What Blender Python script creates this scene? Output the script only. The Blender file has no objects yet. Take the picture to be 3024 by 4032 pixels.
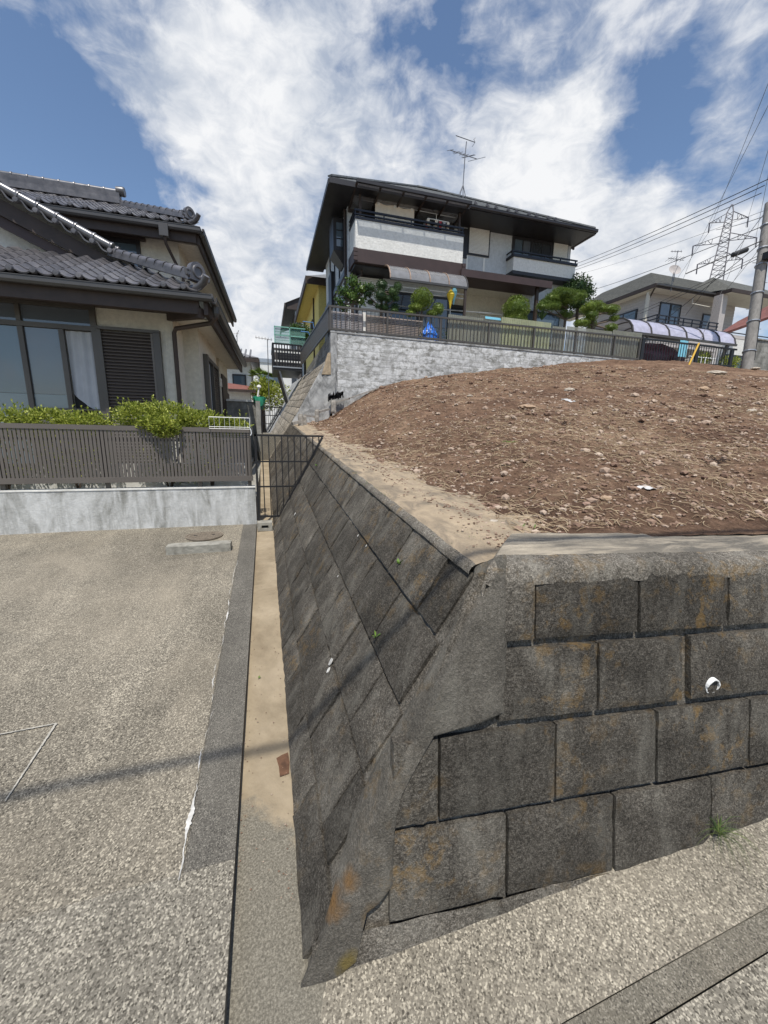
import bpy, bmesh, math, random
from mathutils import Vector, Matrix, noise as mnoise
random.seed(7)
scene = bpy.context.scene
COL = scene.collection

# ---------------------------------------------------------------- camera, sky, sun, exposure
EYE = Vector((0, 0, 1.5))
YAW, PITCH, ROLL, FPX = math.radians(17.0), math.radians(11.5), math.radians(1.2), 1514.0
_h = Vector((math.sin(YAW), math.cos(YAW), 0)); _r0 = Vector((math.cos(YAW), -math.sin(YAW), 0)); _z = Vector((0, 0, 1))
FWD = _h * math.cos(PITCH) - _z * math.sin(PITCH); _u0 = _h * math.sin(PITCH) + _z * math.cos(PITCH)
RGT = _r0 * math.cos(ROLL) + _u0 * math.sin(ROLL); UPV = _u0 * math.cos(ROLL) - _r0 * math.sin(ROLL)
cam = bpy.data.cameras.new('camera'); camo = bpy.data.objects.new('camera', cam); COL.objects.link(camo)
cam.sensor_fit = 'HORIZONTAL'; cam.sensor_width = 36.0; cam.lens = 36.0 * FPX / 3024.0
cam.clip_start = 0.05; cam.clip_end = 3000
M = Matrix((RGT, UPV, -FWD)).transposed().to_4x4(); M.translation = EYE
camo.matrix_world = M; scene.camera = camo

SUN = Vector((-0.14, -0.42, 1.0)).normalized()
world = bpy.data.worlds.new('World'); scene.world = world; world.use_nodes = True

def ray(x, y): return FWD + RGT * ((x - 1512) / FPX) + UPV * ((2016 - y) / FPX)
def at(x, y, Y):                       # survey helper: sight line through a photo point met with the plane Y
    d = ray(x, y); return EYE + d * ((Y - EYE.y) / d.y)
def atx(x, y, X):
    d = ray(x, y); return EYE + d * ((X - EYE.x) / d.x)
def atw(x, y, w): return EYE + ray(x, y) * w
def atplane(x, y, n, p):
    d = ray(x, y); return EYE + d * (n.dot(p - EYE) / n.dot(d))

def build_sky():
    nt = world.node_tree; N = nt.nodes; Lk = nt.links
    for n in list(N): N.remove(n)
    out = N.new('ShaderNodeOutputWorld'); bg = N.new('ShaderNodeBackground')
    sky = N.new('ShaderNodeTexSky'); sky.sky_type = 'NISHITA'; sky.sun_disc = False
    sky.sun_elevation = math.asin(SUN.z); sky.sun_rotation = math.atan2(SUN.x, SUN.y)
    sky.altitude = 50; sky.air_density = 1.0; sky.dust_density = 0.6; sky.ozone_density = 2.0
    tc = N.new('ShaderNodeTexCoord')
    def math_(op, a, b=None, c=None, clamp=False):
        m = N.new('ShaderNodeMath'); m.operation = op; m.use_clamp = clamp
        for i, v in enumerate((a, b, c)):
            if v is None: continue
            if isinstance(v, (int, float)): m.inputs[i].default_value = v
            else: Lk.new(v, m.inputs[i])
        return m.outputs[0]
    sep = N.new('ShaderNodeSeparateXYZ'); Lk.new(tc.outputs['Generated'], sep.inputs[0])
    zz = math_('ADD', math_('MAXIMUM', sep.outputs[2], 0.0), 0.22)
    cmb = N.new('ShaderNodeCombineXYZ')
    Lk.new(math_('DIVIDE', sep.outputs[0], zz), cmb.inputs[0]); Lk.new(math_('DIVIDE', sep.outputs[1], zz), cmb.inputs[1])
    def noise(scale, detail, rough, dist, sc=(1, 1, 1), rot=0.0, off=(0, 0, 0), sph=False):
        mp = N.new('ShaderNodeMapping'); mp.inputs['Scale'].default_value = sc; mp.inputs['Rotation'].default_value = (0, 0, rot); mp.inputs['Location'].default_value = off
        Lk.new(tc.outputs['Generated'] if sph else cmb.outputs[0], mp.inputs[0])
        n = N.new('ShaderNodeTexNoise'); n.inputs['Scale'].default_value = scale; n.inputs['Detail'].default_value = detail
        n.inputs['Roughness'].default_value = rough; n.inputs['Distortion'].default_value = dist
        Lk.new(mp.outputs[0], n.inputs['Vector']); return n.outputs[0]
    big = noise(1.0, 3, 0.5, 0.2, (1, 0.8, 1), 0.35, (3.1, 1.7, 0))
    fine = noise(5.2, 14, 0.58, 0.35, (1.0, 1.0, 1.5), 0.3, (0.4, 5.0, 0), True)
    wisp = noise(17.0, 10, 0.62, 0.6, (1.0, 1.0, 1.7), 0.6, (2.0, 1.0, 0), True)
    dens = math_('ADD', math_('MULTIPLY_ADD', big, 0.20, -0.10), math_('ADD', math_('MULTIPLY_ADD', fine, 1.45, -0.725), math_('MULTIPLY_ADD', wisp, 0.55, 0.125)))
    # cloud masses seen in the photograph: (direction through photo point, angular radius deg, weight)
    blobs = [((60, 20), 6, .16), ((230, 150), 7, .20), ((420, 270), 8, .22), ((600, 420), 9, .24), ((800, 520), 9, .24), ((930, 700), 9, .20), ((800, 120), 9, .14), ((1000, 300), 8, .16), ((1200, 130), 7, .18), ((1180, 420), 9, .20),
             ((1450, 560), 9, .24), ((1250, 800), 10, .22), ((1010, 1010), 10, .24), ((1650, 680), 9, .22), ((1880, 620), 7, .12), ((2180, 520), 7, .22), ((2400, 640), 7, .24), ((2120, 760), 8, .24), ((2400, 850), 8, .24), ((1950, 800), 7, .20),
             ((2120, 270), 7, .20), ((2330, 300), 5, .12), ((2450, 60), 7, .16), ((2960, 90), 6, .34), ((2930, 430), 5, .30), ((2790, 520), 4, .16), ((2780, 950), 8, .34), ((2500, 1020), 8, .30), ((1870, 100), 4, .20), ((1780, 330), 4, .14),
             ((1000, 1300), 12, .40), ((2600, 1250), 12, .36), ((2900, 1150), 8, .30), ((1000, 1520), 10, .3), ((820, 900), 6, .18),
             ((180, 620), 10, -.40), ((430, 760), 8, -.36), ((600, 930), 6, -.30), ((40, 330), 7, -.30), ((560, 20), 5, -.22), ((1620, 210), 6, -.34), ((1640, 20), 6, -.26), ((1950, 360), 5, -.24), ((2560, 430), 6, -.30), ((2680, 660), 6, -.44), ((2820, 760), 5, -.36), ((2620, 230), 5, -.24), ((2760, 300), 4, -.24), ((2040, 60), 4, -.18), ((700, 780), 4, -.14), ((1030, 560), 3, -.10)]
    wn_ = N.new('ShaderNodeTexNoise'); wn_.inputs['Scale'].default_value = 5.0; wn_.inputs['Detail'].default_value = 5; Lk.new(tc.outputs['Generated'], wn_.inputs['Vector'])
    wv = N.new('ShaderNodeVectorMath'); wv.operation = 'MULTIPLY_ADD'; wv.inputs[1].default_value = (0.42, 0.42, 0.42); Lk.new(wn_.outputs['Color'], wv.inputs[0])
    wb = N.new('ShaderNodeVectorMath'); wb.operation = 'ADD'; wb.inputs[1].default_value = (-0.21, -0.21, -0.21); Lk.new(tc.outputs['Generated'], wb.inputs[0]); Lk.new(wb.outputs[0], wv.inputs[2])
    wnm = N.new('ShaderNodeVectorMath'); wnm.operation = 'NORMALIZE'; Lk.new(wv.outputs[0], wnm.inputs[0])
    for (px, py), rad, wgt in blobs:
        d = ray(px, py).normalized()
        vm = N.new('ShaderNodeVectorMath'); vm.operation = 'DOT_PRODUCT'; vm.inputs[1].default_value = d
        Lk.new(wnm.outputs[0], vm.inputs[0])
        k = 1.0 - math.cos(math.radians(rad))
        g = math_('EXPONENT', math_('DIVIDE', math_('SUBTRACT', vm.outputs['Value'], 1.0), k))
        dens = math_('MULTIPLY_ADD', g, wgt * 0.78, dens)
    rmp = N.new('ShaderNodeValToRGB'); Lk.new(dens, rmp.inputs[0])
    e = rmp.color_ramp.elements; e[0].position = 0.40; e[0].color = (0.0, 0.0, 0.0, 1); e[1].position = 1.02; e[1].color = (1,) * 3 + (1,)
    m1 = e.new(0.56); m1.color = (0.28,) * 3 + (1,)
    m2 = e.new(0.75); m2.color = (0.72,) * 3 + (1,)
    # thick clouds are a little greyer underneath
    shade = N.new('ShaderNodeValToRGB'); Lk.new(math_('MULTIPLY_ADD', math_('SUBTRACT', wisp, 0.5), 0.9, math_('MULTIPLY_ADD', math_('SUBTRACT', fine, 0.5), 1.6, 0.5)), shade.inputs[0])
    s = shade.color_ramp.elements; s[0].position = 0.25; s[0].color = (5.6, 6.2, 7.2, 1); s[1].position = 0.74; s[1].color = (9.8, 9.9, 10.1, 1)
    hsv = N.new('ShaderNodeHueSaturation'); hsv.inputs['Saturation'].default_value = 1.02; hsv.inputs['Value'].default_value = 1.50; Lk.new(sky.outputs[0], hsv.inputs['Color'])
    mx = N.new('ShaderNodeMix'); mx.data_type = 'RGBA'
    Lk.new(rmp.outputs[0], mx.inputs['Factor']); Lk.new(hsv.outputs[0], mx.inputs['A']); Lk.new(shade.outputs[0], mx.inputs['B'])
    Lk.new(mx.outputs['Result'], bg.inputs['Color']); bg.inputs['Strength'].default_value = 0.085
    Lk.new(bg.outputs[0], out.inputs[0])
build_sky()
sl = bpy.data.lights.new('sun', 'SUN'); sl.energy = 4.3; sl.angle = math.radians(0.53); sl.color = (1.0, 0.955, 0.88)
so = bpy.data.objects.new('sun', sl); COL.objects.link(so); so.rotation_euler = SUN.to_track_quat('Z', 'Y').to_euler(); so.location = (0, 0, 60)
vs = scene.view_settings; vs.view_transform = 'Standard'; vs.look = 'None'; vs.gamma = 1.0; vs.use_curve_mapping = False; vs.exposure = 0.15
scene.cycles.max_bounces = 8; scene.cycles.transparent_max_bounces = 12

# ---------------------------------------------------------------- materials
MATS = {}
def _new(name):
    m = bpy.data.materials.new(name); m.use_nodes = True; MATS[name] = m
    return m, m.node_tree.nodes, m.node_tree.links, m.node_tree.nodes['Principled BSDF']
def _coords(N, L, space='obj'):
    if space == 'world':
        g = N.new('ShaderNodeNewGeometry'); return g.outputs['Position']
    t = N.new('ShaderNodeTexCoord'); return t.outputs['Object']
def _noise(N, L, vec, scale, detail=6, rough=0.6, dist=0.0, sc=None):
    if sc:
        mp = N.new('ShaderNodeMapping'); mp.inputs['Scale'].default_value = sc; L.new(vec, mp.inputs[0]); vec = mp.outputs[0]
    n = N.new('ShaderNodeTexNoise'); n.inputs['Scale'].default_value = scale; n.inputs['Detail'].default_value = detail
    n.inputs['Roughness'].default_value = rough; n.inputs['Distortion'].default_value = dist; L.new(vec, n.inputs['Vector'])
    return n.outputs[0]
def _ramp(N, L, fac, stops):
    r = N.new('ShaderNodeValToRGB'); L.new(fac, r.inputs[0]); e = r.color_ramp.elements
    e[0].position, e[0].color = stops[0][0], (*stops[0][1], 1); e[1].position, e[1].color = stops[-1][0], (*stops[-1][1], 1)
    for p, c in stops[1:-1]:
        q = e.new(p); q.color = (*c, 1)
    return r.outputs[0]
def _mix(N, L, fac, a, b, mode='MIX'):
    m = N.new('ShaderNodeMix'); m.data_type = 'RGBA'; m.blend_type = mode
    for key, v in (('Factor', fac), ('A', a), ('B', b)):
        if isinstance(v, (int, float)): m.inputs[key].default_value = v
        elif isinstance(v, tuple): m.inputs[key].default_value = (*v, 1)
        else: L.new(v, m.inputs[key])
    return m.outputs['Result']
def _math(N, L, op, a, b=None, clamp=False):
    m = N.new('ShaderNodeMath'); m.operation = op; m.use_clamp = clamp
    for i, v in enumerate((a, b)):
        if v is None: continue
        if isinstance(v, (int, float)): m.inputs[i].default_value = v
        else: L.new(v, m.inputs[i])
    return m.outputs[0]
def _bump(N, L, P, h, strength, dist=0.01, prev=None):
    b = N.new('ShaderNodeBump'); b.inputs['Strength'].default_value = strength; b.inputs['Distance'].default_value = dist
    L.new(h, b.inputs['Height'])
    if prev is not None: L.new(prev, b.inputs['Normal'])
    L.new(b.outputs[0], P.inputs['Normal']); return b.outputs[0]
def g3(v): return (v, v, v)
def simple(name, col, rough=0.6, metal=0.0, var=0.18, scale=3.0, bump=0.0, bscale=60, space='obj', spec=0.5):
    m, N, L, P = _new(name); v = _coords(N, L, space)
    n = _noise(N, L, v, scale, 5)
    lo = tuple(c * (1 - var) for c in col); hi = tuple(min(1, c * (1 + var)) for c in col)
    L.new(_ramp(N, L, n, [(0.3, lo), (0.7, hi)]), P.inputs['Base Color'])
    P.inputs['Roughness'].default_value = rough; P.inputs['Metallic'].default_value = metal; P.inputs['Specular IOR Level'].default_value = spec
    if bump: _bump(N, L, P, _noise(N, L, v, bscale, 4), bump, 0.004)
    return m
def per_object(N, L, col, amt=0.25):
    oi = N.new('ShaderNodeObjectInfo')
    f = _math(N, L, 'MULTIPLY_ADD', oi.outputs['Random'], amt * 2); f.node.inputs[2].default_value = 1 - amt
    mm = N.new('ShaderNodeMix'); mm.data_type = 'RGBA'; mm.blend_type = 'MULTIPLY'; mm.inputs['Factor'].default_value = 1
    L.new(col, mm.inputs['A']); L.new(f, mm.inputs['B']); return mm.outputs['Result']

def mat_aggregate(name, base, light, dark, stain=None, gsize=95.0, wear=0.5, streak=None, relief=0.9):
    """washed exposed-aggregate concrete: pale and dark grit in a cement matrix"""
    m, N, L, P = _new(name); v = _coords(N, L, 'world')
    vo = N.new('ShaderNodeTexVoronoi'); vo.inputs['Scale'].default_value = gsize * 2.1; L.new(v, vo.inputs['Vector'])
    v2 = N.new('ShaderNodeTexVoronoi'); v2.inputs['Scale'].default_value = gsize * 0.95; L.new(v, v2.inputs['Vector'])
    grit = _ramp(N, L, vo.outputs['Color'], [(0.12, dark), (0.42, base), (0.62, base), (0.92, light)])
    s1 = N.new('ShaderNodeSeparateColor'); L.new(v2.outputs['Color'], s1.inputs[0]); core = _ramp(N, L, v2.outputs['Distance'], [(0.28, g3(1)), (0.42, g3(0))])
    grit = _mix(N, L, _math(N, L, 'MULTIPLY', core, _ramp(N, L, s1.outputs[0], [(0.84, g3(0)), (0.88, g3(0.85))])), grit, tuple(q * 0.7 for q in dark))
    grit = _mix(N, L, _math(N, L, 'MULTIPLY', core, _ramp(N, L, s1.outputs[1], [(0.80, g3(0)), (0.84, g3(0.8))])), grit, light)
    n2 = _noise(N, L, v, gsize * 1.3, 4, 0.75)
    big = _noise(N, L, v, 1.1, 6, 0.62, 0.3); streak_ = _noise(N, L, v, 2.2, 6, 0.65, 0.2, (2.4, 0.5, 1))
    tone = _ramp(N, L, _math(N, L, 'ADD', _math(N, L, 'MULTIPLY', big, 0.6), _math(N, L, 'MULTIPLY', streak_, 0.4)), [(0.34, g3(0.62)), (0.50, g3(1.0)), (0.64, g3(1.42))])
    c = _mix(N, L, wear, grit, tone, 'MULTIPLY')
    mid = _noise(N, L, v, 30.0, 5, 0.65)
    c = _mix(N, L, 0.4, c, _ramp(N, L, mid, [(0.32, g3(0.80)), (0.62, g3(1.1))]), 'MULTIPLY')
    if stain:
        sn = _noise(N, L, v, 0.9, 7, 0.65, 0.6)
        c = _mix(N, L, _ramp(N, L, sn, [(0.46, g3(0)), (0.70, g3(0.45))]), c, stain)
    L.new(c, P.inputs['Base Color']); P.inputs['Roughness'].default_value = 0.88; P.inputs['Specular IOR Level'].default_value = 0.25
    b1 = _bump(N, L, P, n2, relief * 0.8, 0.006)
    _bump(N, L, P, mid, 0.25, 0.02, b1)
    return m
def mat_block(name, bright=1.0, lichen=1.0, pale=0.0, soft=0.0, spots=()):
    """old split-face retaining block: near-black weathered skin, pale grit showing, lichen and rust blooms"""
    m, N, L, P = _new(name); v = _coords(N, L, 'world')
    n1 = _noise(N, L, v, 210, 3, 0.7); n2 = _noise(N, L, v, 85, 4, 0.75)
    grit = _ramp(N, L, _math(N, L, 'ADD', _math(N, L, 'MULTIPLY', n1, 0.6), _math(N, L, 'MULTIPLY', n2, 0.5)),
                 [(0.40, (0.032 * bright, 0.028 * bright, 0.023 * bright)), (0.55, (0.106 * bright, 0.094 * bright, 0.077 * bright)), (0.74, (0.31 * bright, 0.28 * bright, 0.235 * bright))])
    if soft: grit = _mix(N, L, soft, grit, (0.135 * bright, 0.124 * bright, 0.104 * bright))
    mid = _noise(N, L, v, 4.0, 6, 0.65, 0.4)
    c = _mix(N, L, 0.8, grit, _ramp(N, L, mid, [(0.3, g3(0.45)), (0.5, g3(0.92)), (0.72, g3(1.6))]), 'MULTIPLY')
    st = _noise(N, L, v, 7.0, 5, 0.6, 0.3, (1.3, 1.3, 0.35))
    c = _mix(N, L, _ramp(N, L, st, [(0.50, g3(0)), (0.70, g3(0.30 + pale))]), c, (0.30, 0.28, 0.235))
    li = _noise(N, L, v, 16, 6, 0.7, 0.2); lm = _noise(N, L, v, 2.3, 3, 0.5)
    lf = _ramp(N, L, _math(N, L, 'MULTIPLY', _ramp(N, L, li, [(0.52, g3(0)), (0.62, g3(1))]), _ramp(N, L, lm, [(0.46, g3(0)), (0.62, g3(0.75 * lichen))])), [(0, g3(0)), (1, g3(1))])
    c = _mix(N, L, lf, c, (0.26, 0.155, 0.045))
    for q, rad, col in spots:      # rust and lichen blooms with a place of their own
        vm = N.new('ShaderNodeVectorMath'); vm.operation = 'DISTANCE'; L.new(v, vm.inputs[0]); vm.inputs[1].default_value = q
        f = _math(N, L, 'ADD', _math(N, L, 'DIVIDE', vm.outputs['Value'], rad), _math(N, L, 'MULTIPLY', li, 1.3))
        c = _mix(N, L, _ramp(N, L, _math(N, L, 'MULTIPLY', f, 0.5), [(0.45, g3(0.85)), (0.78, g3(0))]), c, col)
    c = per_object(N, L, c, 0.24)
    L.new(c, P.inputs['Base Color']); P.inputs['Roughness'].default_value = 0.92; P.inputs['Specular IOR Level'].default_value = 0.2
    b1 = _bump(N, L, P, n2, 0.9, 0.010); _bump(N, L, P, n1, 0.6, 0.004, b1)
    return m
def mat_plaster(name, col, stains=(0.12, 0.12, 0.11), amt=0.8, vscale=(1, 1, 0.22), sscale=6.0, bump=0.3, bscale=40, thr=(0.42, 0.62), rough=0.9, perobj=0.0, space='world'):
    m, N, L, P = _new(name); v = _coords(N, L, space)
    s1 = _noise(N, L, v, sscale, 8, 0.68, 0.5, vscale); s2 = _noise(N, L, v, sscale * 0.35, 4, 0.6)
    f = _math(N, L, 'MULTIPLY', _ramp(N, L, s1, [(thr[0], g3(0)), (thr[1], g3(amt))]), _ramp(N, L, s2, [(0.3, g3(0.35)), (0.6, g3(1))]))
    n = _noise(N, L, v, 14, 5, 0.6)
    base = _ramp(N, L, n, [(0.3, tuple(c * 0.86 for c in col)), (0.7, tuple(min(1, c * 1.08) for c in col))])
    c = _mix(N, L, f, base, stains)
    if perobj: c = per_object(N, L, c, perobj)
    L.new(c, P.inputs['Base Color']); P.inputs['Roughness'].default_value = rough; P.inputs['Specular IOR Level'].default_value = 0.25
    _bump(N, L, P, _noise(N, L, v, bscale, 5, 0.6), bump, 0.012)
    return m
def mat_glass(name, tint, rough=0.03):
    m, N, L, P = _new(name); v = _coords(N, L, 'world')
    n = _noise(N, L, v, 1.2, 2)
    L.new(_ramp(N, L, n, [(0.3, tuple(c * 0.8 for c in tint)), (0.7, tint)]), P.inputs['Base Color'])
    P.inputs['Roughness'].default_value = rough; P.inputs['Specular IOR Level'].default_value = 0.9; P.inputs['Coat Weight'].default_value = 0.4; P.inputs['Coat Roughness'].default_value = 0.02
    return m
def mat_clear(name, tint, alpha, rough=0.08):
    m, N, L, P = _new(name)
    P.inputs['Base Color'].default_value = (*tint, 1); P.inputs['Roughness'].default_value = rough; P.inputs['Specular IOR Level'].default_value = 0.7
    tr = N.new('ShaderNodeBsdfTransparent'); tr.inputs[0].default_value = (0.9, 0.93, 0.95, 1); mx = N.new('ShaderNodeMixShader'); o = N['Material Output']
    v = _coords(N, L, 'world'); n = _noise(N, L, v, 5, 4)
    L.new(_ramp(N, L, n, [(0.3, g3(alpha * 0.85)), (0.7, g3(min(1, alpha * 1.15)))]), mx.inputs[0])
    L.new(tr.outputs[0], mx.inputs[1]); L.new(P.outputs[0], mx.inputs[2]); L.new(mx.outputs[0], o.inputs[0])
    return m
def mat_leaf(name, c1, c2, c3, trans=0.25, scale=3.0, rough=0.45):
    m, N, L, P = _new(name); v = _coords(N, L, 'world')
    wn = N.new('ShaderNodeTexWhiteNoise'); wn.noise_dimensions = '3D'
    g = N.new('ShaderNodeNewGeometry')
    n = _noise(N, L, v, scale, 4)
    f = _math(N, L, 'ADD', _math(N, L, 'MULTIPLY', g.outputs['Random Per Island'], 0.55), _math(N, L, 'MULTIPLY', n, 0.5))
    c = _ramp(N, L, f, [(0.2, c1), (0.5, c2), (0.85, c3)])
    L.new(c, P.inputs['Base Color']); P.inputs['Roughness'].default_value = rough; P.inputs['Specular IOR Level'].default_value = 0.35
    t = N.new('ShaderNodeBsdfTranslucent'); L.new(c, t.inputs[0]); mx = N.new('ShaderNodeMixShader'); mx.inputs[0].default_value = trans
    L.new(P.outputs[0], mx.inputs[1]); L.new(t.outputs[0], mx.inputs[2]); L.new(mx.outputs[0], N['Material Output'].inputs[0])
    N.remove(wn)
    return m

mat_aggregate('driveway', (0.185, 0.164, 0.128), (0.44, 0.393, 0.305), (0.072, 0.063, 0.049), (0.33, 0.285, 0.215), 100, 0.85, relief=0.7)
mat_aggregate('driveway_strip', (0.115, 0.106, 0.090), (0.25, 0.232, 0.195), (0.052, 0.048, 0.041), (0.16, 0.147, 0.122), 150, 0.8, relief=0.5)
mat_aggregate('apron', (0.205, 0.186, 0.150), (0.48, 0.437, 0.35), (0.080, 0.071, 0.056), None, 105, 0.8)
mat_aggregate('sidewalk', (0.235, 0.210, 0.165), (0.54, 0.485, 0.38), (0.090, 0.079, 0.062), (0.30, 0.26, 0.195), 105, 0.6)
mat_aggregate('drain_grey', (0.165, 0.150, 0.118), (0.32, 0.29, 0.235), (0.075, 0.067, 0.055), (0.24, 0.205, 0.15), 140, 0.7)
mat_aggregate('drain_beige', (0.31, 0.250, 0.170), (0.39, 0.318, 0.222), (0.24, 0.188, 0.125), (0.205, 0.168, 0.118), 160, 0.9, relief=0.2)
def mat_silt():
    m, N, L, P = _new('drain_floor'); v = _coords(N, L, 'world'); sp = N.new('ShaderNodeSeparateXYZ'); L.new(v, sp.inputs[0])
    n1 = _noise(N, L, v, 160, 4, 0.75); n2 = _noise(N, L, v, 2.2, 6, 0.65, 0.5); n3 = _noise(N, L, v, 12, 6, 0.7, 0.3)
    grey = _ramp(N, L, n1, [(0.3, (0.080, 0.072, 0.058)), (0.5, (0.165, 0.150, 0.118)), (0.72, (0.33, 0.30, 0.24))])
    silt = _ramp(N, L, n2, [(0.3, (0.22, 0.172, 0.112)), (0.5, (0.31, 0.250, 0.168)), (0.7, (0.39, 0.318, 0.222))])
    silt = _mix(N, L, 0.5, silt, _ramp(N, L, n3, [(0.3, g3(0.72)), (0.65, g3(1.12))]), 'MULTIPLY')
    f = _math(N, L, 'ADD', _math(N, L, 'MULTIPLY', sp.outputs[1], 2.2), _math(N, L, 'MULTIPLY', n3, 0.7)); f = _math(N, L, 'ADD', f, _math(N, L, 'MULTIPLY', sp.outputs[0], 1.8))
    c = _mix(N, L, _ramp(N, L, _math(N, L, 'SUBTRACT', f, 2.75), [(0.25, g3(0)), (0.48, g3(0.95))]), grey, silt)
    L.new(c, P.inputs['Base Color']); P.inputs['Roughness'].default_value = 0.92; P.inputs['Specular IOR Level'].default_value = 0.2
    b1 = _bump(N, L, P, n1, 0.35, 0.005); _bump(N, L, P, n3, 0.3, 0.02, b1)
mat_silt()
mat_block('wall_block', 0.68, 0.6)
mat_block('wall_block_side', 0.68, 0.4)
mat_block('wall_mortar', 1.25, 0.5, 0.12)
mat_block('corner_mortar', 1.2, 0.45, 0.25, 0.45, [((0.142, 0.865, 0.17), 0.055, (0.24, 0.130, 0.045)), ((0.175, 0.855, 0.24), 0.045, (0.22, 0.125, 0.05)), ((0.25, 0.815, 0.14), 0.05, (0.17, 0.115, 0.055)), ((0.17, 0.79, 0.03), 0.05, (0.20, 0.15, 0.045))])
mat_block('joint_mortar', 0.95, 0.4, 0.12)
mat_block('upper_block', 2.3, 0.25, 0.3)
mat_plaster('rough_mortar', (0.42, 0.42, 0.41), (0.10, 0.10, 0.098), 0.85, (1, 1, 0.8), 5.0, 0.9, 9, (0.40, 0.60))
mat_plaster('coping', (0.40, 0.315, 0.215), (0.155, 0.130, 0.100), 0.85, (1.6, 0.8, 1), 6.5, 0.8, 90, (0.42, 0.60))
mat_plaster('coping_front', (0.40, 0.345, 0.265), (0.095, 0.088, 0.076), 0.9, (0.45, 2.6, 1), 6.0, 0.8, 90, (0.38, 0.56))
mat_plaster('low_wall', (0.58, 0.58, 0.56), (0.15, 0.145, 0.12), 0.8, (1, 1, 0.22), 8.0, 0.4, 45, (0.42, 0.66))
mat_plaster('wall_cap', (0.72, 0.71, 0.67), (0.4, 0.38, 0.33), 0.5, (1, 1, 1), 5, 0.2, 40)
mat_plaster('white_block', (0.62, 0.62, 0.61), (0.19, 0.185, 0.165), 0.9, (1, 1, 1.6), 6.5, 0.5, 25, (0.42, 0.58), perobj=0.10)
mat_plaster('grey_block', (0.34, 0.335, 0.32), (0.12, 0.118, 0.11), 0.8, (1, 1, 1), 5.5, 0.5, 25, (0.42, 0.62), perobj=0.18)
mat_plaster('dirty_block', (0.30, 0.295, 0.27), (0.09, 0.088, 0.075), 0.8, (1, 1, 0.5), 4.5, 0.5, 25, (0.42, 0.62), perobj=0.2)
mat_plaster('cast_concrete', (0.33, 0.315, 0.27), (0.12, 0.11, 0.09), 0.7, (1, 1, 1), 8, 0.5, 90, (0.45, 0.65))
mat_plaster('pole_concrete', (0.27, 0.255, 0.235), (0.12, 0.115, 0.105), 0.7, (1, 1, 0.12), 9, 0.2, 60, (0.42, 0.62))
mat_plaster('stucco_cream', (0.66, 0.62, 0.53), (0.42, 0.38, 0.30), 0.35, (1, 1, 0.4), 3, 0.8, 95, (0.5, 0.7))
mat_plaster('stucco_white', (0.72, 0.71, 0.67), (0.5, 0.49, 0.46), 0.3, (1, 1, 0.3), 3, 1.0, 22, (0.5, 0.7))
mat_plaster('stucco_grey', (0.56, 0.58, 0.59), (0.42, 0.43, 0.43), 0.3, (1, 1, 0.3), 3, 0.5, 40, (0.5, 0.7))
mat_plaster('stucco_yellow', (0.66, 0.55, 0.20), (0.5, 0.42, 0.17), 0.3, (1, 1, 0.3), 3, 0.6, 40, (0.5, 0.7))
mat_plaster('siding', (0.44, 0.405, 0.385), (0.40, 0.37, 0.35), 0.3, (1, 1, 0.3), 3, 0.1, 40, (0.5, 0.7))
mat_plaster('soffit', (0.62, 0.58, 0.50), (0.45, 0.41, 0.34), 0.3, (1, 1, 1), 2, 0.1, 30)
simple('brown_alu', (0.085, 0.075, 0.065), 0.42, 0.2, 0.12, 2.0)
simple('slat_alu', (0.125, 0.108, 0.094), 0.50, 0.05, 0.12, 1.5)
simple('dark_metal', (0.018, 0.017, 0.018), 0.42, 0.2, 0.2, 4.0)
simple('gutter', (0.060, 0.057, 0.055), 0.40, 0.0, 0.15, 3.0)
simple('dark_wood', (0.040, 0.026, 0.020), 0.6, 0.0, 0.25, 5.0, 0.3, 30)
simple('brown_trim', (0.044, 0.025, 0.022), 0.55, 0.0, 0.2, 3.0)
simple('black_frame', (0.020, 0.018, 0.020), 0.45, 0.0, 0.2, 3.0)
simple('navy_rail', (0.014, 0.014, 0.020), 0.4, 0.1, 0.2, 3.0)
simple('shutter_brown', (0.065, 0.050, 0.042), 0.5, 0.0, 0.15, 2.0)
simple('shutter_cream', (0.80, 0.78, 0.72), 0.5, 0.0, 0.06, 1.0)
simple('white_wire', (0.75, 0.75, 0.73), 0.4, 0.1, 0.05, 3.0)
simple('pvc', (0.80, 0.80, 0.78), 0.4, 0.0, 0.06, 9.0)
simple('curtain', (0.40, 0.41, 0.43), 0.9, 0.0, 0.10, 4.0)
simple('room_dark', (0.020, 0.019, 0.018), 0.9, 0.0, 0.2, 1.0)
simple('slate', (0.150, 0.155, 0.158), 0.65, 0.0, 0.30, 9.0, 0.4, 30)
simple('slate_mossy', (0.085, 0.084, 0.072), 0.8, 0.0, 0.35, 6.0, 0.5, 30)
simple('red_roof', (0.20, 0.075, 0.055), 0.6, 0.0, 0.25, 6.0)
simple('old_wood', (0.30, 0.275, 0.24), 0.85, 0.0, 0.35, 14.0, 0.8, 40)
simple('bark', (0.10, 0.075, 0.055), 0.9, 0.0, 0.35, 14.0, 0.8, 40)
simple('linen', (0.80, 0.71, 0.60), 0.9, 0.0, 0.10, 6.0)
simple('bright_yellow', (0.72, 0.50, 0.03), 0.6, 0.0, 0.08, 6.0)
simple('blue_tarp', (0.03, 0.16, 0.62), 0.35, 0.0, 0.15, 12.0)
simple('sky_cloth', (0.22, 0.55, 0.68), 0.8, 0.0, 0.1, 6.0)
simple('red_cloth', (0.42, 0.05, 0.07), 0.8, 0.0, 0.1, 6.0)
simple('galv', (0.40, 0.41, 0.42), 0.40, 0.7, 0.12, 6.0)
simple('antenna_grey', (0.16, 0.16, 0.17), 0.45, 0.4, 0.15, 3.0)
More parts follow.
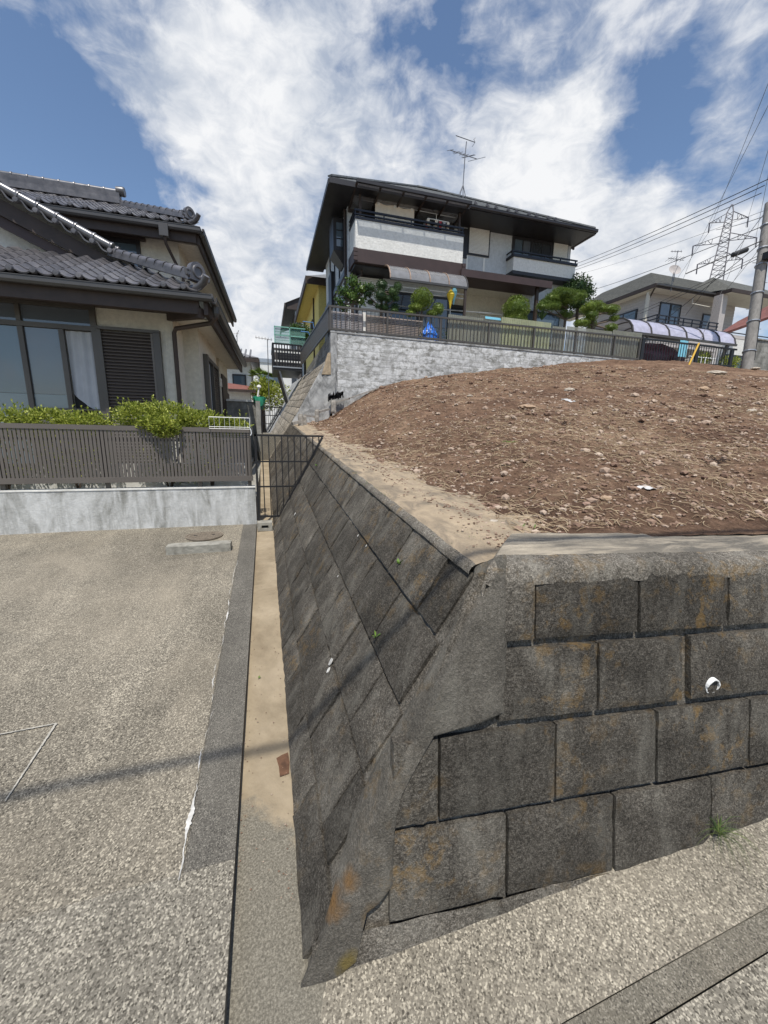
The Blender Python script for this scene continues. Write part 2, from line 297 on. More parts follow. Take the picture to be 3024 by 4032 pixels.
simple('steel_lattice', (0.055, 0.052, 0.065), 0.6, 0.1, 0.15, 0.3)
simple('cable_black', (0.012, 0.012, 0.013), 0.55, 0.0, 0.1, 1.0)
simple('guy_yellow', (0.60, 0.36, 0.04), 0.5, 0.0, 0.12, 6.0)
simple('net_green', (0.02, 0.26, 0.15), 0.7, 0.0, 0.25, 9.0)
simple('pale_green_paint', (0.20, 0.44, 0.36), 0.5, 0.0, 0.12, 6.0)
simple('blue_paint', (0.12, 0.28, 0.58), 0.5, 0.0, 0.12, 6.0)
simple('red_plastic', (0.50, 0.06, 0.04), 0.5, 0.0, 0.1, 6.0)
simple('car_maroon', (0.075, 0.028, 0.032), 0.25, 0.4, 0.05, 2.0)
simple('rubber', (0.02, 0.02, 0.02), 0.85, 0.0, 0.1, 6.0)
simple('dark_siding', (0.10, 0.092, 0.092), 0.7, 0.0, 0.15, 3.0)
simple('manhole_iron', (0.20, 0.165, 0.125), 0.75, 0.2, 0.25, 20.0, 0.5, 50)
simple('white_paint_worn', (0.40, 0.375, 0.32), 0.9, 0.0, 0.25, 30.0, 0.4, 90, 'world')
simple('white_flake', (0.52, 0.505, 0.47), 0.9, 0.0, 0.4, 25.0, 0.6, 60, 'world')
simple('rust_hole', (0.11, 0.055, 0.030), 0.95, 0.0, 0.4, 25.0, 0.8, 60, 'world')
simple('plastic_sheet', (0.60, 0.58, 0.55), 0.25, 0.0, 0.2, 10.0)
mat_glass('glass_dark', (0.035, 0.042, 0.050)); mat_glass('glass_blue', (0.10, 0.135, 0.165)); mat_glass('glass_frost', (0.17, 0.22, 0.24), 0.25); mat_glass('glass_curtain', (0.12, 0.135, 0.155))
mat_clear('smoked_poly', (0.36, 0.36, 0.37), 0.55, 0.10); mat_clear('carport_poly', (0.50, 0.49, 0.60), 0.80, 0.25); mat_clear('corrugated_poly', (0.22, 0.215, 0.165), 0.86, 0.35)
mat_clear('corrugated_green', (0.33, 0.34, 0.20), 0.86, 0.35); mat_clear('net_mesh', (0.17, 0.34, 0.28), 0.35, 0.6); mat_clear('window_pane', (0.10, 0.13, 0.16), 0.55, 0.02)
mat_leaf('leaf_hedge', (0.06, 0.09, 0.012), (0.27, 0.32, 0.045), (0.58, 0.60, 0.14), 0.35)
mat_leaf('leaf_dark', (0.012, 0.030, 0.010), (0.030, 0.065, 0.018), (0.085, 0.14, 0.035), 0.15)
mat_leaf('leaf_camellia', (0.025, 0.055, 0.015), (0.06, 0.11, 0.025), (0.15, 0.22, 0.05), 0.15, 3.0, 0.22)
mat_leaf('leaf_box', (0.05, 0.085, 0.012), (0.12, 0.175, 0.025), (0.27, 0.33, 0.06), 0.2)
mat_leaf('leaf_pine', (0.05, 0.085, 0.018), (0.11, 0.17, 0.03), (0.23, 0.30, 0.06), 0.2)
mat_leaf('leaf_weed', (0.06, 0.13, 0.02), (0.12, 0.24, 0.04), (0.24, 0.38, 0.08), 0.35)
mat_leaf('straw', (0.14, 0.092, 0.055), (0.27, 0.195, 0.120), (0.48, 0.375, 0.245), 0.1, 3.0, 0.85)
mat_leaf('pebble', (0.12, 0.070, 0.048), (0.24, 0.155, 0.108), (0.50, 0.40, 0.31), 0.0, 3.0, 0.9)

def mat_soil():
    m, N, L, P = _new('soil'); v = _coords(N, L, 'world')
    a = _noise(N, L, v, 1.1, 6, 0.65, 0.4); b = _noise(N, L, v, 9, 8, 0.72, 0.3); c_ = _noise(N, L, v, 55, 5, 0.7)
    c = _ramp(N, L, a, [(0.30, (0.095, 0.056, 0.038)), (0.50, (0.168, 0.104, 0.068)), (0.70, (0.265, 0.178, 0.118))])
    c = _mix(N, L, 0.85, c, _ramp(N, L, b, [(0.32, g3(0.38)), (0.50, g3(0.95)), (0.70, g3(1.55))]), 'MULTIPLY')
    st = _noise(N, L, v, 20, 6, 0.7, 0.8, (2.2, 0.35, 0.35))
    c = _mix(N, L, _ramp(N, L, st, [(0.58, g3(0)), (0.70, g3(0.55))]), c, (0.42, 0.31, 0.19))
    c = _mix(N, L, 0.7, c, _ramp(N, L, c_, [(0.30, g3(0.6)), (0.6, g3(1.25))]), 'MULTIPLY')
    L.new(c, P.inputs['Base Color']); P.inputs['Roughness'].default_value = 0.96; P.inputs['Specular IOR Level'].default_value = 0.12
    b1 = _bump(N, L, P, b, 0.9, 0.05); _bump(N, L, P, c_, 0.9, 0.015, b1)
mat_soil()
mat_plaster('rust_bloom', (0.235, 0.135, 0.050), (0.095, 0.082, 0.064), 0.95, (1, 1, 0.6), 34, 0.6, 120, (0.40, 0.56))
def mat_tile():
    m, N, L, P = _new('kawara'); v = _coords(N, L, 'world')
    n = _noise(N, L, v, 6, 5); c = _ramp(N, L, n, [(0.3, (0.055, 0.053, 0.058)), (0.7, (0.135, 0.128, 0.132))])
    L.new(per_object(N, L, c, 0.22), P.inputs['Base Color']); P.inputs['Roughness'].default_value = 0.36; P.inputs['Specular IOR Level'].default_value = 0.6
    m2, N, L, P = _new('kawara_gloss'); v = _coords(N, L, 'world')
    n = _noise(N, L, v, 5, 4); L.new(_ramp(N, L, n, [(0.3, (0.10, 0.10, 0.105)), (0.7, (0.20, 0.195, 0.20))]), P.inputs['Base Color'])
    P.inputs['Roughness'].default_value = 0.34; P.inputs['Metallic'].default_value = 0.45
mat_tile()

# ---------------------------------------------------------------- object helpers
def V(*a): return Vector(a)
class MB:
    def __init__(s): s.v = []; s.f = []
    def add(s, vs, fs):
        b = len(s.v); s.v += [Vector(p) for p in vs]; s.f += [tuple(i + b for i in q) for q in fs]; return s
    def box(s, x0, x1, y0, y1, z0, z1):
        return s.add([(x0, y0, z0), (x1, y0, z0), (x1, y1, z0), (x0, y1, z0), (x0, y0, z1), (x1, y0, z1), (x1, y1, z1), (x0, y1, z1)],
                     [(3, 2, 1, 0), (4, 5, 6, 7), (0, 1, 5, 4), (1, 2, 6, 5), (2, 3, 7, 6), (3, 0, 4, 7)])
    def hexa(s, p): return s.add(p, [(3, 2, 1, 0), (4, 5, 6, 7), (0, 1, 5, 4), (1, 2, 6, 5), (2, 3, 7, 6), (3, 0, 4, 7)])
    def obox(s, o, a, b, c):
        o, a, b, c = Vector(o), Vector(a), Vector(b), Vector(c)
        return s.hexa([o, o + a, o + a + b, o + b, o + c, o + a + c, o + a + b + c, o + b + c])
    def bar(s, p0, p1, w, h, up=(0, 0, 1)):
        p0, p1 = Vector(p0), Vector(p1); d = (p1 - p0).normalized(); up = Vector(up)
        if abs(d.dot(up)) > 0.97: up = Vector((0, 1, 0))
        x = d.cross(up).normalized() * w; y = x.cross(d).normalized() * h
        return s.obox(p0 - x / 2 - y / 2, p1 - p0, x, y)
    def tube(s, pts, r, n=6, caps=True):
        pts = [Vector(p) for p in pts]; rs = r if isinstance(r, (list, tuple)) else [r] * len(pts); b = len(s.v); prev = None
        for i, p in enumerate(pts):
            d = (pts[min(i + 1, len(pts) - 1)] - pts[max(i - 1, 0)]).normalized()
            if prev is None: prev = d.orthogonal().normalized()
            x = (prev - d * prev.dot(d)); x = x.normalized() if x.length > 1e-6 else d.orthogonal().normalized(); prev = x; y = d.cross(x)
            for k in range(n):
                a = 2 * math.pi * k / n; s.v.append(p + (x * math.cos(a) + y * math.sin(a)) * rs[i])
        for i in range(len(pts) - 1):
            for k in range(n):
                a = b + i * n + k; c = b + i * n + (k + 1) % n; s.f.append((a, c, c + n, a + n))
        if caps:
            s.f.append(tuple(b + k for k in reversed(range(n)))); e = b + (len(pts) - 1) * n; s.f.append(tuple(e + k for k in range(n)))
        return s
    def lathe(s, c, prof, n=16, axis='z', cap=True):
        c = Vector(c); b = len(s.v)
        for r, z in prof:
            for k in range(n):
                a = 2 * math.pi * k / n
                q = (r * math.cos(a), r * math.sin(a), z) if axis == 'z' else ((r * math.cos(a), z, r * math.sin(a)) if axis == 'y' else (z, r * math.cos(a), r * math.sin(a)))
                s.v.append(c + Vector(q))
        for i in range(len(prof) - 1):
            for k in range(n):
                a = b + i * n + k; d = b + i * n + (k + 1) % n; s.f.append((a, d, d + n, a + n))
        if cap:
            s.f.append(tuple(b + k for k in reversed(range(n)))); e = b + (len(prof) - 1) * n; s.f.append(tuple(e + k for k in range(n)))
        return s
    def prism(s, poly, off):
        n = len(poly); off = Vector(off); poly = [Vector(p) for p in poly]
        return s.add(poly + [p + off for p in poly], [tuple(reversed(range(n))), tuple(range(n, 2 * n))] + [(i, (i + 1) % n, (i + 1) % n + n, i + n) for i in range(n)])
    def grid(s, rows):
        b = len(s.v); m = len(rows[0])
        for r in rows: s.v += [Vector(p) for p in r]
        for i in range(len(rows) - 1):
            for j in range(m - 1):
                a = b + i * m + j; s.f.append((a, a + 1, a + m + 1, a + m))
        return s
    def leaf(s, c, d, u, l, w):
        c = Vector(c); b = len(s.v); sd = d.cross(u).normalized() * (w / 2); t = c + d * l; mid = c + d * (l * 0.45) + u * (l * 0.06)
        s.v += [c, mid + sd, t, mid - sd]; s.f += [(b, b + 1, b + 2), (b, b + 2, b + 3)]; return s
    def mesh(s, name, mat, smooth=False):
        me = bpy.data.meshes.new(name); me.from_pydata([tuple(p) for p in s.v], [], s.f); me.materials.append(MATS[mat])
        if smooth: me.shade_smooth(); me.set_sharp_from_angle(angle=0.75)
        me.update(); return me
    def build(s, name, mat, parent=None, smooth=False, kind=None, label=None, cat=None, group=None):
        if parent is None:
            o = place(name, s.mesh(name, mat, smooth))
        else:
            o = place(name, s.mesh(name, mat, smooth), parent)
        return tag(o, label, cat, group, kind)
PIV = {}
def place(name, me, parent=None, loc=None, rot=None, scl=None):
    o = bpy.data.objects.new(name, me); COL.objects.link(o)
    if parent is not None:
        o.parent = parent
        if parent.name in PIV: o.matrix_parent_inverse = Matrix.Translation(-PIV[parent.name])
    if loc is not None: o.location = loc
    if rot is not None: o.rotation_euler = rot
    if scl is not None: o.scale = scl
    return o
def tag(o, label=None, cat=None, group=None, kind=None):
    if label: o['label'] = label
    if cat: o['category'] = cat
    if group: o['group'] = group
    if kind: o['kind'] = kind
    return o
def thing(name, label, cat, loc, group=None, rotz=0.0):
    o = bpy.data.objects.new(name, None); COL.objects.link(o); o.location = loc; o.rotation_euler = (0, 0, rotz); o.empty_display_size = 0.1
    PIV[o.name] = Vector(loc); return tag(o, label, cat, group)
def struct(o, label): return tag(o, label=label, kind='structure')
def nz(p, s=1.0, o=0.0): return mnoise.noise((Vector(p) * s) + Vector((o, o * 1.7, o * 0.6)))
def lerp(a, b, t): return a + (b - a) * t
def frame_matrix(o, x, y, z):
    m = Matrix((x, y, z)).transposed().to_4x4(); m.translation = o; return m

# ---------------------------------------------------------------- the retaining wall's two planes (battered faces meeting at the corner)
P0 = V(0.039, 0.81, 0.0)
DL = V(0, 0.9978, 0.067).normalized(); DF = V(0.9965, -0.075, -0.035).normalized()
UL = V(0.60, 0, 1).normalized(); UF = V(0, 0.21, 1).normalized()
NL = UL.cross(DL).normalized(); NF = DF.cross(UF).normalized()
if NL.x > 0: NL = -NL
if NF.y > 0: NF = -NF
def onL(x, y): return atplane(x, y, NL, P0)
def onF(x, y): return atplane(x, y, NF, P0)

# ---------------------------------------------------------------- ground, pavement, driveway, drain
def z_drain(y): return 0.067 * (y - 0.81)
def z_drive(x, y):
    if y > 1.146: return 0.063 + 0.0675 * (y - 1.146) + 0.009 * max(0, x + 0.2) + 0.006 * nz((x, y, 0), 0.9)
    return 0.063 - 0.05 * (1.146 - y)
def z_walk(x, y):
    b = 0.07 * max(0.0, x - 0.04); return (b if x < 4 else 0.277 + 0.055 * (x - 4)) + 0.035 * min(0.0, y - 0.80) - 0.004
def sheet(xs, ys, zf): return MB().grid([[(x, y, zf(x, y)) for x in xs] for y in ys])
def span(a, b, n): return [a + (b - a) * i / n for i in range(n + 1)]
g = MB().grid([[(x, y, -0.9) for x in (-900, -60, 60, 900)] for y in (-900, -60, 60, 900)])
struct(g.build('ground', 'cast_concrete'), 'low ground running out to the horizon behind the houses')
struct(sheet(span(-6.5, -0.32, 24), span(1.1475, 5.2, 24), z_drive).build('driveway', 'driveway', smooth=True), 'washed concrete driveway sloping up to the low stained wall')
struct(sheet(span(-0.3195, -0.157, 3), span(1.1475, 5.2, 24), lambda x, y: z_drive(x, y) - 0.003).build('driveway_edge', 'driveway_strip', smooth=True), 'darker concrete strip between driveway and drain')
struct(sheet(span(-6.5, -0.157, 18), span(-3.0, 1.1475, 16), z_drive).build('driveway_apron', 'apron', smooth=True), 'coarse washed concrete apron at the foot of the driveway')
mb = MB()
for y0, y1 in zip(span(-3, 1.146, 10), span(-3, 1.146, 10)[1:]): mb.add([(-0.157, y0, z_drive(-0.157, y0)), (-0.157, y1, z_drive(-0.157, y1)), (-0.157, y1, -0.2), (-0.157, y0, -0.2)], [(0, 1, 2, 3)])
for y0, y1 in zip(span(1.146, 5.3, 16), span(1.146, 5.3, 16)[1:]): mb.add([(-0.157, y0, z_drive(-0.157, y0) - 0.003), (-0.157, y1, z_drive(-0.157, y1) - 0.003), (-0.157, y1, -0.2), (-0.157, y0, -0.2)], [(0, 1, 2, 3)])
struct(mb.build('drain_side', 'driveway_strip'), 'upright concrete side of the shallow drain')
struct(sheet(span(-0.157, 0.35, 8), span(0.70, 2, 20) + span(2, 11.4, 40)[1:], lambda x, y: z_drain(y) - 0.004 + 0.02 * max(0, x - 0.04) + 0.004 * nz((x, y, 0), 2.5)).build('drain_channel', 'drain_floor', smooth=True), 'narrow drain floor silted beige beside the retaining wall')
struct(sheet([-0.157, 0, 0.3, 0.8, 1.5, 2.5, 4, 7, 12, 20, 32], [0.536, 0.6, 0.7, 0.8, 0.95, 1.3], lambda x, y: z_walk(x, y) - 0.006).build('pavement', 'sidewalk', smooth=True), 'pale washed concrete pavement along the foot of the block wall')
struct(sheet([-0.157, 0, 0.3, 0.8, 1.5, 2.5, 4, 7, 12, 20, 32], [0.470, 0.536], lambda x, y: z_walk(x, y) - 0.012).build('kerb_strip', 'drain_grey', smooth=True), 'thin grey joint strip across the pavement')
struct(sheet([-0.157, 0, 0.3, 0.8, 1.5, 2.5, 4, 7, 12, 20, 32], [-9, -4, -2, -1, 0, 0.465], lambda x, y: z_walk(x, y) - 0.006).build('road', 'apron', smooth=True), 'pale concrete road surface in front of the wall')
struct(sheet([-30, -12, -6.5], [-9, -3, 1, 5.2], lambda x, y: 0.02 + 0.0675 * max(0, y - 0.8)).build('road_edge', 'apron'), 'pale concrete beside the driveway')

# surface marks on the driveway: cracked white seam, chipped patch, worn painted corner, joint line
def ribbon(pts, wid, zoff, seed, rag=0.5):
    mb = MB(); rows = []
    for i, p in enumerate(pts):
        d = (Vector(pts[min(i + 1, len(pts) - 1)]) - Vector(pts[max(i - 1, 0)])); d.z = 0; d.normalize(); s = Vector((-d.y, d.x, 0))
        w = wid(i / (len(pts) - 1)) if callable(wid) else wid
        w1 = w * (1 + rag * nz((i * 0.83, seed, 0), 1)); w2 = w * (1 + rag * nz((i * 0.77, seed + 9, 3), 1))
        q = Vector(p); rows.append([q + s * w1 + V(0, 0, zoff), q - s * w2 + V(0, 0, zoff)])
    return mb.grid(rows)
pts = []
for i in range(361):
    t = i / 360; y = lerp(1.125, 3.86, t); x = -0.325 + 0.012 * nz((y * 3, 0, 1), 1) * 2 + 0.008 * nz((y * 19, 2, 1), 1) + 0.004 * nz((y * 60, 2, 1), 1) + 0.02 * max(0, t - 0.8)
    pts.append((x, y, z_drive(x, y)))
def seam_w(t):
    base = max(0.0, 0.0006 + 0.0040 * nz((t * 27, 5, 0), 1)) + 0.003 * max(0, t - 0.72)
    return base + (0.0085 * math.exp(-((t - 0.075) / 0.024) ** 2)) + 0.004 * math.exp(-((t - 0.62) / 0.02) ** 2)
tag(ribbon(pts, seam_w, 0.005, 1, 0.9).build('cracked_seam', 'white_flake'), 'ragged white filled crack running up the driveway beside the drain', 'crack', kind=None)
a, b, c = atplane(0, 2895, V(0, -0.0675, 1), V(0, 1.146, 0.063)), atplane(222, 2852, V(0, -0.0675, 1), V(0, 1.146, 0.063)), atplane(20, 3160, V(0, -0.0675, 1), V(0, 1.146, 0.063))
mb = MB(); a0 = a + (a - b) * 1.5
r1 = ribbon([a0.lerp(b, i / 60) for i in range(61)], 0.0038, 0.006, 3, 1.0); mb.v += r1.v; mb.f += r1.f
r2 = ribbon([b.lerp(c, i / 60) for i in range(61)], lambda t: 0.0052 * (1 - 0.6 * t), 0.0065, 5, 1.0); bb = len(mb.v); mb.v += r2.v; mb.f += [tuple(i + bb for i in q) for q in r2.f]
tag(mb.build('painted_bay_corner', 'white_paint_worn'), 'worn white painted corner mark on the driveway', 'road marking')
# a ragged hole broken in the drain floor by the wall
mb = MB(); hp = [onL(*p) for p in ((1132, 2965), (1136, 3040))]
ring = [(1088, 2985), (1110, 2972), (1134, 2962), (1140, 3000), (1138, 3045), (1118, 3052), (1102, 3058), (1098, 3020)]
rr = [atplane(x, y, V(0, -0.067, 1), V(0, 0.81, 0.002)) for x, y in ring]
mb.add(rr, [tuple(reversed(range(len(rr))))])
tag(mb.build('broken_patch', 'rust_hole'), 'ragged broken patch showing brown earth in the drain floor', 'hole')

# ---------------------------------------------------------------- manhole cover, wheel stop, hollow block
c = V(-0.72, 4.70, z_drive(-0.72, 4.70) + 0.006); t = thing('manhole_cover', 'round rusty brown manhole cover set in the driveway', 'manhole cover', c)
mb = MB().lathe(c, [(0.200, -0.01), (0.200, 0.004), (0.186, 0.004), (0.184, -0.002), (0.178, -0.002), (0.176, 0.003)], 40); mb.build('rim', 'manhole_iron', t)
mb = MB()
for i in range(-5, 6):
    for j in range(-5, 6):
        x, y = i * 0.029, j * 0.029
        if x * x + y * y < 0.158 ** 2: mb.obox((c.x + x - 0.011, c.y + y - 0.011, c.z + 0.001), (0.022, 0, 0), (0, 0.022, 0), (0, 0, 0.006))
mb.build('tread_pattern', 'manhole_iron', t)
for s in (-1, 1): MB().box(c.x + s * 0.095 - 0.018, c.x + s * 0.095 + 0.018, c.y - 0.012, c.y + 0.012, c.z + 0.0072, c.z + 0.0085).build('lifting_slot', 'rubber', t)
for o in t.children: o.rotation_euler = (0, 0, 0)
def chipped_box(x0, x1, y0, y1, z0, z1, bev=0.012, seed=0, n=10, amp=0.006):
    bm = bmesh.new(); bmesh.ops.create_cube(bm, size=1)
    bmesh.ops.subdivide_edges(bm, edges=bm.edges[:], cuts=n, use_grid_fill=True)
    for v in bm.verts:
        p = v.co; q = Vector((lerp(x0, x1, p.x + .5), lerp(y0, y1, p.y + .5), lerp(z0, z1, p.z + .5)))
        k = sum(abs(abs(c) - .5) < 1e-4 for c in p)
        if k >= 2:
            cc = Vector(((x0 + x1) / 2, (y0 + y1) / 2, (z0 + z1) / 2)); dd = Vector((-(p.x > .49) + (p.x < -.49), -(p.y > .49) + (p.y < -.49), -(p.z > .49) + (p.z < -.49)))
            q += dd * bev * (0.5 + max(0, 1.2 * nz(q, 14, seed)))
        q += Vector((nz(q, 25, seed), nz(q, 25, seed + 5), nz(q, 25, seed + 9))) * amp
        v.co = q
    return bm
def bm_build(bm, name, mat, parent=None, smooth=False):
    me = bpy.data.meshes.new(name); bm.to_mesh(me); bm.free(); me.materials.append(MATS[mat])
    if smooth: me.shade_smooth()
    return place(name, me, parent)
o = bm_build(chipped_box(-1.0, -0.395, 4.14, 4.27, 0.255, 0.355, 0.008, 3, 14, 0.004), 'wheel_stop', 'cast_concrete')
tag(o, 'long low concrete wheel stop lying on the driveway', 'wheel stop')
t = thing('hollow_concrete_block', 'small hollow concrete block lying under the black gate', 'concrete block', (-0.05, 4.98, 0.30))
mb = MB(); x0, x1, z0, z1 = -0.145, 0.035, z_drain(4.9), z_drain(4.9) + 0.105
hx0, hx1, hz0, hz1 = -0.095, -0.012, z0 + 0.036, z0 + 0.072
for q in ((x0, x1, z0, hz0), (x0, x1, hz1, z1), (x0, hx0, hz0, hz1), (hx1, x1, hz0, hz1)): mb.box(q[0], q[1], 4.90, 5.06, q[2], q[3])
mb.build('shell', 'cast_concrete', t)
mb = MB().box(hx0, hx1, 5.0, 5.05, hz0, hz1); mb.build('core', 'rubber', t)

# ---------------------------------------------------------------- corner retaining wall: core, blocks, corner mortar, coping
wall = thing('block_retaining_wall', 'dark weathered concrete block retaining wall with a mortared corner, holding up the soil', 'retaining wall', P0)
VT = 1.197                       # slant height of the lane face
ROWS_L = [0.0, 0.17, 0.425, 0.68, 0.935, VT]
core = MB()
top_y = lambda y: 1.051 + 0.067 * (y - 1.142)
def lface(u, v, d=0.0): return P0 + DL * u + UL * v - NL * d
def fface(u, v, d=0.0): return P0 + DF * u + UF * v - NF * d
YE = 10.4
core.add([lface(-0.02, -0.15, 0.018), lface(YE, -0.15, 0.018), lface(YE, VT - 0.003, 0.018), lface(0.22, VT - 0.003, 0.018)], [(0, 1, 2, 3)])
core.build('lane_core', 'joint_mortar', wall)
FT = 1.150; FROWS = [0.100, 0.362, 0.630, 0.884, 1.124]
mb = MB().add([fface(0.02, -0.15, 0.028), fface(5.2, -0.15, 0.028), fface(5.2, 1.122, 0.028), fface(0.58, 1.122, 0.028)], [(0, 1, 2, 3)])
mb.build('street_core', 'joint_mortar', wall)
# block meshes shared by many copies: rough split face, softened arrises
def block_mesh(name, mat, seed, nx=9, nz_=7, depth=0.05, rough=0.0045, edge=0.007):
    mb = MB(); rows = []
    for j in range(nz_ + 1):
        r = []
        for i in range(nx + 1):
            a = i / nx; b = j / nz_; ex = min(a, 1 - a); ez = min(b, 1 - b)
            fall = edge * (1 - min(1, min(ex * 0.40, ez * 0.25) / 0.012)); k = Vector((a * 0.4, b * 0.25, 0))
            r.append((a - 0.5 + (0.006 * nz(k, 60, seed) if 0 < i < nx else 0), b - 0.5 + (0.01 * nz(k, 55, seed + 4) if 0 < j < nz_ else 0), -fall * (1 + 0.8 * nz(k, 40, seed + 2)) + rough * nz(k, 26, seed) + rough * 0.7 * nz(k, 70, seed + 7)))
        rows.append(r)
    mb.grid(rows)
    m = nx + 1; nb = len(mb.v)
    rim = [i for i in range(m)] + [j * m + nx for j in range(1, nz_ + 1)] + [nz_ * m + i for i in range(nx - 1, -1, -1)] + [j * m for j in range(nz_ - 1, 0, -1)]
    for q in rim: p = mb.v[q]; mb.v.append(Vector((p.x, p.y, -depth)))
    L_ = len(rim)
    for k in range(L_): mb.f.append((rim[k], nb + k, nb + (k + 1) % L_, rim[(k + 1) % L_]))
    return mb.mesh(name, mat, True)
BF = [block_mesh('block', 'wall_block', s) for s in range(5)]
BL = [block_mesh('block', 'wall_block_side', s + 20, 7, 5) for s in range(5)]
def put_block(meshes, parent, origin, ux, uy, n, w, h, jitter=0.004):
    me = random.choice(meshes); o = place('block', me, parent)
    tilt = random.uniform(-1, 1) * 0.008; X = (ux + n * tilt).normalized(); Y = (uy - X * uy.dot(X)).normalized(); Z = X.cross(Y)
    if Z.dot(n) < 0: X = -X; Z = X.cross(Y)
    mat = Matrix((X * w, Y * h, Z)).transposed().to_4x4(); mat.translation = origin + n * (random.uniform(-0.4, 1) * jitter)
    o.matrix_basis = mat
    return o
# street face: joints surveyed from the photo, along DF from the corner
def fu(x, y): return (onF(x, y) - P0).dot(DF)
FJ = {3: [fu(1998, 2400), fu(2167, 2345), fu(2568, 2330), fu(2915, 2320)], 2: [fu(2010, 2650), fu(2396, 2620), fu(2755, 2600)],
      1: [fu(1578, 3050), fu(1762, 3050), fu(2218, 2960), fu(2613, 2900), fu(2975, 2860)], 0: [fu(1548, 3390), fu(2012, 3330), fu(2433, 3240), fu(2815, 3150)]}
for r in range(4):
    js = FJ[r][:]
    while js[-1] < 4.9: js.append(js[-1] + 0.405)
    v0, v1 = FROWS[r], FROWS[r + 1]
    for a, b in zip(js, js[1:]):
        g1 = 0.0045; lo = v0 + (0.023 if r in (2, 3) else 0.017 if r == 1 else 0.004); hi = v1 - 0.006
        if r == 2 and abs(a - FJ[2][1]) < 0.01: b -= 0.03
        put_block(BF, wall, fface((a + b) / 2, (lo + hi) / 2, 0.0), DF, UF, NF, (b - a) - 2 * g1, hi - lo, 0.005)
# lane face: running bond in five courses, the first block of each cut to the corner seam
LS = [(P0 + V(-0.004, 0.01, -0.06)), onL(1300, 3560), onL(1385, 3190), onL(1470, 3010), onL(1560, 2850), onL(1742, 2528), onL(1850, 2330), onL(1862, 2240)]
def seam_u(v):
    pts_ = [((p - P0).dot(UL), (p - P0).dot(DL)) for p in LS]
    return interp0(sorted(pts_), v)
def interp0(tab, x):
    if x <= tab[0][0]: return tab[0][1]
    for (a, b), (c, d) in zip(tab, tab[1:]):
        if x <= c: return b + (d - b) * (x - a) / max(1e-6, c - a)
    return tab[-1][1]
for r in range(5):
    v0, v1 = ROWS_L[r], ROWS_L[r + 1]; u0 = seam_u((v0 + v1) / 2) - 0.01
    j0 = [0.46, 0.28, 0.46, 0.65, 0.46][r]
    while j0 < u0 + 0.09: j0 += 0.37
    ends = [u0, j0]
    while ends[-1] < YE - 0.05: ends.append(min(YE, ends[-1] + 0.37 + random.uniform(-0.008, 0.008)))
    for a, b in zip(ends, ends[1:]):
        if b - a < 0.1: continue
        gap = 0.013 if r == 4 else 0.008
        put_block(BL, wall, lface((a + b) / 2, (v0 + gap + v1 - 0.003) / 2, 0.0), DL, UL, NL, (b - a) - 0.010, v1 - v0 - gap - 0.003, 0.006)
# footing mortar showing under the lowest street course
mb = MB(); rows = []
for j in range(7):
    r = []
    for i in range(61):
        u = 0.03 + i * 0.085; v = lerp(-0.10, 0.100, j / 6); p = fface(u, v, 0.004 - 0.010 * (1 - j / 6)); r.append(p + NF * (0.010 * nz(p, 22) + 0.006 * nz(p, 60)))
    rows.append(r)
mb.grid(rows).build('footing', 'wall_mortar', wall, True)
# cast corner: two facets meeting in a rounded arris that widens upwards
RS = [(P0 + V(0.02, -0.012, -0.06)), onF(1322, 3690), onF(1500, 3560), onF(1546, 3500), onF(1560, 3210), onF(1600, 2925), onF(2000, 2822), onF(2000, 2500), onF(1990, 2225)]
def smoothstep01(t): t = max(0.0, min(1.0, t)); return t * t * (3 - 2 * t)
EZ = V(0.593, 0.170, 1.0)
def proj_y(zq): return 3620 - 1245 * zq
def resample(pts, zs):
    out = []
    for zq in zs:
        for a, b in zip(pts, pts[1:]):
            if (a.z - zq) * (b.z - zq) <= 0 and abs(b.z - a.z) > 1e-6: out.append(a.lerp(b, (zq - a.z) / (b.z - a.z))); break
        else: out.append(min(pts, key=lambda p: abs(p.z - zq)).copy())
    return out
zs = span(-0.04, 1.135, 60); ls = resample(LS, zs); rs = resample(RS, zs); cr = [(P0 + EZ * zq).lerp(onF(lerp(1560, 1990, smoothstep01((zq - 0.25) / 0.75)), proj_y(zq)), 0.6) for zq in zs]; rows = []
for zq, l, r, cq in zip(zs, ls, rs, cr):
    e = P0 + EZ * zq; row = []
    for k in range(23):
        t = k / 22
        if t <= 0.72:
            q = t / 0.72; ch_ = l.lerp(cq, q); ar = l.lerp(e, q * 2) if q < .5 else e.lerp(cq, q * 2 - 1); p = ch_.lerp(ar, 0.94)
        else: p = cq.lerp(r, (t - 0.72) / 0.28)
        nrm = NL if t < 0.33 else (NF if t > 0.40 else (NL + NF).normalized())
        lip = 0.006 * smoothstep01(min(t, 1 - t) / 0.10) + 0.0015
        p = p + nrm * (lip if 0 < k < 22 else -0.006) + (NL + NF).normalized() * (0.006 * nz(p, 7) + 0.004 * nz(p, 22) + 0.002 * nz(p, 60))
        row.append(p)
    rows.append(row)
MB().grid(rows).build('corner_mortar', 'corner_mortar', wall, True)
def proj(p): d = p - EYE; w = d.dot(FWD); return 1512 + FPX * d.dot(RGT) / w, 2016 - FPX * d.dot(UPV) / w
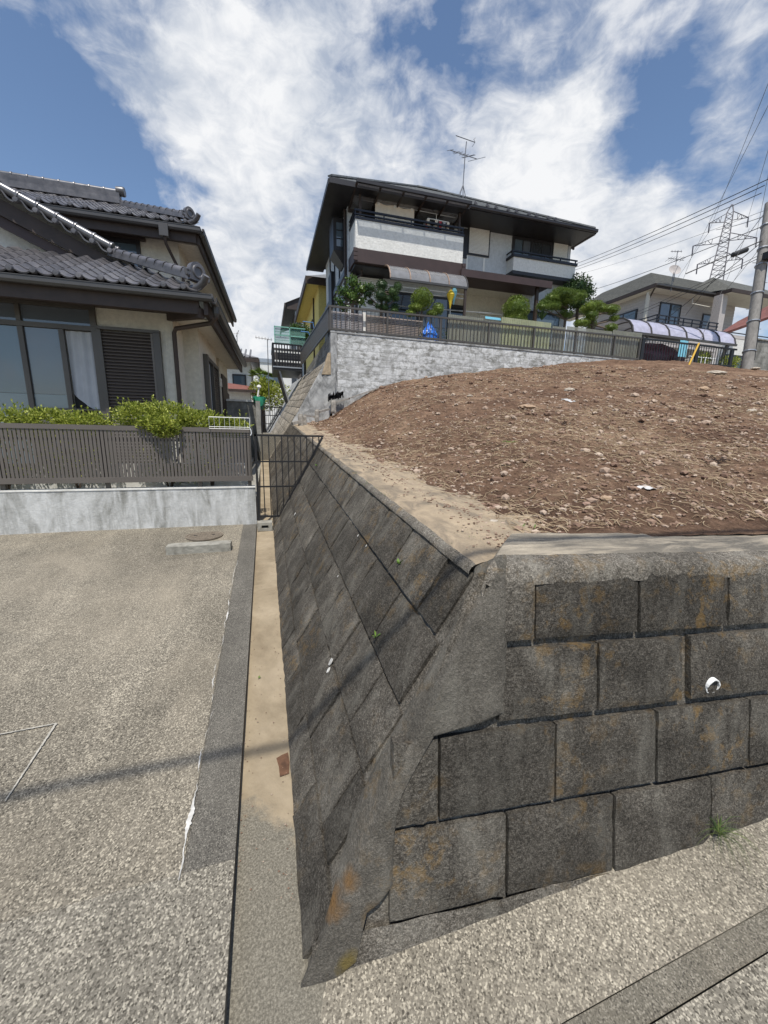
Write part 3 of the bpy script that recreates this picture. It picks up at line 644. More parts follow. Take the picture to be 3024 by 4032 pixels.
# lane coping: rounded outer arris, dusty worn top
rows = []
for i in range(181):
    y = 1.10 + (YE - 0.2) * (i / 180) ** 1.4; z0 = top_y(y); o = V(0.655, y, z0)
    inw = 0.30 + 0.03 * nz((0, y, 0), 1.5)
    prof = [(-0.014, -0.012), (-0.012, 0.0), (-0.002, 0.012), (0.015, 0.020), (0.04, 0.026), (0.08, 0.030), (0.13, 0.032), (0.18, 0.034), (0.25, 0.036), (0.33, 0.038), (inw + 0.35, 0.03)]
    rows.append([o + V(a + 0.005 * nz((a * 9, y, 0), 6), 0, b + 0.008 * nz((a, y, 1), 5) + 0.005 * nz((a, y, 4), 17) + 0.002 * nz((a, y, 4), 60)) for a, b in prof])
nose = [[p for p in r[:4]] for r in rows]; MB().grid(nose).build('coping_nose', 'wall_mortar', wall, True)
MB().grid([r[3:] for r in rows]).build('lane_coping', 'coping', wall, True)
# street coping: weathered nose and dusty top, stepping up from the lane coping along the mitre
tip = fface(0.585, 1.120); pro = [(-0.006, -0.035), (0.0, 0.012), (0.012, 0.024), (0.035, 0.034), (0.07, 0.042), (0.11, 0.050), (0.17, 0.056), (0.24, 0.060), (0.285, 0.060), (0.30, 0.03), (0.305, -0.05)]
rows = []
for i in range(121):
    sx = (i / 120) ** 1.35; r = []
    for a, b in pro:
        x = lerp(tip.x + 0.012 + max(0, a) * 0.92, 5.6, sx); q = fface((x - P0.x) / DF.x, 1.120); drop = 0.055 if i == 0 else 0
        n_ = 0.004 * nz((x, a, 2), 9) + 0.003 * nz((x, a, 5), 30)
        r.append(V(x - (0.004 if i == 0 else 0), q.y + a + 0.006 * nz((x, a, 7), 8) * (a > 0.2), q.z + b * (1 - 0.25 * (i < 2)) + n_ - drop))
    rows.append(r)
MB().grid([r[:5] for r in rows]).build('street_coping_nose', 'wall_mortar', wall, True); MB().grid([r[4:] for r in rows]).build('street_coping', 'coping_front', wall, True)
# weep pipes broken off in the faces
def weep(parent, p, axis, r, ln, ragged=0.35):
    ax = axis.normalized(); x = ax.orthogonal().normalized(); y = ax.cross(x); mb = MB(); rows = []
    for k in range(21):
        a = 2 * math.pi * k / 20; d = x * math.cos(a) + y * math.sin(a); e = ln * (1 - ragged * max(0, nz((math.cos(a) * 2, math.sin(a) * 2, p.x), 1.5)))
        rows.append([p + d * r - ax * 0.05, p + d * r + ax * e, p + d * (r * 0.88) + ax * e, p + d * (r * 0.88) - ax * 0.05])
    mb.grid(rows); mb.build('weep_pipe', 'pvc', parent)
    mb = MB().lathe((0, 0, 0), [(r * 0.9, -0.001), (r * 0.9, 0.001)], 16); q = ax.to_track_quat('Z', 'Y')
    mb.v = [p + q @ v + ax * 0.001 for v in mb.v]; mb.build('pipe_bore', 'rubber', parent)
weep(wall, onF(2800, 2698), (NF + V(0.0, 0, -0.35)), 0.030, 0.010, 0.9)
mb = MB()
for px, py, s_, pl in ((1306, 2608, 0.017, 'L'), (1297, 2640, 0.012, 'L'), (1412, 2110, 0.007, 'L'), (1445, 2150, 0.006, 'L'), (1163, 2025, 0.016, 'L'), (1333, 2270, 0.006, 'L')):
    p = onF(px, py) if pl == 'F' else onL(px, py); n = NF if pl == 'F' else NL; u_ = UF if pl == 'F' else UL; d_ = DF if pl == 'F' else DL
    ringp = [p + n * 0.004 + u_ * s_ * 1.1 * math.sin(a) * (1 + .4 * nz((a, px, 0), 1)) + d_ * s_ * 0.7 * math.cos(a) * (1 + .5 * nz((a, py, 0), 1)) for a in span(0, 2 * math.pi, 11)[:-1]]
    mb.prism(ringp, n * 0.004 * (1 if s_ > 0.01 else 0.5) + V(0, 0, 0))
mb.build('white_chips', 'white_flake', wall)

# ---------------------------------------------------------------- the bank of bare soil
ZB = [(0.9, 1.75), (1.5, 2.15), (2.0, 2.47), (3.2, 2.88), (4.75, 3.18), (6.4, 3.42), (9.5, 3.86), (11.2, 4.10), (14, 4.25), (17, 4.20), (22, 4.25), (32, 4.3)]
def interp(tab, x):
    if x <= tab[0][0]: return tab[0][1]
    for (a, b), (c, d) in zip(tab, tab[1:]):
        if x <= c: return b + (d - b) * (x - a) / (c - a)
    return tab[-1][1]
def smooth(t): t = max(0.0, min(1.0, t)); return t * t * (3 - 2 * t)
def soil_base(x, y):
    s = max(0.0, min(1.0, (y - 1.22) / 9.7)); zf = 1.165 - 0.035 * min(3.5, x) + 0.02 * max(0, x - 3.5)
    p = s ** 0.88; zm = zf + (interp(ZB, x) - zf) * p
    zs = top_y(y) + 0.030; t = max(0.0, (x - 0.90) / (0.9 + 1.2 * s)); tt = 1 - math.exp(-2.4 * t * t) if t < 1.2 else 1 - math.exp(-2.4 * 1.44) + (math.exp(-2.4 * 1.44)) * min(1, (t - 1.2))
    return zs + (zm - zs) * tt
def soil_y0(x): return 1.205 - 0.075 * max(0, min(5.0, x) - 0.95) if x < 5.6 else 0.9
def soil_z(x, y):
    b = soil_base(x, y); k = smooth((x - 0.93) / 0.35) * smooth((y - soil_y0(x)) / 0.25)
    q = (x, y, 0)
    return b + k * (0.045 * nz(q, 0.9, 3) + 0.028 * nz(q, 2.6, 1) + 0.020 * nz(q, 6, 2) + 0.022 * max(0, nz(q, 13, 5)) + 0.012 * max(0, nz(q, 27, 4)) + 0.006 * nz(q, 48, 8)) + (1 - k) * 0.006 * nz(q, 20)
def hit_soil(px, py):
    d = ray(px, py); t = 0.6
    while t < 30:
        p = EYE + d * t
        if p.x > 0.9 and p.y > 1.1 and p.z < soil_z(p.x, p.y): return p
        t += 0.01 + t * 0.002
    return EYE + d * 12
xs = [0.93 + 26 * (i / 540) ** 2.1 for i in range(541)]; ys = [(j / 440) ** 1.6 for j in range(441)]
struct(MB().grid([[(x, lerp(soil_y0(x), 10.99, y), soil_z(x, lerp(soil_y0(x), 10.99, y))) for x in xs] for y in ys]).build('soil_bank', 'soil', smooth=True), 'bank of bare brown soil rising behind the block wall')

ico = None
def ico_data():
    bm = bmesh.new(); bmesh.ops.create_icosphere(bm, subdivisions=1, radius=1); v = [p.co.copy() for p in bm.verts]; f = [tuple(q.index for q in fc.verts) for fc in bm.faces]; bm.free(); return v, f
IV, IF = ico_data()
rnd = random.Random(11)
def soil_pt():
    while True:
        if rnd.random() < 0.78:
            d = 1.3 + 12.5 * rnd.random() ** 1.35; a = math.radians(rnd.uniform(2, 72)); x, y = d * math.sin(a) + 0.2, d * math.cos(a)
        else: x, y = rnd.uniform(1.0, 9), rnd.uniform(1.3, 5)
        if x > 1.0 and 1.28 < y < 10.8 and x < 20: return x, y
mb = MB()
for i in range(11000):
    x, y = soil_pt(); dist = math.hypot(x, y); s = rnd.uniform(0.003, 0.009) * (1 + 0.22 * dist) * (2.3 if rnd.random() < 0.07 else 1)
    c = Vector((x, y, soil_z(x, y) + s * 0.25)); sx, sy, szz = rnd.uniform(.8, 1.5), rnd.uniform(.6, 1.2), rnd.uniform(.4, .8); an = rnd.uniform(0, 6.28); ca, sa = math.cos(an), math.sin(an)
    b = len(mb.v)
    for v in IV:
        k = s * (1 + 0.35 * nz(v, 1.3, i * 0.37)); X, Y, Z = v.x * sx * k, v.y * sy * k, v.z * szz * k
        mb.v.append(Vector((c.x + X * ca - Y * sa, c.y + X * sa + Y * ca, c.z + Z)))
    mb.f += [tuple(q + b for q in f) for f in IF]
for i in range(900):
    y = 1.2 + 6 * rnd.random() ** 1.5; x = 0.98 - abs(rnd.gauss(0, 0.10)) - 0.02 * (y > 4)
    if x < 0.68: continue
    s = rnd.uniform(0.0015, 0.0055) * (1 + .15 * y); c = Vector((x, y, top_y(y) + 0.036 + s * .2)); b = len(mb.v); mb.v += [c + Vector((v.x * s * 1.3, v.y * s, v.z * s * .6)) * (1 + .3 * nz(v, 1.5, i)) for v in IV]; mb.f += [tuple(q + b for q in f) for f in IF]
for i in range(260):
    y = 1.0 + 4 * rnd.random() ** 1.3; x = rnd.choice((-0.15 + abs(rnd.gauss(0, .012)), 0.03 + 0.0 * y - abs(rnd.gauss(0, .018)), rnd.uniform(-.14, .03))); s = rnd.uniform(0.0008, 0.003); c = Vector((x, y, z_drain(y) + s * .3)); b = len(mb.v); mb.v += [c + Vector((v.x * s * 1.4, v.y * s, v.z * s * .6)) for v in IV]; mb.f += [tuple(q + b for q in f) for f in IF]
tag(mb.build('pebbles', 'pebble', kind='stuff'), 'small stones and crumbs scattered over the soil', 'gravel')
mb = MB()
for i in range(13000):
    x, y = soil_pt(); dist = math.hypot(x, y)
    cl = nz((x, y, 0), 0.8, 21) + 0.6 * nz((x, y, 0), 2.4, 33)
    if cl < rnd.uniform(-0.5, 0.25): continue
    ln = rnd.uniform(0.02, 0.085) * (1 + 0.12 * dist) * (2 if rnd.random() < 0.06 else 1); w = rnd.uniform(0.0010, 0.0020) * (1 + 0.26 * dist); a = rnd.gauss(math.pi / 2 + 0.5, 0.9); cur = rnd.uniform(-1.6, 1.6); pts = []; p = Vector((x, y, 0)); lift = rnd.uniform(0, 0.014)
    for k in range(5):
        pts.append(Vector((p.x, p.y, soil_base(p.x, p.y) + (soil_z(p.x, p.y) - soil_base(p.x, p.y)) + 0.003 + lift * math.sin(k / 4 * math.pi) + (0.012 * k / 4 if i % 6 == 0 else 0)))); p = p + Vector((math.cos(a), math.sin(a), 0)) * ln / 4; a += cur * 0.25
    rows = []
    for k, q in enumerate(pts):
        d = (pts[min(4, k + 1)] - pts[max(0, k - 1)]).normalized(); sd = d.cross(Vector((0, 0, 1))).normalized() * w * (1 - 0.15 * k); rows.append([q - sd, q + Vector((0, 0, w * 0.8)), q + sd])
    mb.grid(rows)
tag(mb.build('dry_straw', 'straw', kind='stuff'), 'dead grass stalks and roots strewn over the soil', 'dry grass')
def rock(px, py, size, label, mat, seed, flat=0.55, wide=1.2):
    p = hit_soil(px, py); bm = bmesh.new(); bmesh.ops.create_icosphere(bm, subdivisions=3, radius=1)
    for v in bm.verts:
        q = v.co.copy(); k = 1 + 0.35 * nz(q, 1.1, seed) + 0.16 * nz(q, 2.7, seed + 3) + 0.05 * nz(q, 7, seed); k = min(k, 0.80 + 0.22 * abs(nz(q, 1.6, seed + 11)) * 2)
        v.co = p + Vector((q.x * k * wide, q.y * k, q.z * k * flat)) * size + V(0, 0, size * flat * 0.15)
    o = bm_build(bm, 'stone', mat, None, False); tag(o, label, 'stone', 'larger stones on the soil bank'); return o
mat_plaster('pale_rock', (0.50, 0.44, 0.36), (0.24, 0.19, 0.14), 0.7, (1, 1, 1), 25, 0.8, 60, (0.42, 0.62)); mat_plaster('tan_rock', (0.42, 0.30, 0.20), (0.26, 0.18, 0.12), 0.6, (1, 1, 1), 20, 0.8, 60); mat_plaster('pink_rock', (0.38, 0.25, 0.19), (0.2, 0.13, 0.10), 0.6, (1, 1, 1), 25, 0.8, 60)
rock(1942, 2062, 0.024, 'pale lumpy stone on the soil edge near the wall corner', 'pale_rock', 3, 0.8, 1.2)
rock(2078, 1606, 0.13, 'flat tan stone slab half way up the bare bank', 'tan_rock', 8, 0.35, 1.3)
rock(2242, 1538, 0.10, 'pale rounded stone near the top of the bank above the slab', 'pale_rock', 15, 0.5, 1.2)
rock(2815, 1472, 0.22, 'broad pale stone on the crest of the bank beside the pole', 'pale_rock', 22, 0.35, 1.5)
rock(2975, 1452, 0.12, 'grey stone at the crest right of the pole foot', 'pale_rock', 29, 0.4, 1.5)
rock(2770, 1535, 0.11, 'brownish lump of stone under the broad crest stone', 'tan_rock', 31, 0.6, 1.1)
rock(2385, 1965, 0.030, 'tan stone in the lower bank above the street coping', 'tan_rock', 35, 0.6, 1.1)
rock(2310, 1985, 0.022, 'reddish stone left of the tan one above the coping', 'pink_rock', 41, 0.6, 1.2)
rock(1955, 1998, 0.022, 'small pinkish stone uphill of the pale lumpy one', 'pink_rock', 47, 0.7, 1.1)
rock(2960, 1620, 0.06, 'pale stone at the right edge of the bank', 'pale_rock', 53, 0.6, 1.3)
rock(1850, 1560, 0.05, 'small white stone on the left part of the upper bank', 'pale_rock', 59, 0.5, 1.4)
def clod(px, py, size, label, mat, seed, n=26):
    p = hit_soil(px, py); mb = MB(); r = random.Random(seed)
    for i in range(n):
        q = p + Vector((r.gauss(0, size), r.gauss(0, size), 0)); q.z = soil_z(q.x, q.y) + r.uniform(0, size * 0.6); a = r.uniform(0, 6.28); d = Vector((math.cos(a), math.sin(a), r.uniform(-.2, .6))).normalized(); l = size * r.uniform(0.5, 1.6)
        mb.tube([q, q + d * l * 0.5 + Vector((0, 0, l * 0.12)), q + d * l], [size * 0.05, size * 0.07, size * 0.02], 4)
    for i in range(6):
        q = p + Vector((r.gauss(0, size * .6), r.gauss(0, size * .6), 0)); q.z = soil_z(q.x, q.y); b = len(mb.v); s = size * r.uniform(.15, .35); mb.v += [q + v * s * (1 + .4 * nz(v, 2, i)) for v in IV]; mb.f += [tuple(k + b for k in f) for f in IF]
    return tag(mb.build('dug_out_roots', mat), label, 'roots', kind='stuff')
simple('dark_root', (0.045, 0.028, 0.020), 0.95, 0, 0.4, 30)
clod(2820, 1822, 0.050, 'dark tangle of dug out roots on the right of the bank', 'dark_root', 3)
clod(2220, 1672, 0.045, 'small dark clump of roots below the slab', 'dark_root', 4, 16)
clod(2120, 1410 + 60, 0.05, 'heap of dry roots on the crest in front of the fence', 'straw', 5, 30)
def greens(px, py, size, label, seed, n=9):
    p = hit_soil(px, py); mb = MB(); r = random.Random(seed)
    for i in range(n):
        q = p + Vector((r.gauss(0, size), r.gauss(0, size * .6), 0)); q.z = soil_z(q.x, q.y) + 0.006; a = r.gauss(0.5, 0.5); d = Vector((math.cos(a), math.sin(a), r.uniform(0.05, .3))).normalized(); mb.leaf(q, d, Vector((0, 0, 1)), size * r.uniform(1.0, 2.0), size * 0.22)
    return tag(mb.build('cut_green_leaves', 'leaf_weed'), label, 'leaves')
greens(2000, 1745, 0.045, 'tuft of cut green leaves half way up the bank', 3, 10)
greens(2118, 2078, 0.030, 'single fresh green leaf lying at the street coping', 5, 2)
# scraps of translucent plastic film pressed into the soil
def scrap(px, py, w, h, label, seed):
    p = hit_soil(px, py); rows = []
    for j in range(7):
        r = []
        for i in range(7):
            x = p.x + (i / 6 - .5) * w * (1 + .3 * nz((i, j, seed), 1)); y = p.y + (j / 6 - .5) * h * (1 + .3 * nz((j, i, seed), 1)); r.append((x, y, soil_z(x, y) + 0.008 + 0.010 * abs(nz((x, y, seed), 30))))
        rows.append(r)
    return tag(MB().grid(rows).build('plastic_scrap', 'plastic_sheet', smooth=True), label, 'plastic')
scrap(2240, 1577, 0.14, 0.22, 'small white scrap of plastic high on the bank', 3)
scrap(2550, 1925, 0.07, 0.09, 'crumpled clear plastic scrap on the lower right of the bank', 6)

# ---------------------------------------------------------------- taller wall further up the lane, white block wall above the bank
up = thing('upper_retaining_wall', 'pale weathered sloping block wall rising along the lane below the white wall', 'retaining wall', (1.0, 11.2, 1.7))
US = 11.0; VTOP = (3.60 - z_drain(11.6)) / UL.z * 0.985
MB().add([lface(YE, -0.3, 0.03), lface(26, -0.3, 0.03), lface(26, VTOP, 0.03), lface(US - 0.81 + 0.36, VTOP, 0.03), lface(YE, VT + 0.05, 0.03)], [(0, 1, 2, 3, 4)]).build('core', 'rough_mortar', up)
BU = [block_mesh('block', 'upper_block', s + 50, 5, 4, 0.05, 0.004, 0.010) for s in range(4)]
nrow = 13; hrow = 0.255
for r in range(nrow):
    v0 = ROWS_L[r] if r < 5 else VT + (r - 5) * hrow + 0.004
    v1 = ROWS_L[r + 1] if r < 5 else v0 + hrow - 0.004
    if v0 > VTOP - 0.1: break
    u = YE + 0.02 + (0.2 if r % 2 else 0) + 0.0 * v0
    while u < 17.5:
        l = 0.8 if r > 4 else 0.4
        put_block(BU, up, lface(u + l / 2, (v0 + min(v1, VTOP)) / 2), DL, UL, NL, l - 0.012, min(v1, VTOP) - v0 - 0.016, 0.006); u += l
# rough mortared end of that wall, above the coping
E0 = [V(0.69, 11.05, 1.72), V(1.10, 11.0, 1.70), V(1.55, 10.98, 2.0), V(1.86, 10.97, 2.45), V(1.80, 10.98, 3.0), V(1.76, 11.02, 3.55), V(1.66, 11.08, 3.47)]
cx = sum((p for p in E0), Vector()) / len(E0); mb = MB(); rows = []
for k in range(15):
    t = k / 14; lft = V(lerp(0.655, 1.70, t), 11.12, lerp(1.68, 3.52, t)); rgt = V(lerp(1.60, 1.88, min(1, t * 2.2)), 10.955, lerp(1.60, 3.58, t)); r = []
    for i in range(13):
        p = lft.lerp(rgt, i / 12); r.append(p + V(0, -1, 0.1) * (0.05 * nz(p, 4) + 0.03 * nz(p, 11)) + V(0, -0.02, 0))
    rows.append(r)
mb.grid(rows).build('mortared_end', 'rough_mortar', up, True)
mb = MB().hexa([V(1.52, 11.02, 3.05), V(1.76, 10.96, 3.05), V(1.76, 11.2, 3.05), V(1.52, 11.2, 3.05), V(1.70, 11.04, 3.62), V(1.76, 11.0, 3.62), V(1.76, 11.2, 3.62), V(1.70, 11.2, 3.62)])
mb.build('tan_patch', 'coping', up)
ww = thing('white_block_wall', 'tall white painted concrete block wall with flaking grey patches above the bank', 'block wall', (1.76, 11.0, 2.2))
YW = 11.0; WZ = 4.13
MB().box(1.80, 17.0, YW + 0.007, YW + 0.16, 1.8, WZ).build('core', 'grey_block', ww)
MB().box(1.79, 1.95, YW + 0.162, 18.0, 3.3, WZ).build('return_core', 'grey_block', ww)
def plain_block(name, mat, seed, depth=0.03):
    return block_mesh(name, mat, seed, 4, 3, depth, 0.0012, 0.0025)
BWm = [plain_block('block', 'white_block', s + 70) for s in range(4)]; BWg = [plain_block('block', 'grey_block', s + 80) for s in range(4)]
ch = 0.196; nb = 0
for r in range(9):
    z1 = WZ - 0.012 - r * ch; z0 = z1 - ch + 0.007
    x = 1.95 - (0.2 if r % 2 else 0.0)
    while x < 12.4:
        a, b = max(x, 1.93), x + 0.40
        if soil_base((a + b) / 2, 10.9) < z1 and b - a > 0.12:
            o = put_block(BWm, ww, V((a + b) / 2, YW + 0.002, (z0 + z1) / 2), V(1, 0, 0), V(0, 0, 1), V(0, -1, 0), b - a - 0.006, z1 - z0, 0.002); nb += 1
        x += 0.40
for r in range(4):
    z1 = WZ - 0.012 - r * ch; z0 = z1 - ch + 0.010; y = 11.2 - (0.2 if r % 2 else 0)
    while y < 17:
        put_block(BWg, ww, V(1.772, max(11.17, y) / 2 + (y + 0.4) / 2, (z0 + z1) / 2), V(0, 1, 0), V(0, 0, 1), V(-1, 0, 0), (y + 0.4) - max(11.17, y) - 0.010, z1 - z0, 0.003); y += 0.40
rows = []
for k in range(21):
    z = lerp(2.2, 4.12, k / 20); rows.append([V(x, y, z) + V(-0.5, -0.7, 0) * (0.020 * nz((x, y, z), 6) + 0.012 * nz((x, y, z), 19)) for x, y in ((1.762, 11.19), (1.757, 11.06), (1.765, 10.985), (1.80, 10.972), (1.87, 10.975), (1.935, 10.99))])
MB().grid(rows).build('corner_mortar', 'rough_mortar', ww, True)
rows = []
for k in range(50):
    x = 1.78 + k * 0.12; zt = max(2.62, soil_base(x, 10.9) + 0.03) + 0.06 * nz((x, 0, 0), 3); r = []
    for i in range(6):
        z = lerp(zt, 1.95, i / 5); r.append(V(x, YW - 0.030 + 0.02 * (i == 0) - 0.012 * i + 0.02 * nz((x, 0, z), 7), z))
    rows.append(r)
MB().grid(rows).build('base_mortar', 'rough_mortar', ww, True)
MB().box(1.76, 17.0, YW - 0.012, YW + 0.17, WZ + 0.002, WZ + 0.045).build('capping', 'rough_mortar', ww)

# terraces the houses stand on
struct(MB().box(1.96, 18.5, YW + 0.17, 26, 2.0, 4.12).build('house_terrace', 'cast_concrete'), 'level terrace of the upper house lot')
struct(MB().box(18.6, 60, 13.0, 60, 1.0, 4.2).build('right_terrace', 'cast_concrete'), 'level lots to the right of the upper house')
struct(MB().box(-14, -0.36, 5.30, 14.2, -0.2, 0.72).build('house_yard', 'cast_concrete'), 'yard of the tiled house behind the low wall')
struct(MB().box(-0.35, -0.158, 5.23, 12.4, -0.2, 0.62).build('lane_ledge', 'cast_concrete'), 'concrete ledge along the lane beside the yard')
struct(MB().box(-0.157, 1.6, 11.42, 40, 0.2, 1.42).build('lane', 'drain_grey'), 'raised narrow lane beyond the second gate')
struct(MB().box(-30, -0.16, 14.3, 70, -0.2, 1.35).build('far_yards', 'cast_concrete'), 'yards of the houses further up the lane')

# ---------------------------------------------------------------- stakes and boards at the top of the lane coping
def stake(px, py0, py1, Y, w, label, seed):
    a = at(px, py1, Y); b = at(px, py0, Y); o = bm_build(chipped_box(a.x - w, a.x + w, Y - w, Y + w, a.z - 0.15, b.z, 0.012, seed, 6, 0.006), 'wooden_stake', 'old_wood'); tag(o, label, 'stake', 'weathered stakes along the head of the bank')
stake(1184, 1629, 1677, 9.6, 0.055, 'tallest grey weathered stake at the end of the lane coping', 3)
stake(1200, 1637, 1662, 9.9, 0.045, 'short split stake just behind the tallest one', 5)
stake(1248, 1612, 1640, 10.2, 0.05, 'weathered stake in the middle of the row', 7)
stake(1313, 1577, 1606, 10.5, 0.065, 'thick weathered stake nearest the white wall', 9)
def board(p, q, w, h, label, seed):
    mb = MB().bar(p, q, w, h); tag(mb.build('old_board', 'old_wood'), label, 'board', 'weathered boards along the head of the bank')
board(at(1150, 1668, 9.5), at(1186, 1660, 9.6), 0.10, 0.07, 'short grey board stub left of the tallest stake', 1)
board(at(1200, 1635, 10.1), at(1246, 1642, 10.3), 0.05, 0.04, 'thin board between the split stake and the middle stake', 2)
board(at(1255, 1622, 10.3), at(1296, 1611, 10.5), 0.06, 0.05, 'board running right from the middle stake', 3)
board(at(1322, 1583, 10.6), at(1375, 1570, 10.75), 0.06, 0.04, 'pale board running right from the thick stake', 4)
board(at(1375, 1568, 10.7), at(1530, 1515, 10.85), 0.10, 0.03, 'long dark board leaning where bank meets white wall', 5)
rows = []
for i in range(22):
    r = []
    for j in range(9):
        t = i / 21; p = at(lerp(1292, 1352, t), lerp(1572, 1558, t) - j * 2.6, 10.78); r.append(p + V(0, -0.20 * abs(nz((i * .45, j * .6, 2), 1)) + 0.05, 0.13 * nz((i * .5, j * .5, 7), 1) - 0.03))
    rows.append(r)
simple('black_film', (0.012, 0.012, 0.013), 0.22, 0, 0.2, 20)
tag(MB().grid(rows).build('black_plastic_sheet', 'black_film', smooth=True), 'crumpled shiny black plastic sheet tucked behind the stakes', 'plastic sheet')

# ---------------------------------------------------------------- weeds
def weed(p, n, label, size, leafy=True, seed=0, grp=None, tilt=(0, -1, 0), mat='leaf_weed'):
    mb = MB(); r = random.Random(seed); tl = Vector(tilt)
    for i in range(n):
        a = r.uniform(0, 6.28); d = (Vector((math.cos(a), math.sin(a), r.uniform(0.4, 1.4))) + tl * 0.5).normalized()
        if leafy: mb.leaf(p, d, Vector((0, 0, 1)), size * r.uniform(.6, 1.1), size * 0.36)
        else:
            l = size * r.uniform(.5, 1.1); w = 0.0010; pts = [p + Vector((r.uniform(-1, 1), r.uniform(-1, 1), 0)) * 0.012]
            for k in range(4): d = (d + Vector((0, 0, -0.22 - 0.16 * k))).normalized(); pts.append(pts[-1] + d * l / 4)
            rows = [[q - Vector((d.y, -d.x, 0)) * w * (1 - k * .22), q + Vector((0, 0, .0005)), q + Vector((d.y, -d.x, 0)) * w * (1 - k * .22)] for k, q in enumerate(pts)]
            mb.grid(rows)
    return tag(mb.build('grass_tuft' if not leafy else 'weed', mat), label, 'grass' if not leafy else 'weed', grp)
mat_leaf('grass_blade', (0.04, 0.08, 0.02), (0.09, 0.15, 0.035), (0.30, 0.30, 0.10), 0.3)
weed(onF(2815, 3262) + NF * 0.012, 80, 'tuft of thin dark grass at the wall foot on the pavement', 0.15, False, 3, mat='grass_blade')
weed(onL(1572, 2222) + NL * 0.006, 9, 'bright green weed on the lane face below the coping', 0.035, True, 4)
weed(onL(1485, 2510) + NL * 0.006, 7, 'green weed at a lower joint on the shaded lane face', 0.030, True, 5)
weed(onL(1247, 1836) + NL * 0.006, 7, 'small yellow green weed near the gate on the lane face', 0.04, True, 6)
weed(V(-0.09, 2.12, z_drain(2.12) + 0.002), 8, 'tiny green sprout in the middle of the beige drain', 0.016, True, 7)
mb = MB(); r = random.Random(2)
for i in range(420):
    y = 1.25 + 5.5 * r.random() ** 1.6; x = 0.655 + r.gauss(0.02, 0.02) + (0.15 * r.random() if y < 1.8 else 0); q = V(x, y, top_y(y) + 0.015 + 0.05 * max(0, x - .66)); a = r.uniform(0, 6.28)
    if nz((0, y, 0), 2.2, 4) < 0.05: continue
    mb.leaf(q, Vector((math.cos(a), math.sin(a), r.uniform(.3, 1.2))).normalized(), Vector((0, 0, 1)), r.uniform(.008, .022), .003)
tag(mb.build('dry_moss', 'grass_blade', kind='stuff'), 'thin dry moss and grass along the coping edge', 'moss')

# ---------------------------------------------------------------- low stained wall and slatted fence on the left
t = thing('low_concrete_wall', 'low white rendered wall streaked with black stains at the head of the driveway', 'wall', (-2.2, 5.1, 0.3))
rows = []
for j in range(9):
    z = lerp(0.1, 0.795, j / 8); rows.append([V(x, 5.10 + 0.004 * nz((x, 0, z), 3) + 0.002 * nz((x, 0, z), 12), z) for x in span(-5.6, -0.155, 60)])
mb = MB().grid(rows); mb.box(-5.6, -0.155, 5.106, 5.22, 0.1, 0.793); mb.build('body', 'low_wall', t, True)
MB().box(-5.6, -0.152, 5.094, 5.226, 0.797, 0.812).build('cap', 'wall_cap', t)
t = thing('slatted_fence', 'brown aluminium fence of narrow upright slats on the low wall', 'fence', (-2.0, 5.14, 0.81))
FX0, FX1 = -3.7, -0.195
MB().box(FX0, FX1, 5.118, 5.162, 1.478, 1.530).build('top_rail', 'slat_alu', t)
MB().box(FX0, FX1 + 0.02, 5.112, 5.162, 0.884, 0.945).build('bottom_rail', 'slat_alu', t)
MB().box(FX0, FX1, 5.150, 5.164, 1.36, 1.385).build('back_rail', 'brown_alu', t)
sm = MB().box(-0.0135, 0.0135, -0.006, 0.006, 0, 0.545).mesh('slat', 'slat_alu')
x = FX1 - 0.02; i = 0
while x > FX0:
    place('slat', sm, t, (x, 5.132, 0.940)); x -= 0.0378; i += 1
for x in (-0.22, -0.80, -1.78, -2.76, -3.60):
    MB().box(x - 0.022, x + 0.022, 5.166, 5.205, 0.80, 1.50).build('post', 'brown_alu', t)
MB().box(FX1 - 0.004, FX1 + 0.012, 5.114, 5.166, 0.93, 1.528).build('end_cap', 'brown_alu', t)
# wire basket hung on the fence end
t = thing('wire_basket', 'white wire basket hooked over the end of the fence top', 'wire basket', (-0.41, 5.14, 1.52))
x0, x1, y0, y1, z0, z1 = -0.64, -0.185, 5.085, 5.19, 1.520, 1.655
for nm, z in (('rim_wire', z1), ('base_wire', z0), ('base_wire', z0 + 0.022)):
    MB().tube([(x0, y0, z), (x1, y0, z), (x1, y1, z), (x0, y1, z), (x0, y0, z)], 0.0026, 5).build(nm, 'white_wire', t)
wm = MB().tube([(0, 0, 0), (0, 0, z1 - z0)], 0.0017, 4).mesh('upright_wire', 'white_wire')
for k in range(9): place('upright_wire', wm, t, (lerp(x0, x1, k / 8), y0, z0))
for k in range(3): place('upright_wire', wm, t, (x1, lerp(y0, y1, k / 2), z0))
MB().tube([(x1, y0, z0 + 0.01), (x1 + 0.012, y0, z0 - 0.01), (x1 + 0.016, y0, z0 - 0.05), (x1 + 0.004, y0, z0 - 0.075)], 0.006, 5).build('plastic_tie', 'pvc', t)

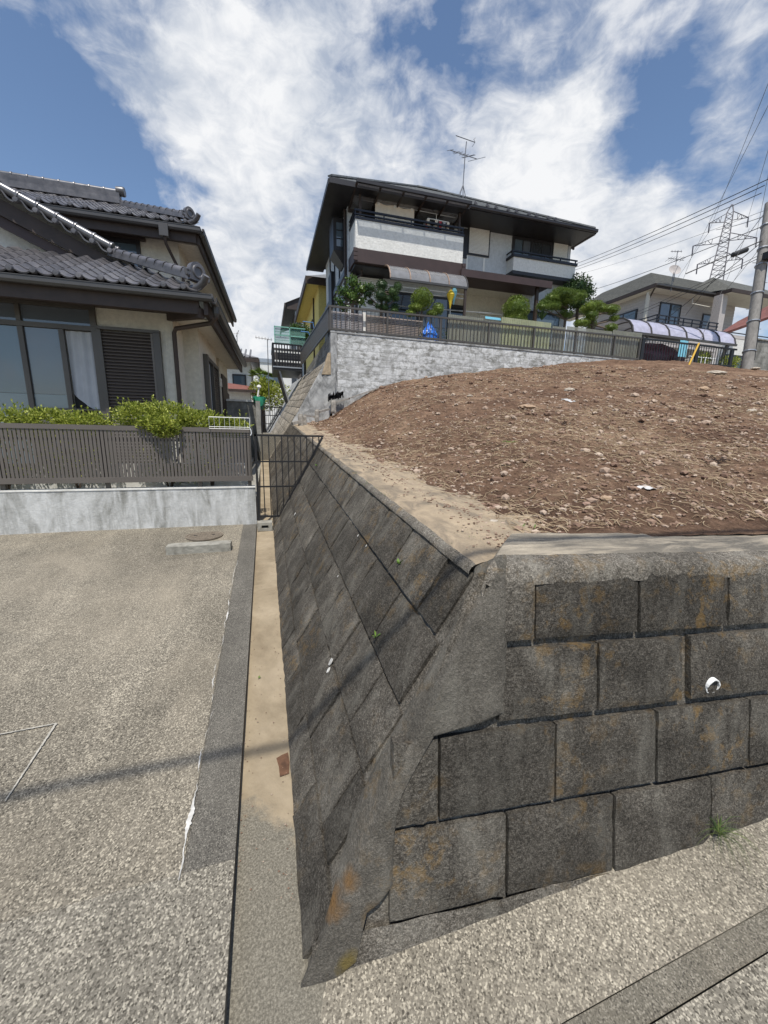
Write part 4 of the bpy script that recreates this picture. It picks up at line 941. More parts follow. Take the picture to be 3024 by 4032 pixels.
# ---------------------------------------------------------------- black gate across the drain lane, second gate further on
def gate(name, label, Y, xl, zt, zb, xr, xb, rails, nb, tr=0.013, tb=0.0062, group='black lane gates'):
    t = thing(name, label, 'gate', (xl, Y, zb), group)
    MB().bar((xl, Y, zb - 0.05), (xl, Y, zt), tr * 2, tr * 2).build('post', 'dark_metal', t)
    MB().bar((xl - tr, Y, zt - tr * .8), (xr + tr, Y, zt - tr * .8), tr * 2, tr * 1.8).build('top_rail', 'dark_metal', t)
    MB().bar((xl + tr, Y, zb), (xb, Y, zb), tr * 1.6, tr * 1.6).build('bottom_rail', 'dark_metal', t)
    MB().bar((xr, Y - 0.001, zt - tr * 1.8), (xb, Y - 0.001, zb), tr * 2, tr * 2, (0, 1, 0)).build('slanting_stile', 'dark_metal', t)
    xe = lambda z: lerp(xb, xr, (z - zb) / (zt - zb))
    for z in rails: MB().bar((xl + tr, Y, z), (xe(z), Y, z), tr * 1.4, tr * 1.4).build('middle_rail', 'dark_metal', t)
    for k in range(1, nb + 1):
        x = lerp(xl, xr, k / (nb + 0.6)); zl = zb if x < xb else zb + (x - xb) / (xr - xb) * (zt - zb)
        MB().bar((x, Y - 0.0015, zl), (x, Y - 0.0015, zt - tr), tb * 2, tb * 2).build('bar', 'dark_metal', t)
    return t
gate('lane_gate', 'nearest black steel gate, cut to a point along the sloping wall', 5.05, -0.126, 1.462, 0.43, 0.695, 0.135, (1.130, 0.815), 10)
p = at(1033, 1701, 12.2); q = at(1032, 1600, 12.2); r_ = at(1111, 1607, 12.2); s_ = at(1058, 1700, 12.2)
gate('lane_gate', 'further black steel gate beside the block pier up the lane', 12.2, p.x, q.z, p.z, r_.x, s_.x, (lerp(p.z, q.z, .66), lerp(p.z, q.z, .33)), 9, 0.016, 0.006)
t = thing('block_pier', 'grey concrete block wall with a pale cap ending at the further gate', 'block wall', (-0.4, 12.3, 1.2))
MB().box(-1.3, p.x - 0.16, 12.34, 12.48, 0.6, 2.33).build('core', 'dirty_block', t)
BD = [plain_block('block', 'dirty_block', s + 90) for s in range(3)]
for r in range(7):
    x = p.x - 0.16 - (0.2 if r % 2 else 0)
    while x > -1.25:
        put_block(BD, t, V(x - 0.2, 12.335, 2.22 - r * 0.196), V(1, 0, 0), V(0, 0, 1), V(0, -1, 0), 0.385, 0.184, 0.003); x -= 0.4
MB().box(-1.3, p.x - 0.16, 12.30, 12.50, 2.335, 2.39).build('cap', 'wall_cap', t)
MB().box(p.x - 0.155, p.x - 0.03, 12.16, 12.5, 0.9, 2.36).build('pier', 'dirty_block', t)
# green netting bundled on the pier
mb = MB(); r = random.Random(5); c = at(1022, 1582, 12.3)
rows = []
for i in range(15):
    a = 2 * math.pi * i / 14; rows.append([c + V((0.20 - 0.016 * j) * math.cos(a) * (1 + .35 * nz((math.cos(a) * 2, math.sin(a) * 2, j), 1)), 0.12 * math.sin(a), 0.12 - 0.042 * j + 0.08 * nz((math.cos(a) * 3, math.sin(a) * 3, j * .5), 1)) for j in range(9)])
mb.grid(rows); tag(mb.build('green_net', 'net_green'), 'bundle of green netting draped on the block pier', 'net')
for k in range(3): pass
t = thing('lane_lamp', 'small white pole lamp beyond the block pier', 'lamp', at(1013, 1562, 16))
a, b = at(1013, 1575, 16), at(1020, 1525, 16)
MB().tube([a, b], 0.03, 8).build('pole', 'pvc', t); MB().lathe(b + V(0, 0, 0.0), [(0.02, 0.09), (0.07, 0.07), (0.085, 0.0), (0.05, -0.03)], 12).build('lamp_head', 'pvc', t, True)

# ---------------------------------------------------------------- foliage helper and hedges
def blob_leaves(mb, c, rad, n, size, r, surf=0.55, up=0.4, aspect=0.5, drop=0.0):
    c = Vector(c)
    for i in range(n):
        d = Vector((r.gauss(0, 1), r.gauss(0, 1), r.gauss(0, 1))).normalized(); k = (surf + (1 - surf) * r.random()) * (1 + 0.16 * nz(d, 2.2, c.x * 3.1 + c.z))
        p = c + Vector((d.x * rad[0], d.y * rad[1], d.z * rad[2])) * k
        q = (d + Vector((r.gauss(0, .7), r.gauss(0, .7), r.gauss(up, .6)))).normalized(); u = Vector((r.gauss(0, 1), r.gauss(0, 1), r.gauss(1, .6))).normalized()
        mb.leaf(p, q, u, size * r.uniform(.6, 1.25), size * aspect * r.uniform(.8, 1.2))
    return mb
def hedge(label, boxes, n, size, seed, stems):
    t = thing('hedge_shrub', label, 'shrub', stems[0], 'hedge shrubs behind the slatted fence'); r = random.Random(seed); mb = MB()
    for c, rad, w in boxes: blob_leaves(mb, c, rad, int(n * w), size, r, 0.45, 0.5, 0.52)
    # sprigs poking out of the top
    for i in range(34):
        c, rad, w = r.choice(boxes); x = c[0] + r.uniform(-1, 1) * rad[0] * .9; b = Vector((x, c[1] + r.uniform(-.5, .5) * rad[1], c[2] + rad[2] * .8)); d = Vector((r.gauss(0, .4), r.gauss(-.2, .3), 1)).normalized(); l = r.uniform(.05, .11)
        for k in range(7): mb.leaf(b + d * l * k / 6, (d + Vector((r.gauss(0, .9), r.gauss(0, .9), 0))).normalized(), Vector((0, 0, 1)), size * .9, size * .45)
    mb.build('foliage', 'leaf_hedge', t)
    for s in stems:
        sb = MB(); s = Vector(s)
        for k in range(5):
            e = s + V(r.uniform(-.25, .25), r.uniform(-.1, .06), r.uniform(.5, .75)); sb.tube([s, s.lerp(e, .5) + V(r.uniform(-.05, .05), 0, .03), e], [.013, .009, .004], 5)
        sb.build('branches', 'bark', t)
hedge('light green leafy shrub showing above the left end of the slatted fence', [((-3.0, 5.52, 1.52), (.45, .22, .20), .8), ((-2.45, 5.5, 1.55), (.38, .2, .17), .8), ((-2.02, 5.48, 1.53), (.30, .18, .15), .6), ((-3.5, 5.5, 1.5), (.4, .2, .22), .6), ((-2.6, 5.5, 1.2), (.8, .2, .35), .5)], 3000, 0.040, 2, [(-2.9, 5.5, .72), (-2.2, 5.5, .72)])
hedge('light green leafy shrub spilling over the fence top near the gate', [((-1.45, 5.42, 1.62), (.28, .22, .20), 1.0), ((-1.10, 5.36, 1.62), (.30, .26, .21), 1.0), ((-0.78, 5.40, 1.58), (.28, .2, .17), .9), ((-0.48, 5.42, 1.54), (.30, .17, .13), .8), ((-1.12, 5.08, 1.52), (.17, .10, .11), .5), ((-1.28, 5.14, 1.56), (.14, .1, .09), .3), ((-1.0, 5.45, 1.2), (.6, .2, .4), .5)], 2900, 0.036, 3, [(-1.2, 5.45, .72), (-.7, 5.45, .72)])
# dry leaf litter and edging stones seen under the fence
mb = MB().box(-3.6, -0.24, 5.62, 5.70, 0.72, 1.06); tag(mb.build('planter_kerb', 'wall_cap'), 'pale concrete planter kerb glimpsed through the fence slats', 'kerb')

# ---------------------------------------------------------------- the tiled house on the left
PV = V(-0.75, 7.0, 0.72)
LH = thing('tiled_house', 'cream rendered two storey house with grey wavy roof tiles on the left', 'house', PV, None, math.radians(-1.6))
def part(name, mb, mat, parent=LH, smooth=False, label=None): return mb.build(name, mat, parent, smooth, label=label)
# walls
wl = part('front_wall', MB().box(-7.0, -2.62, 7.84, 7.95, 0.72, 3.52).box(-2.62, -1.46, 7.75, 7.95, 3.06, 3.56).box(-1.70, -1.46, 7.75, 7.95, 0.72, 3.06).box(-2.62, -1.70, 7.84, 7.95, 0.72, 3.06), 'stucco_cream')
part('setback_wall', MB().box(-1.50, -1.19, 8.42, 8.55, 0.72, 3.56).box(-1.55, -1.455, 7.95, 8.42, 0.72, 3.55), 'stucco_cream')
part('side_wall', MB().box(-1.30, -1.19, 8.55, 10.6, 0.72, 3.56).box(-1.42, -1.30, 10.6, 11.6, 0.72, 3.56).box(-1.42, -1.24, 11.6, 13.3, 0.72, 3.56).box(-7, -1.42, 13.2, 13.3, 0.72, 3.5), 'stucco_cream')
# eaves of the lower roof: gutter, fascia, soffit, downpipe
part('front_fascia', MB().box(-7.0, -0.93, 7.10, 7.16, 3.28, 3.50), 'dark_wood')
def gutter(mb, p0, p1, w=0.11, h=0.085):
    d = (Vector(p1) - Vector(p0)); n = d.normalized(); s = n.cross(Vector((0, 0, 1))).normalized(); prof = [(-.5, 1), (-.5, .35), (-.28, 0), (.28, 0), (.5, .35), (.5, 1), (.56, 1.0), (.56, 1.12), (.40, 1.12), (.40, .45), (.22, .12), (-.22, .12), (-.40, .45), (-.40, 1)]
    return mb.prism([Vector(p0) + s * (a * w) + Vector((0, 0, b * h)) for a, b in prof], d)
part('front_gutter', gutter(MB(), (-7.0, 7.03, 3.455), (-0.72, 7.03, 3.455)), 'gutter')
part('side_gutter', gutter(MB(), (-0.72, 7.10, 3.45), (-0.72, 13.4, 3.45)), 'gutter')
part('side_fascia', MB().box(-0.86, -0.80, 7.10, 13.4, 3.28, 3.50), 'dark_wood')
part('front_soffit', MB().box(-7.0, -0.93, 7.165, 7.75, 3.40, 3.43), 'dark_wood')
part('side_soffit', MB().box(-1.45, -0.865, 7.76, 13.4, 3.36, 3.385), 'soffit')
part('hip_rafter', MB().bar((-0.90, 7.12, 3.30), (-1.5, 7.74, 3.36), .10, .14), 'dark_wood')
part('downpipe', MB().tube([(-0.70, 7.28, 3.45), (-0.71, 7.28, 3.30), (-0.80, 7.34, 3.22), (-1.40, 7.66, 3.16), (-1.44, 7.70, 3.10), (-1.44, 7.70, 0.72)], 0.036, 10), 'dark_wood', LH, True)
part('rain_head', MB().lathe((-0.71, 7.28, 3.30), [(.03, 0), (.055, .05), (.06, .15)], 10), 'gutter')
# windows of the front room
wf = part('window_frame', MB().box(-7, -2.58, 7.70, 7.80, 3.03, 3.10).box(-7, -2.58, 7.71, 7.79, 3.35, 3.42).box(-2.66, -2.58, 7.70, 7.80, 0.9, 3.028).box(-2.66, -2.58, 7.70, 7.80, 3.102, 3.348).box(-7, -2.58, 7.70, 7.80, 0.83, 0.90), 'brown_alu')
for x in (-3.62, -4.60): part('mullion', MB().box(x - .035, x + .035, 7.708, 7.792, 0.9, 3.028).box(x - .03, x + .03, 7.708, 7.79, 3.102, 3.348), 'brown_alu', wf)
part('sash_stile', MB().box(-3.12, -3.05, 7.72, 7.76, 0.9, 3.028), 'brown_alu', wf)
part('sash_rail', MB().box(-3.585, -2.662, 7.722, 7.758, 1.78, 1.805), 'brown_alu', wf)
for nm, x0, x1, z0, z1, m in (('transom_pane', -4.565, -3.655, 3.104, 3.346, 'glass_curtain'), ('transom_pane', -3.588, -2.664, 3.104, 3.346, 'glass_curtain'), ('upper_pane', -4.565, -3.66, 2.02, 3.026, 'glass_blue'), ('lower_pane', -4.565, -3.66, 0.9, 2.015, 'glass_frost'),
                            ('upper_pane', -3.58, -3.123, 2.02, 3.026, 'glass_curtain'), ('middle_pane', -3.58, -3.123, 1.807, 2.016, 'glass_frost'), ('lower_pane', -3.58, -3.123, 0.9, 1.778, 'glass_dark'), ('upper_pane', -5.6, -4.64, 2.02, 3.026, 'glass_blue'), ('lower_pane', -5.6, -4.64, .9, 2.015, 'glass_frost')):
    part(nm, MB().box(x0, x1, 7.745, 7.752, z0, z1), m, wf)
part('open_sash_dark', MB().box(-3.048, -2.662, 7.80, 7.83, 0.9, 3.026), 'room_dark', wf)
# the curtain billowing out in the open sash
rows = []
for j in range(13):
    v = j / 12; r = []
    for i in range(17):
        u = i / 16; zb = 1.80 + 0.35 * max(0, 0.75 - u) ** 1.3; z = lerp(3.02, zb, v); x = lerp(-3.045, -2.668, u) ; r.append(V(x, 7.775 + 0.014 * math.sin(u * 19 + v * 1.5 * (1 - u)) - 0.03 * v * v * u, z))
    rows.append(r)
part('curtain', MB().grid(rows), 'curtain', wf, True)
rows = [[V(-2.72 + 0.03 * i / 4 - 0.05 * (j / 8) * (1 - i / 4), 7.775 + .01 * math.sin(i * 2 + j), lerp(1.77, 1.32 - .08 * i / 4, j / 8)) for i in range(5)] for j in range(9)]
part('curtain_hem', MB().grid(rows), 'curtain', wf, True)
# louvred shutter panel
sh = part('shutter_box', MB().box(-2.575, -2.52, 7.68, 7.749, 0.9, 3.06).box(-1.76, -1.66, 7.66, 7.749, 0.86, 3.08).box(-2.575, -1.66, 7.66, 7.749, 3.064, 3.11).box(-2.52, -1.76, 7.735, 7.749, .9, 3.06), 'brown_alu')
part('shutter_edge', MB().box(-1.80, -1.765, 7.672, 7.73, .9, 3.055), 'slat_alu', sh)
lm = MB().hexa([V(-.36, -.028, 0), V(.36, -.028, 0), V(.36, 0, .012), V(-.36, 0, .012), V(-.36, -.030, .016), V(.36, -.030, .016), V(.36, -.002, .052), V(-.36, -.002, .052)]).mesh('louvre', 'shutter_brown')
for k in range(41): place('louvre', lm, sh, (-2.16, 7.733, 0.93 + k * 0.0515))
# side window with its shutter
sw = part('side_window_frame', MB().box(-1.188, -1.10, 8.78, 8.92, 0.9, 2.98).box(-1.188, -1.12, 8.92, 10.5, 2.90, 2.98).box(-1.188, -1.12, 9.62, 9.68, .9, 2.90).box(-1.188, -1.12, 10.42, 10.5, .9, 2.90), 'brown_alu')
part('side_pane', MB().box(-1.188, -1.17, 8.92, 9.62, .9, 2.90), 'glass_dark', sw)
part('side_curtain', MB().grid([[V(-1.165 + .012 * math.sin(i * 1.7), lerp(9.22, 9.36, i / 8), z) for i in range(9)] for z in (.95, 1.9, 2.88)]), 'curtain', sw, True)
lm2 = MB().hexa([V(0, -.36, 0), V(0.03, -.36, 0), V(0.03, .36, 0), V(0, .36, 0), V(0, -.36, .05), V(0.012, -.36, .05), V(0.012, .36, .05), V(0, .36, .05)]).mesh('louvre', 'shutter_brown')
part('side_shutter_back', MB().box(-1.186, -1.165, 9.68, 10.42, .9, 2.90), 'shutter_brown', sw)
for k in range(38): place('louvre', lm2, sw, (-1.163, 10.05, 0.92 + k * 0.0515))
part('vent_hood', MB().lathe((-1.25, 10.95, 2.72), [(0.02, .10), (.10, .09), (.13, .04), (.13, -.14)], 14, 'z'), 'stucco_cream')
part('brown_panel', MB().box(-1.236, -1.20, 11.75, 12.75, 1.75, 3.0), 'dark_wood')
part('brown_board', MB().box(-1.236, -1.205, 12.80, 13.2, 1.1, 2.6), 'dark_wood')
part('meter_box', MB().box(-1.298, -1.255, 10.95, 11.05, 2.05, 2.15), 'red_plastic')
part('meter_pipe', MB().tube([(-1.27, 11.0, 2.05), (-1.27, 11.0, 0.8)], .012, 6), 'pvc')
# ---- wavy tiles
def tile_mesh(name, w=0.30, l=0.30):
    mb = MB(); rows = []
    prof = [(0, .050), (.08, .058), (.16, .054), (.26, .036), (.38, .014), (.50, .003), (.62, .0), (.74, .004), (.86, .020), (.94, .038), (1.0, .050)]
    for j, t in enumerate((0.0, 1.0)): rows.append([V((a - .5) * w, t * l, b) for a, b in prof])
    lip = [V((a - .5) * w, 0, b - .020) for a, b in prof]; mb.grid([lip] + rows); return mb.mesh(name, 'kawara', True)
TM = tile_mesh('roof_tile')
capm = MB().lathe((0, 0, 0), [(.0, -.034), (.036, -.030), (.046, -.012), (.046, .03)], 14, 'y').mesh('eave_cap', 'kawara', True)
def slope_tiles(roof, x0, x1, y0, z0, sl, ylim, pitch=0.27, rowlen=0.235, maxr=12):
    a = math.atan(sl); x = x1 - pitch / 2
    col = 0
    while x > x0:
        for r in range(maxr):
            yy = y0 + r * rowlen * math.cos(a)
            if yy > ylim(x) - 0.05: break
            place('roof_tile', TM, roof, (x, yy, z0 + (yy - y0) * sl + 0.012), (a - 0.045, 0, 0), (pitch / 0.30 * 1.03, 1, 1))
        place('eave_cap', capm, roof, (x - pitch * .42, y0 - .008, z0 + .042))
        x -= pitch; col += 1
# lower roof: front slope under a gable, side slope, hip
S1 = 0.48; EY, EZ1 = 7.0, 3.575
lr = part('lower_roof', MB().add([(-7.0, 7.02, 3.56), (-0.80, 7.02, 3.56), (-2.62, 8.86, 3.56 + 1.84 * S1), (-7.0, 8.86, 3.56 + 1.84 * S1)], [(0, 1, 2, 3)]).add([(-0.80, 7.02, 3.56), (-0.80, 13.5, 3.56), (-2.62, 13.5, 3.56 + 1.82 * S1), (-2.62, 8.86, 3.56 + 1.84 * S1)], [(0, 1, 2, 3)]), 'kawara')
slope_tiles(lr, -4.9, -0.86, EY, EZ1, S1, lambda x: min(8.85, 7.0 + (-0.75 - x) + 0.10))
sm2 = MB().box(-.014, .035, -.11, .11, -.02, .035).mesh('edge_tile', 'kawara')
for k in range(24): place('edge_tile', sm2, lr, (-0.775, 7.35 + k * 0.26, 3.60))
def ridge_run(roof, p0, p1, r, seg, mat='kawara', stack=0.10, w=.16):
    p0, p1 = Vector(p0), Vector(p1); d = p1 - p0; n = max(1, int(d.length / seg)); 
    MB().bar(p0 - Vector((0, 0, stack * .5)), p1 - Vector((0, 0, stack * .5)), w, stack * .45).build('ridge_course', 'kawara', roof)
    MB().bar(p0 - Vector((0, 0, stack * .05)), p1 - Vector((0, 0, stack * .05)), w * .82, stack * .40).build('ridge_course', 'kawara', roof)
    for i in range(n):
        a = p0 + d * (i / n); b = p0 + d * ((i + 1) / n); up = Vector((0, 0, stack * .22))
        mb = MB().tube([a + up, a.lerp(b, .86) + up], r, 12); mb.tube([a.lerp(b, .86) + up, a.lerp(b, .90) + up, b.lerp(a, .02) + up], [r * 1.0, r * 1.22, r * 1.18], 12)
        mb.build('ridge_tile', mat, roof, True)
# hip ridge down to the corner and the gable verge above it
hp0, hp1 = V(-2.60, 8.84, 4.62), V(-0.98, 7.22, 3.86)
ridge_run(lr, hp0, hp1, 0.062, 0.235)
def onigawara(roof, c, s, face):
    f = Vector(face).normalized(); sd = Vector((-f.y, f.x, 0)); z = Vector((0, 0, 1)); mb = MB()
    pts = [c + sd * (math.cos(a) * .14 * s) + z * (math.sin(a) * .15 * s + .02 * s) for a in span(-0.3, math.pi + 0.3, 14)] + [c - sd * .15 * s - z * .12 * s, c + sd * .15 * s - z * .12 * s]
    mb.prism(pts, f * .10 * s); o = mb.build('ridge_end_tile', 'kawara', roof)
    ring = [c + f * .105 * s + sd * (math.cos(a) * .085 * s) + z * (math.sin(a) * .085 * s + .02 * s) for a in span(0, 2 * math.pi, 16)]
    MB().tube(ring, .022 * s, 6).build('ridge_end_scroll', 'kawara', o, True)
    for e in (-1, 1): MB().tube([c + f * .06 * s + sd * e * .13 * s - z * .08 * s, c + f * .08 * s + sd * e * .20 * s - z * .06 * s, c + f * .08 * s + sd * e * .21 * s + z * .0 * s, c + f * .08 * s + sd * e * .16 * s + z * .01 * s], .024 * s, 6).build('ridge_end_scroll', 'kawara', o, True)
onigawara(lr, V(-0.98, 7.22, 3.88), 0.95, (1, -1, 0))
part('corner_tile', MB().tube([(-1.02, 7.18, 3.66), (-0.90, 7.08, 3.67), (-0.82, 7.01, 3.72), (-0.775, 6.965, 3.80)], [.05, .052, .052, .048], 10), 'kawara', lr, True)
# gable above the front slope
VY = 8.80; vx0, vz0 = -2.56, 4.66; SV = 0.455
def verge(dx): return V(vx0 - dx, VY, vz0 + SV * dx)
gb = part('gable_roof', MB().add([(vx0 + .25, VY, vz0 - .16), (vx0 + .25, 13.2, vz0 - .16), (vx0 - 3.6, 13.2, vz0 + SV * 3.6 - .06), (vx0 - 3.6, VY, vz0 + SV * 3.6 - .06)], [(0, 1, 2, 3)]), 'kawara')
part('gable_wall', MB().prism([V(vx0 - .45, 9.30, 4.40), V(-7, 9.30, 4.40), V(-7, 9.30, 4.40 + SV * (7 + vx0 - .4)), V(vx0 - .45, 9.30, 4.42)], (0, .05, 0)), 'stucco_white')
part('bargeboard', MB().hexa([verge(-.12) + V(0, .06, -.42), verge(3.4) + V(0, .06, -.42), verge(3.4) + V(0, .12, -.42), verge(-.12) + V(0, .12, -.42), verge(-.12) + V(0, .06, -.16), verge(3.4) + V(0, .06, -.16), verge(3.4) + V(0, .12, -.16), verge(-.12) + V(0, .12, -.16)]), 'dark_wood')
part('bargeboard_lower', MB().hexa([verge(.2) + V(0, .14, -.60), verge(3.4) + V(0, .14, -.60), verge(3.4) + V(0, .2, -.60), verge(.2) + V(0, .2, -.60), verge(.2) + V(0, .14, -.425), verge(3.4) + V(0, .14, -.425), verge(3.4) + V(0, .2, -.425), verge(.2) + V(0, .2, -.425)]), 'brown_trim')
for k in range(11):
    d = k * 0.26; a = verge(d) + V(0, -.02, .02); b = verge(d + .26) + V(0, -.02, .02)
    mb = MB().tube([b, b.lerp(a, .84)], .070, 14).tube([b.lerp(a, .84), b.lerp(a, .9), a], [.070, .084, .082], 14); mb.build('verge_tile', 'kawara_gloss', gb, True)
    a2 = a + V(0, .30, .07); b2 = b + V(0, .30, .07)
    mb = MB().tube([b2, b2.lerp(a2, .84)], .055, 10).tube([b2.lerp(a2, .84), b2.lerp(a2, .9), a2], [.055, .068, .066], 10); mb.build('ridge_tile', 'kawara', gb, True)
    place('roof_tile', TM, gb, a.lerp(b, .5) + V(-.01, -.06, -.12), (0.10, math.atan(SV), 0), (.95, .5, 1.2)); place('eave_cap', capm, gb, a + V(-.02, -.085, -.085), (0, 0, 0), (1, 1, 1))
part('gable_flashing', MB().box(-7, vx0 + .05, 8.92, 9.30, 4.40, 4.46), 'gutter')
# ---- upper storey
UY, UX, UZ = 10.5, -1.33, 5.96; S2 = 0.50
part('upper_wall', MB().box(-7, -1.92, 11.10, 11.25, 4.2, UZ).box(-2.05, -1.92, 11.25, 18, 4.2, UZ), 'stucco_cream')
uw = part('upper_window_frame', MB().box(-6, -2.72, 11.04, 11.10, 5.64, 5.72).box(-2.80, -2.72, 11.04, 11.10, 4.6, 5.638).box(-4.0, -3.94, 11.05, 11.10, 4.6, 5.638).box(-3.42, -3.36, 11.05, 11.10, 4.6, 5.638), 'black_frame')
part('upper_pane', MB().box(-3.358, -2.802, 11.07, 11.085, 4.6, 5.636), 'glass_blue', uw)
part('upper_pane', MB().box(-3.938, -3.422, 11.07, 11.085, 4.6, 5.636), 'glass_dark', uw)
part('upper_lintel', MB().box(-7, -2.6, 10.95, 11.098, 5.723, 5.80), 'dark_wood')
part('upper_front_fascia', MB().box(-7, UX - .12, UY + .10, UY + .16, UZ - .30, UZ - .06), 'dark_wood')
part('upper_side_fascia', MB().box(UX - .12, UX - .06, UY + .165, 18, UZ - .30, UZ - .06), 'dark_wood')
part('upper_front_gutter', gutter(MB(), (-7, UY + .02, UZ - .13), (UX, UY + .02, UZ - .13), .12, .10), 'gutter')
part('upper_side_gutter', gutter(MB(), (UX, UY + .09, UZ - .13), (UX, 18, UZ - .13), .12, .10), 'gutter')
part('upper_front_soffit', MB().box(-7, UX - .13, UY + .165, 11.10, UZ - .14, UZ - .115), 'dark_wood')
part('upper_side_soffit', MB().box(-1.92, UX - .13, 11.105, 18, UZ - .16, UZ - .135), 'soffit')
part('upper_rain_head', MB().box(-2.16, -1.98, UY - .06, UY + .06, UZ - .30, UZ - .05), 'gutter')
part('upper_downpipe', MB().tube([(-2.07, UY, UZ - .3), (-2.06, UY + .03, UZ - .42), (-1.86, 11.05, UZ - .92), (-1.86, 11.06, UZ - 1.0), (-1.86, 11.06, 4.3)], .034, 8), 'dark_wood', LH, True)
RD = 2.15
ur = part('upper_roof', MB().add([(-7, UY, UZ), (UX, UY, UZ), (UX - RD, UY + RD, UZ + RD * S2), (-7, UY + RD, UZ + RD * S2)], [(0, 1, 2, 3)]).add([(UX, UY, UZ), (UX, 18, UZ), (UX - RD, 18, UZ + RD * S2), (UX - RD, UY + RD, UZ + RD * S2)], [(0, 1, 2, 3)]).add([(-7, UY + RD, UZ + RD * S2), (UX - RD, UY + RD, UZ + RD * S2), (UX - RD, 18, UZ + RD * S2)], [(0, 1, 2)]), 'kawara')
slope_tiles(ur, -5.6, UX - .05, UY, UZ + .02, S2, lambda x: min(UY + RD - .05, UY + (UX - x) + .05))
for k in range(28): place('edge_tile', sm2, ur, (UX + .01, UY + .35 + k * 0.26, UZ + .03))
ridge_run(ur, V(UX - RD, UY + RD, UZ + RD * S2 + .10), V(UX - .28, UY + .28, UZ + .30), .058, 0.235)
onigawara(ur, V(UX - .28, UY + .28, UZ + .31), .9, (1, -1, 0))
part('corner_tile', MB().tube([(UX - .26, UY + .14, UZ + .10), (UX - .12, UY + .04, UZ + .10), (UX - .05, UY - .02, UZ + .15), (UX + .0, UY - .06, UZ + .22)], [.05, .052, .052, .048], 10), 'kawara', ur, True)
ridge_run(ur, V(-7, UY + RD, UZ + RD * S2 + .28), V(UX - RD, UY + RD, UZ + RD * S2 + .28), .062, 0.30, 'kawara_gloss', .30, .20)
part('ridge_end_tile', MB().lathe((UX - RD + .02, UY + RD, UZ + RD * S2 + .37), [(.02, -.10), (.10, -.09), (.11, .06), (.10, .09)], 16, 'x'), 'kawara', ur, True)

# ---------------------------------------------------------------- the dark and white house above the bank
CH = thing('hip_roofed_house', 'white and dark brown house with slate hip roof above the white block wall', 'house', (6.6, 13.4, 4.12))
def cp(name, mb, mat, parent=None, smooth=False): return mb.build(name, mat, parent or CH, smooth)
cp('front_wall', MB().box(2.75, 11.25, 13.40, 13.55, 6.75, 8.46).box(2.75, 6.42, 13.40, 13.55, 4.12, 6.748).box(9.35, 11.25, 13.40, 13.55, 4.12, 6.748), 'stucco_grey')
cp('left_wall', MB().box(2.75, 2.90, 13.552, 18.0, 4.12, 8.46), 'stucco_grey')
cp('right_wall', MB().box(11.10, 11.25, 13.552, 18.0, 4.12, 8.46).box(2.9, 11.1, 17.85, 18.0, 4.12, 8.46), 'stucco_grey')
cp('porch_wall', MB().box(6.42, 9.35, 14.3, 14.45, 4.12, 6.75).box(6.42, 9.35, 13.552, 14.298, 6.70, 6.75).box(6.40, 6.46, 13.552, 14.298, 4.12, 6.698), 'stucco_cream')
# roof
CH.rotation_euler = (0, -0.012, 0)
e0, e1, f0, f1, ez, sl = 2.05, 11.35, 12.40, 18.7, 8.57, 0.62
dd = 4.2; A, B = V(e0 + dd, f0 + dd, ez + sl * dd), V(e1 - dd, f0 + dd, ez + sl * dd)
rf = cp('roof', MB().add([(e0, f0, ez), (e1, f0, ez), B, A], [(0, 1, 2, 3)]).add([(e0, f1, ez), (e0, f0, ez), A], [(0, 1, 2)]).add([(e1, f0, ez), (e1, f1, ez), B], [(0, 1, 2)]).add([(e1, f1, ez), (e0, f1, ez), A, B], [(0, 1, 2, 3)]), 'slate')
mb = MB()
for k in range(17):
    d0 = k * dd / 17; d1 = (k + 1.25) * dd / 17; z0, z1 = ez + sl * d0, ez + sl * d1
    mb.add([(e0 + d0, f0 + d0, z0 + .028), (e1 - d0, f0 + d0, z0 + .028), (e1 - d1, f0 + d1, z1 + .012), (e0 + d1, f0 + d1, z1 + .012), (e0 + d0, f0 + d0, z0), (e1 - d0, f0 + d0, z0)], [(0, 1, 2, 3), (4, 5, 1, 0)])
    mb.add([(e0 + d0, f0 + d0, z0 + .028), (e0 + d0, f1, z0 + .028), (e0 + d1, f1, z1 + .012), (e0 + d1, f0 + d1, z1 + .012), (e0 + d0, f0 + d0, z0), (e0 + d0, f1, z0)], [(3, 2, 1, 0), (0, 1, 5, 4)])
    mb.add([(e1 - d0, f0 + d0, z0 + .028), (e1 - d0, f1, z0 + .028), (e1 - d1, f1, z1 + .012), (e1 - d1, f0 + d1, z1 + .012), (e1 - d0, f0 + d0, z0), (e1 - d0, f1, z0)], [(0, 1, 2, 3), (4, 5, 1, 0)])
cp('slate_courses', mb, 'slate', rf)
for p, q in (((e0, f0, ez + .05), A + V(0, 0, .05)), ((e1, f0, ez + .05), B + V(0, 0, .05)), (A + V(0, 0, .05), B + V(0, 0, .05))): cp('hip_capping', MB().bar(p, q, .14, .04), 'slate', rf)
cp('front_fascia', MB().box(e0 - .02, e1 + .02, f0 - .05, f0 + .02, ez - .14, ez - .005), 'black_frame'); cp('left_fascia', MB().box(e0 - .05, e0 + .02, f0 + .022, f1, ez - .14, ez - .005), 'black_frame'); cp('right_fascia', MB().box(e1 - .02, e1 + .05, f0 + .022, f1, ez - .14, ez - .005), 'brown_trim')
cp('front_gutter', gutter(MB(), (6.42, f0 - .10, ez - .13), (e1, f0 - .10, ez - .13), .09, .08), 'black_frame')
cp('soffit', MB().box(e0 + .02, e1 - .02, f0 + .025, 13.395, ez - .125, ez - .10).box(e0 + .022, 2.745, 13.4, f1, ez - .125, ez - .10).box(11.255, e1 - .022, 13.4, f1, ez - .125, ez - .10), 'black_frame')
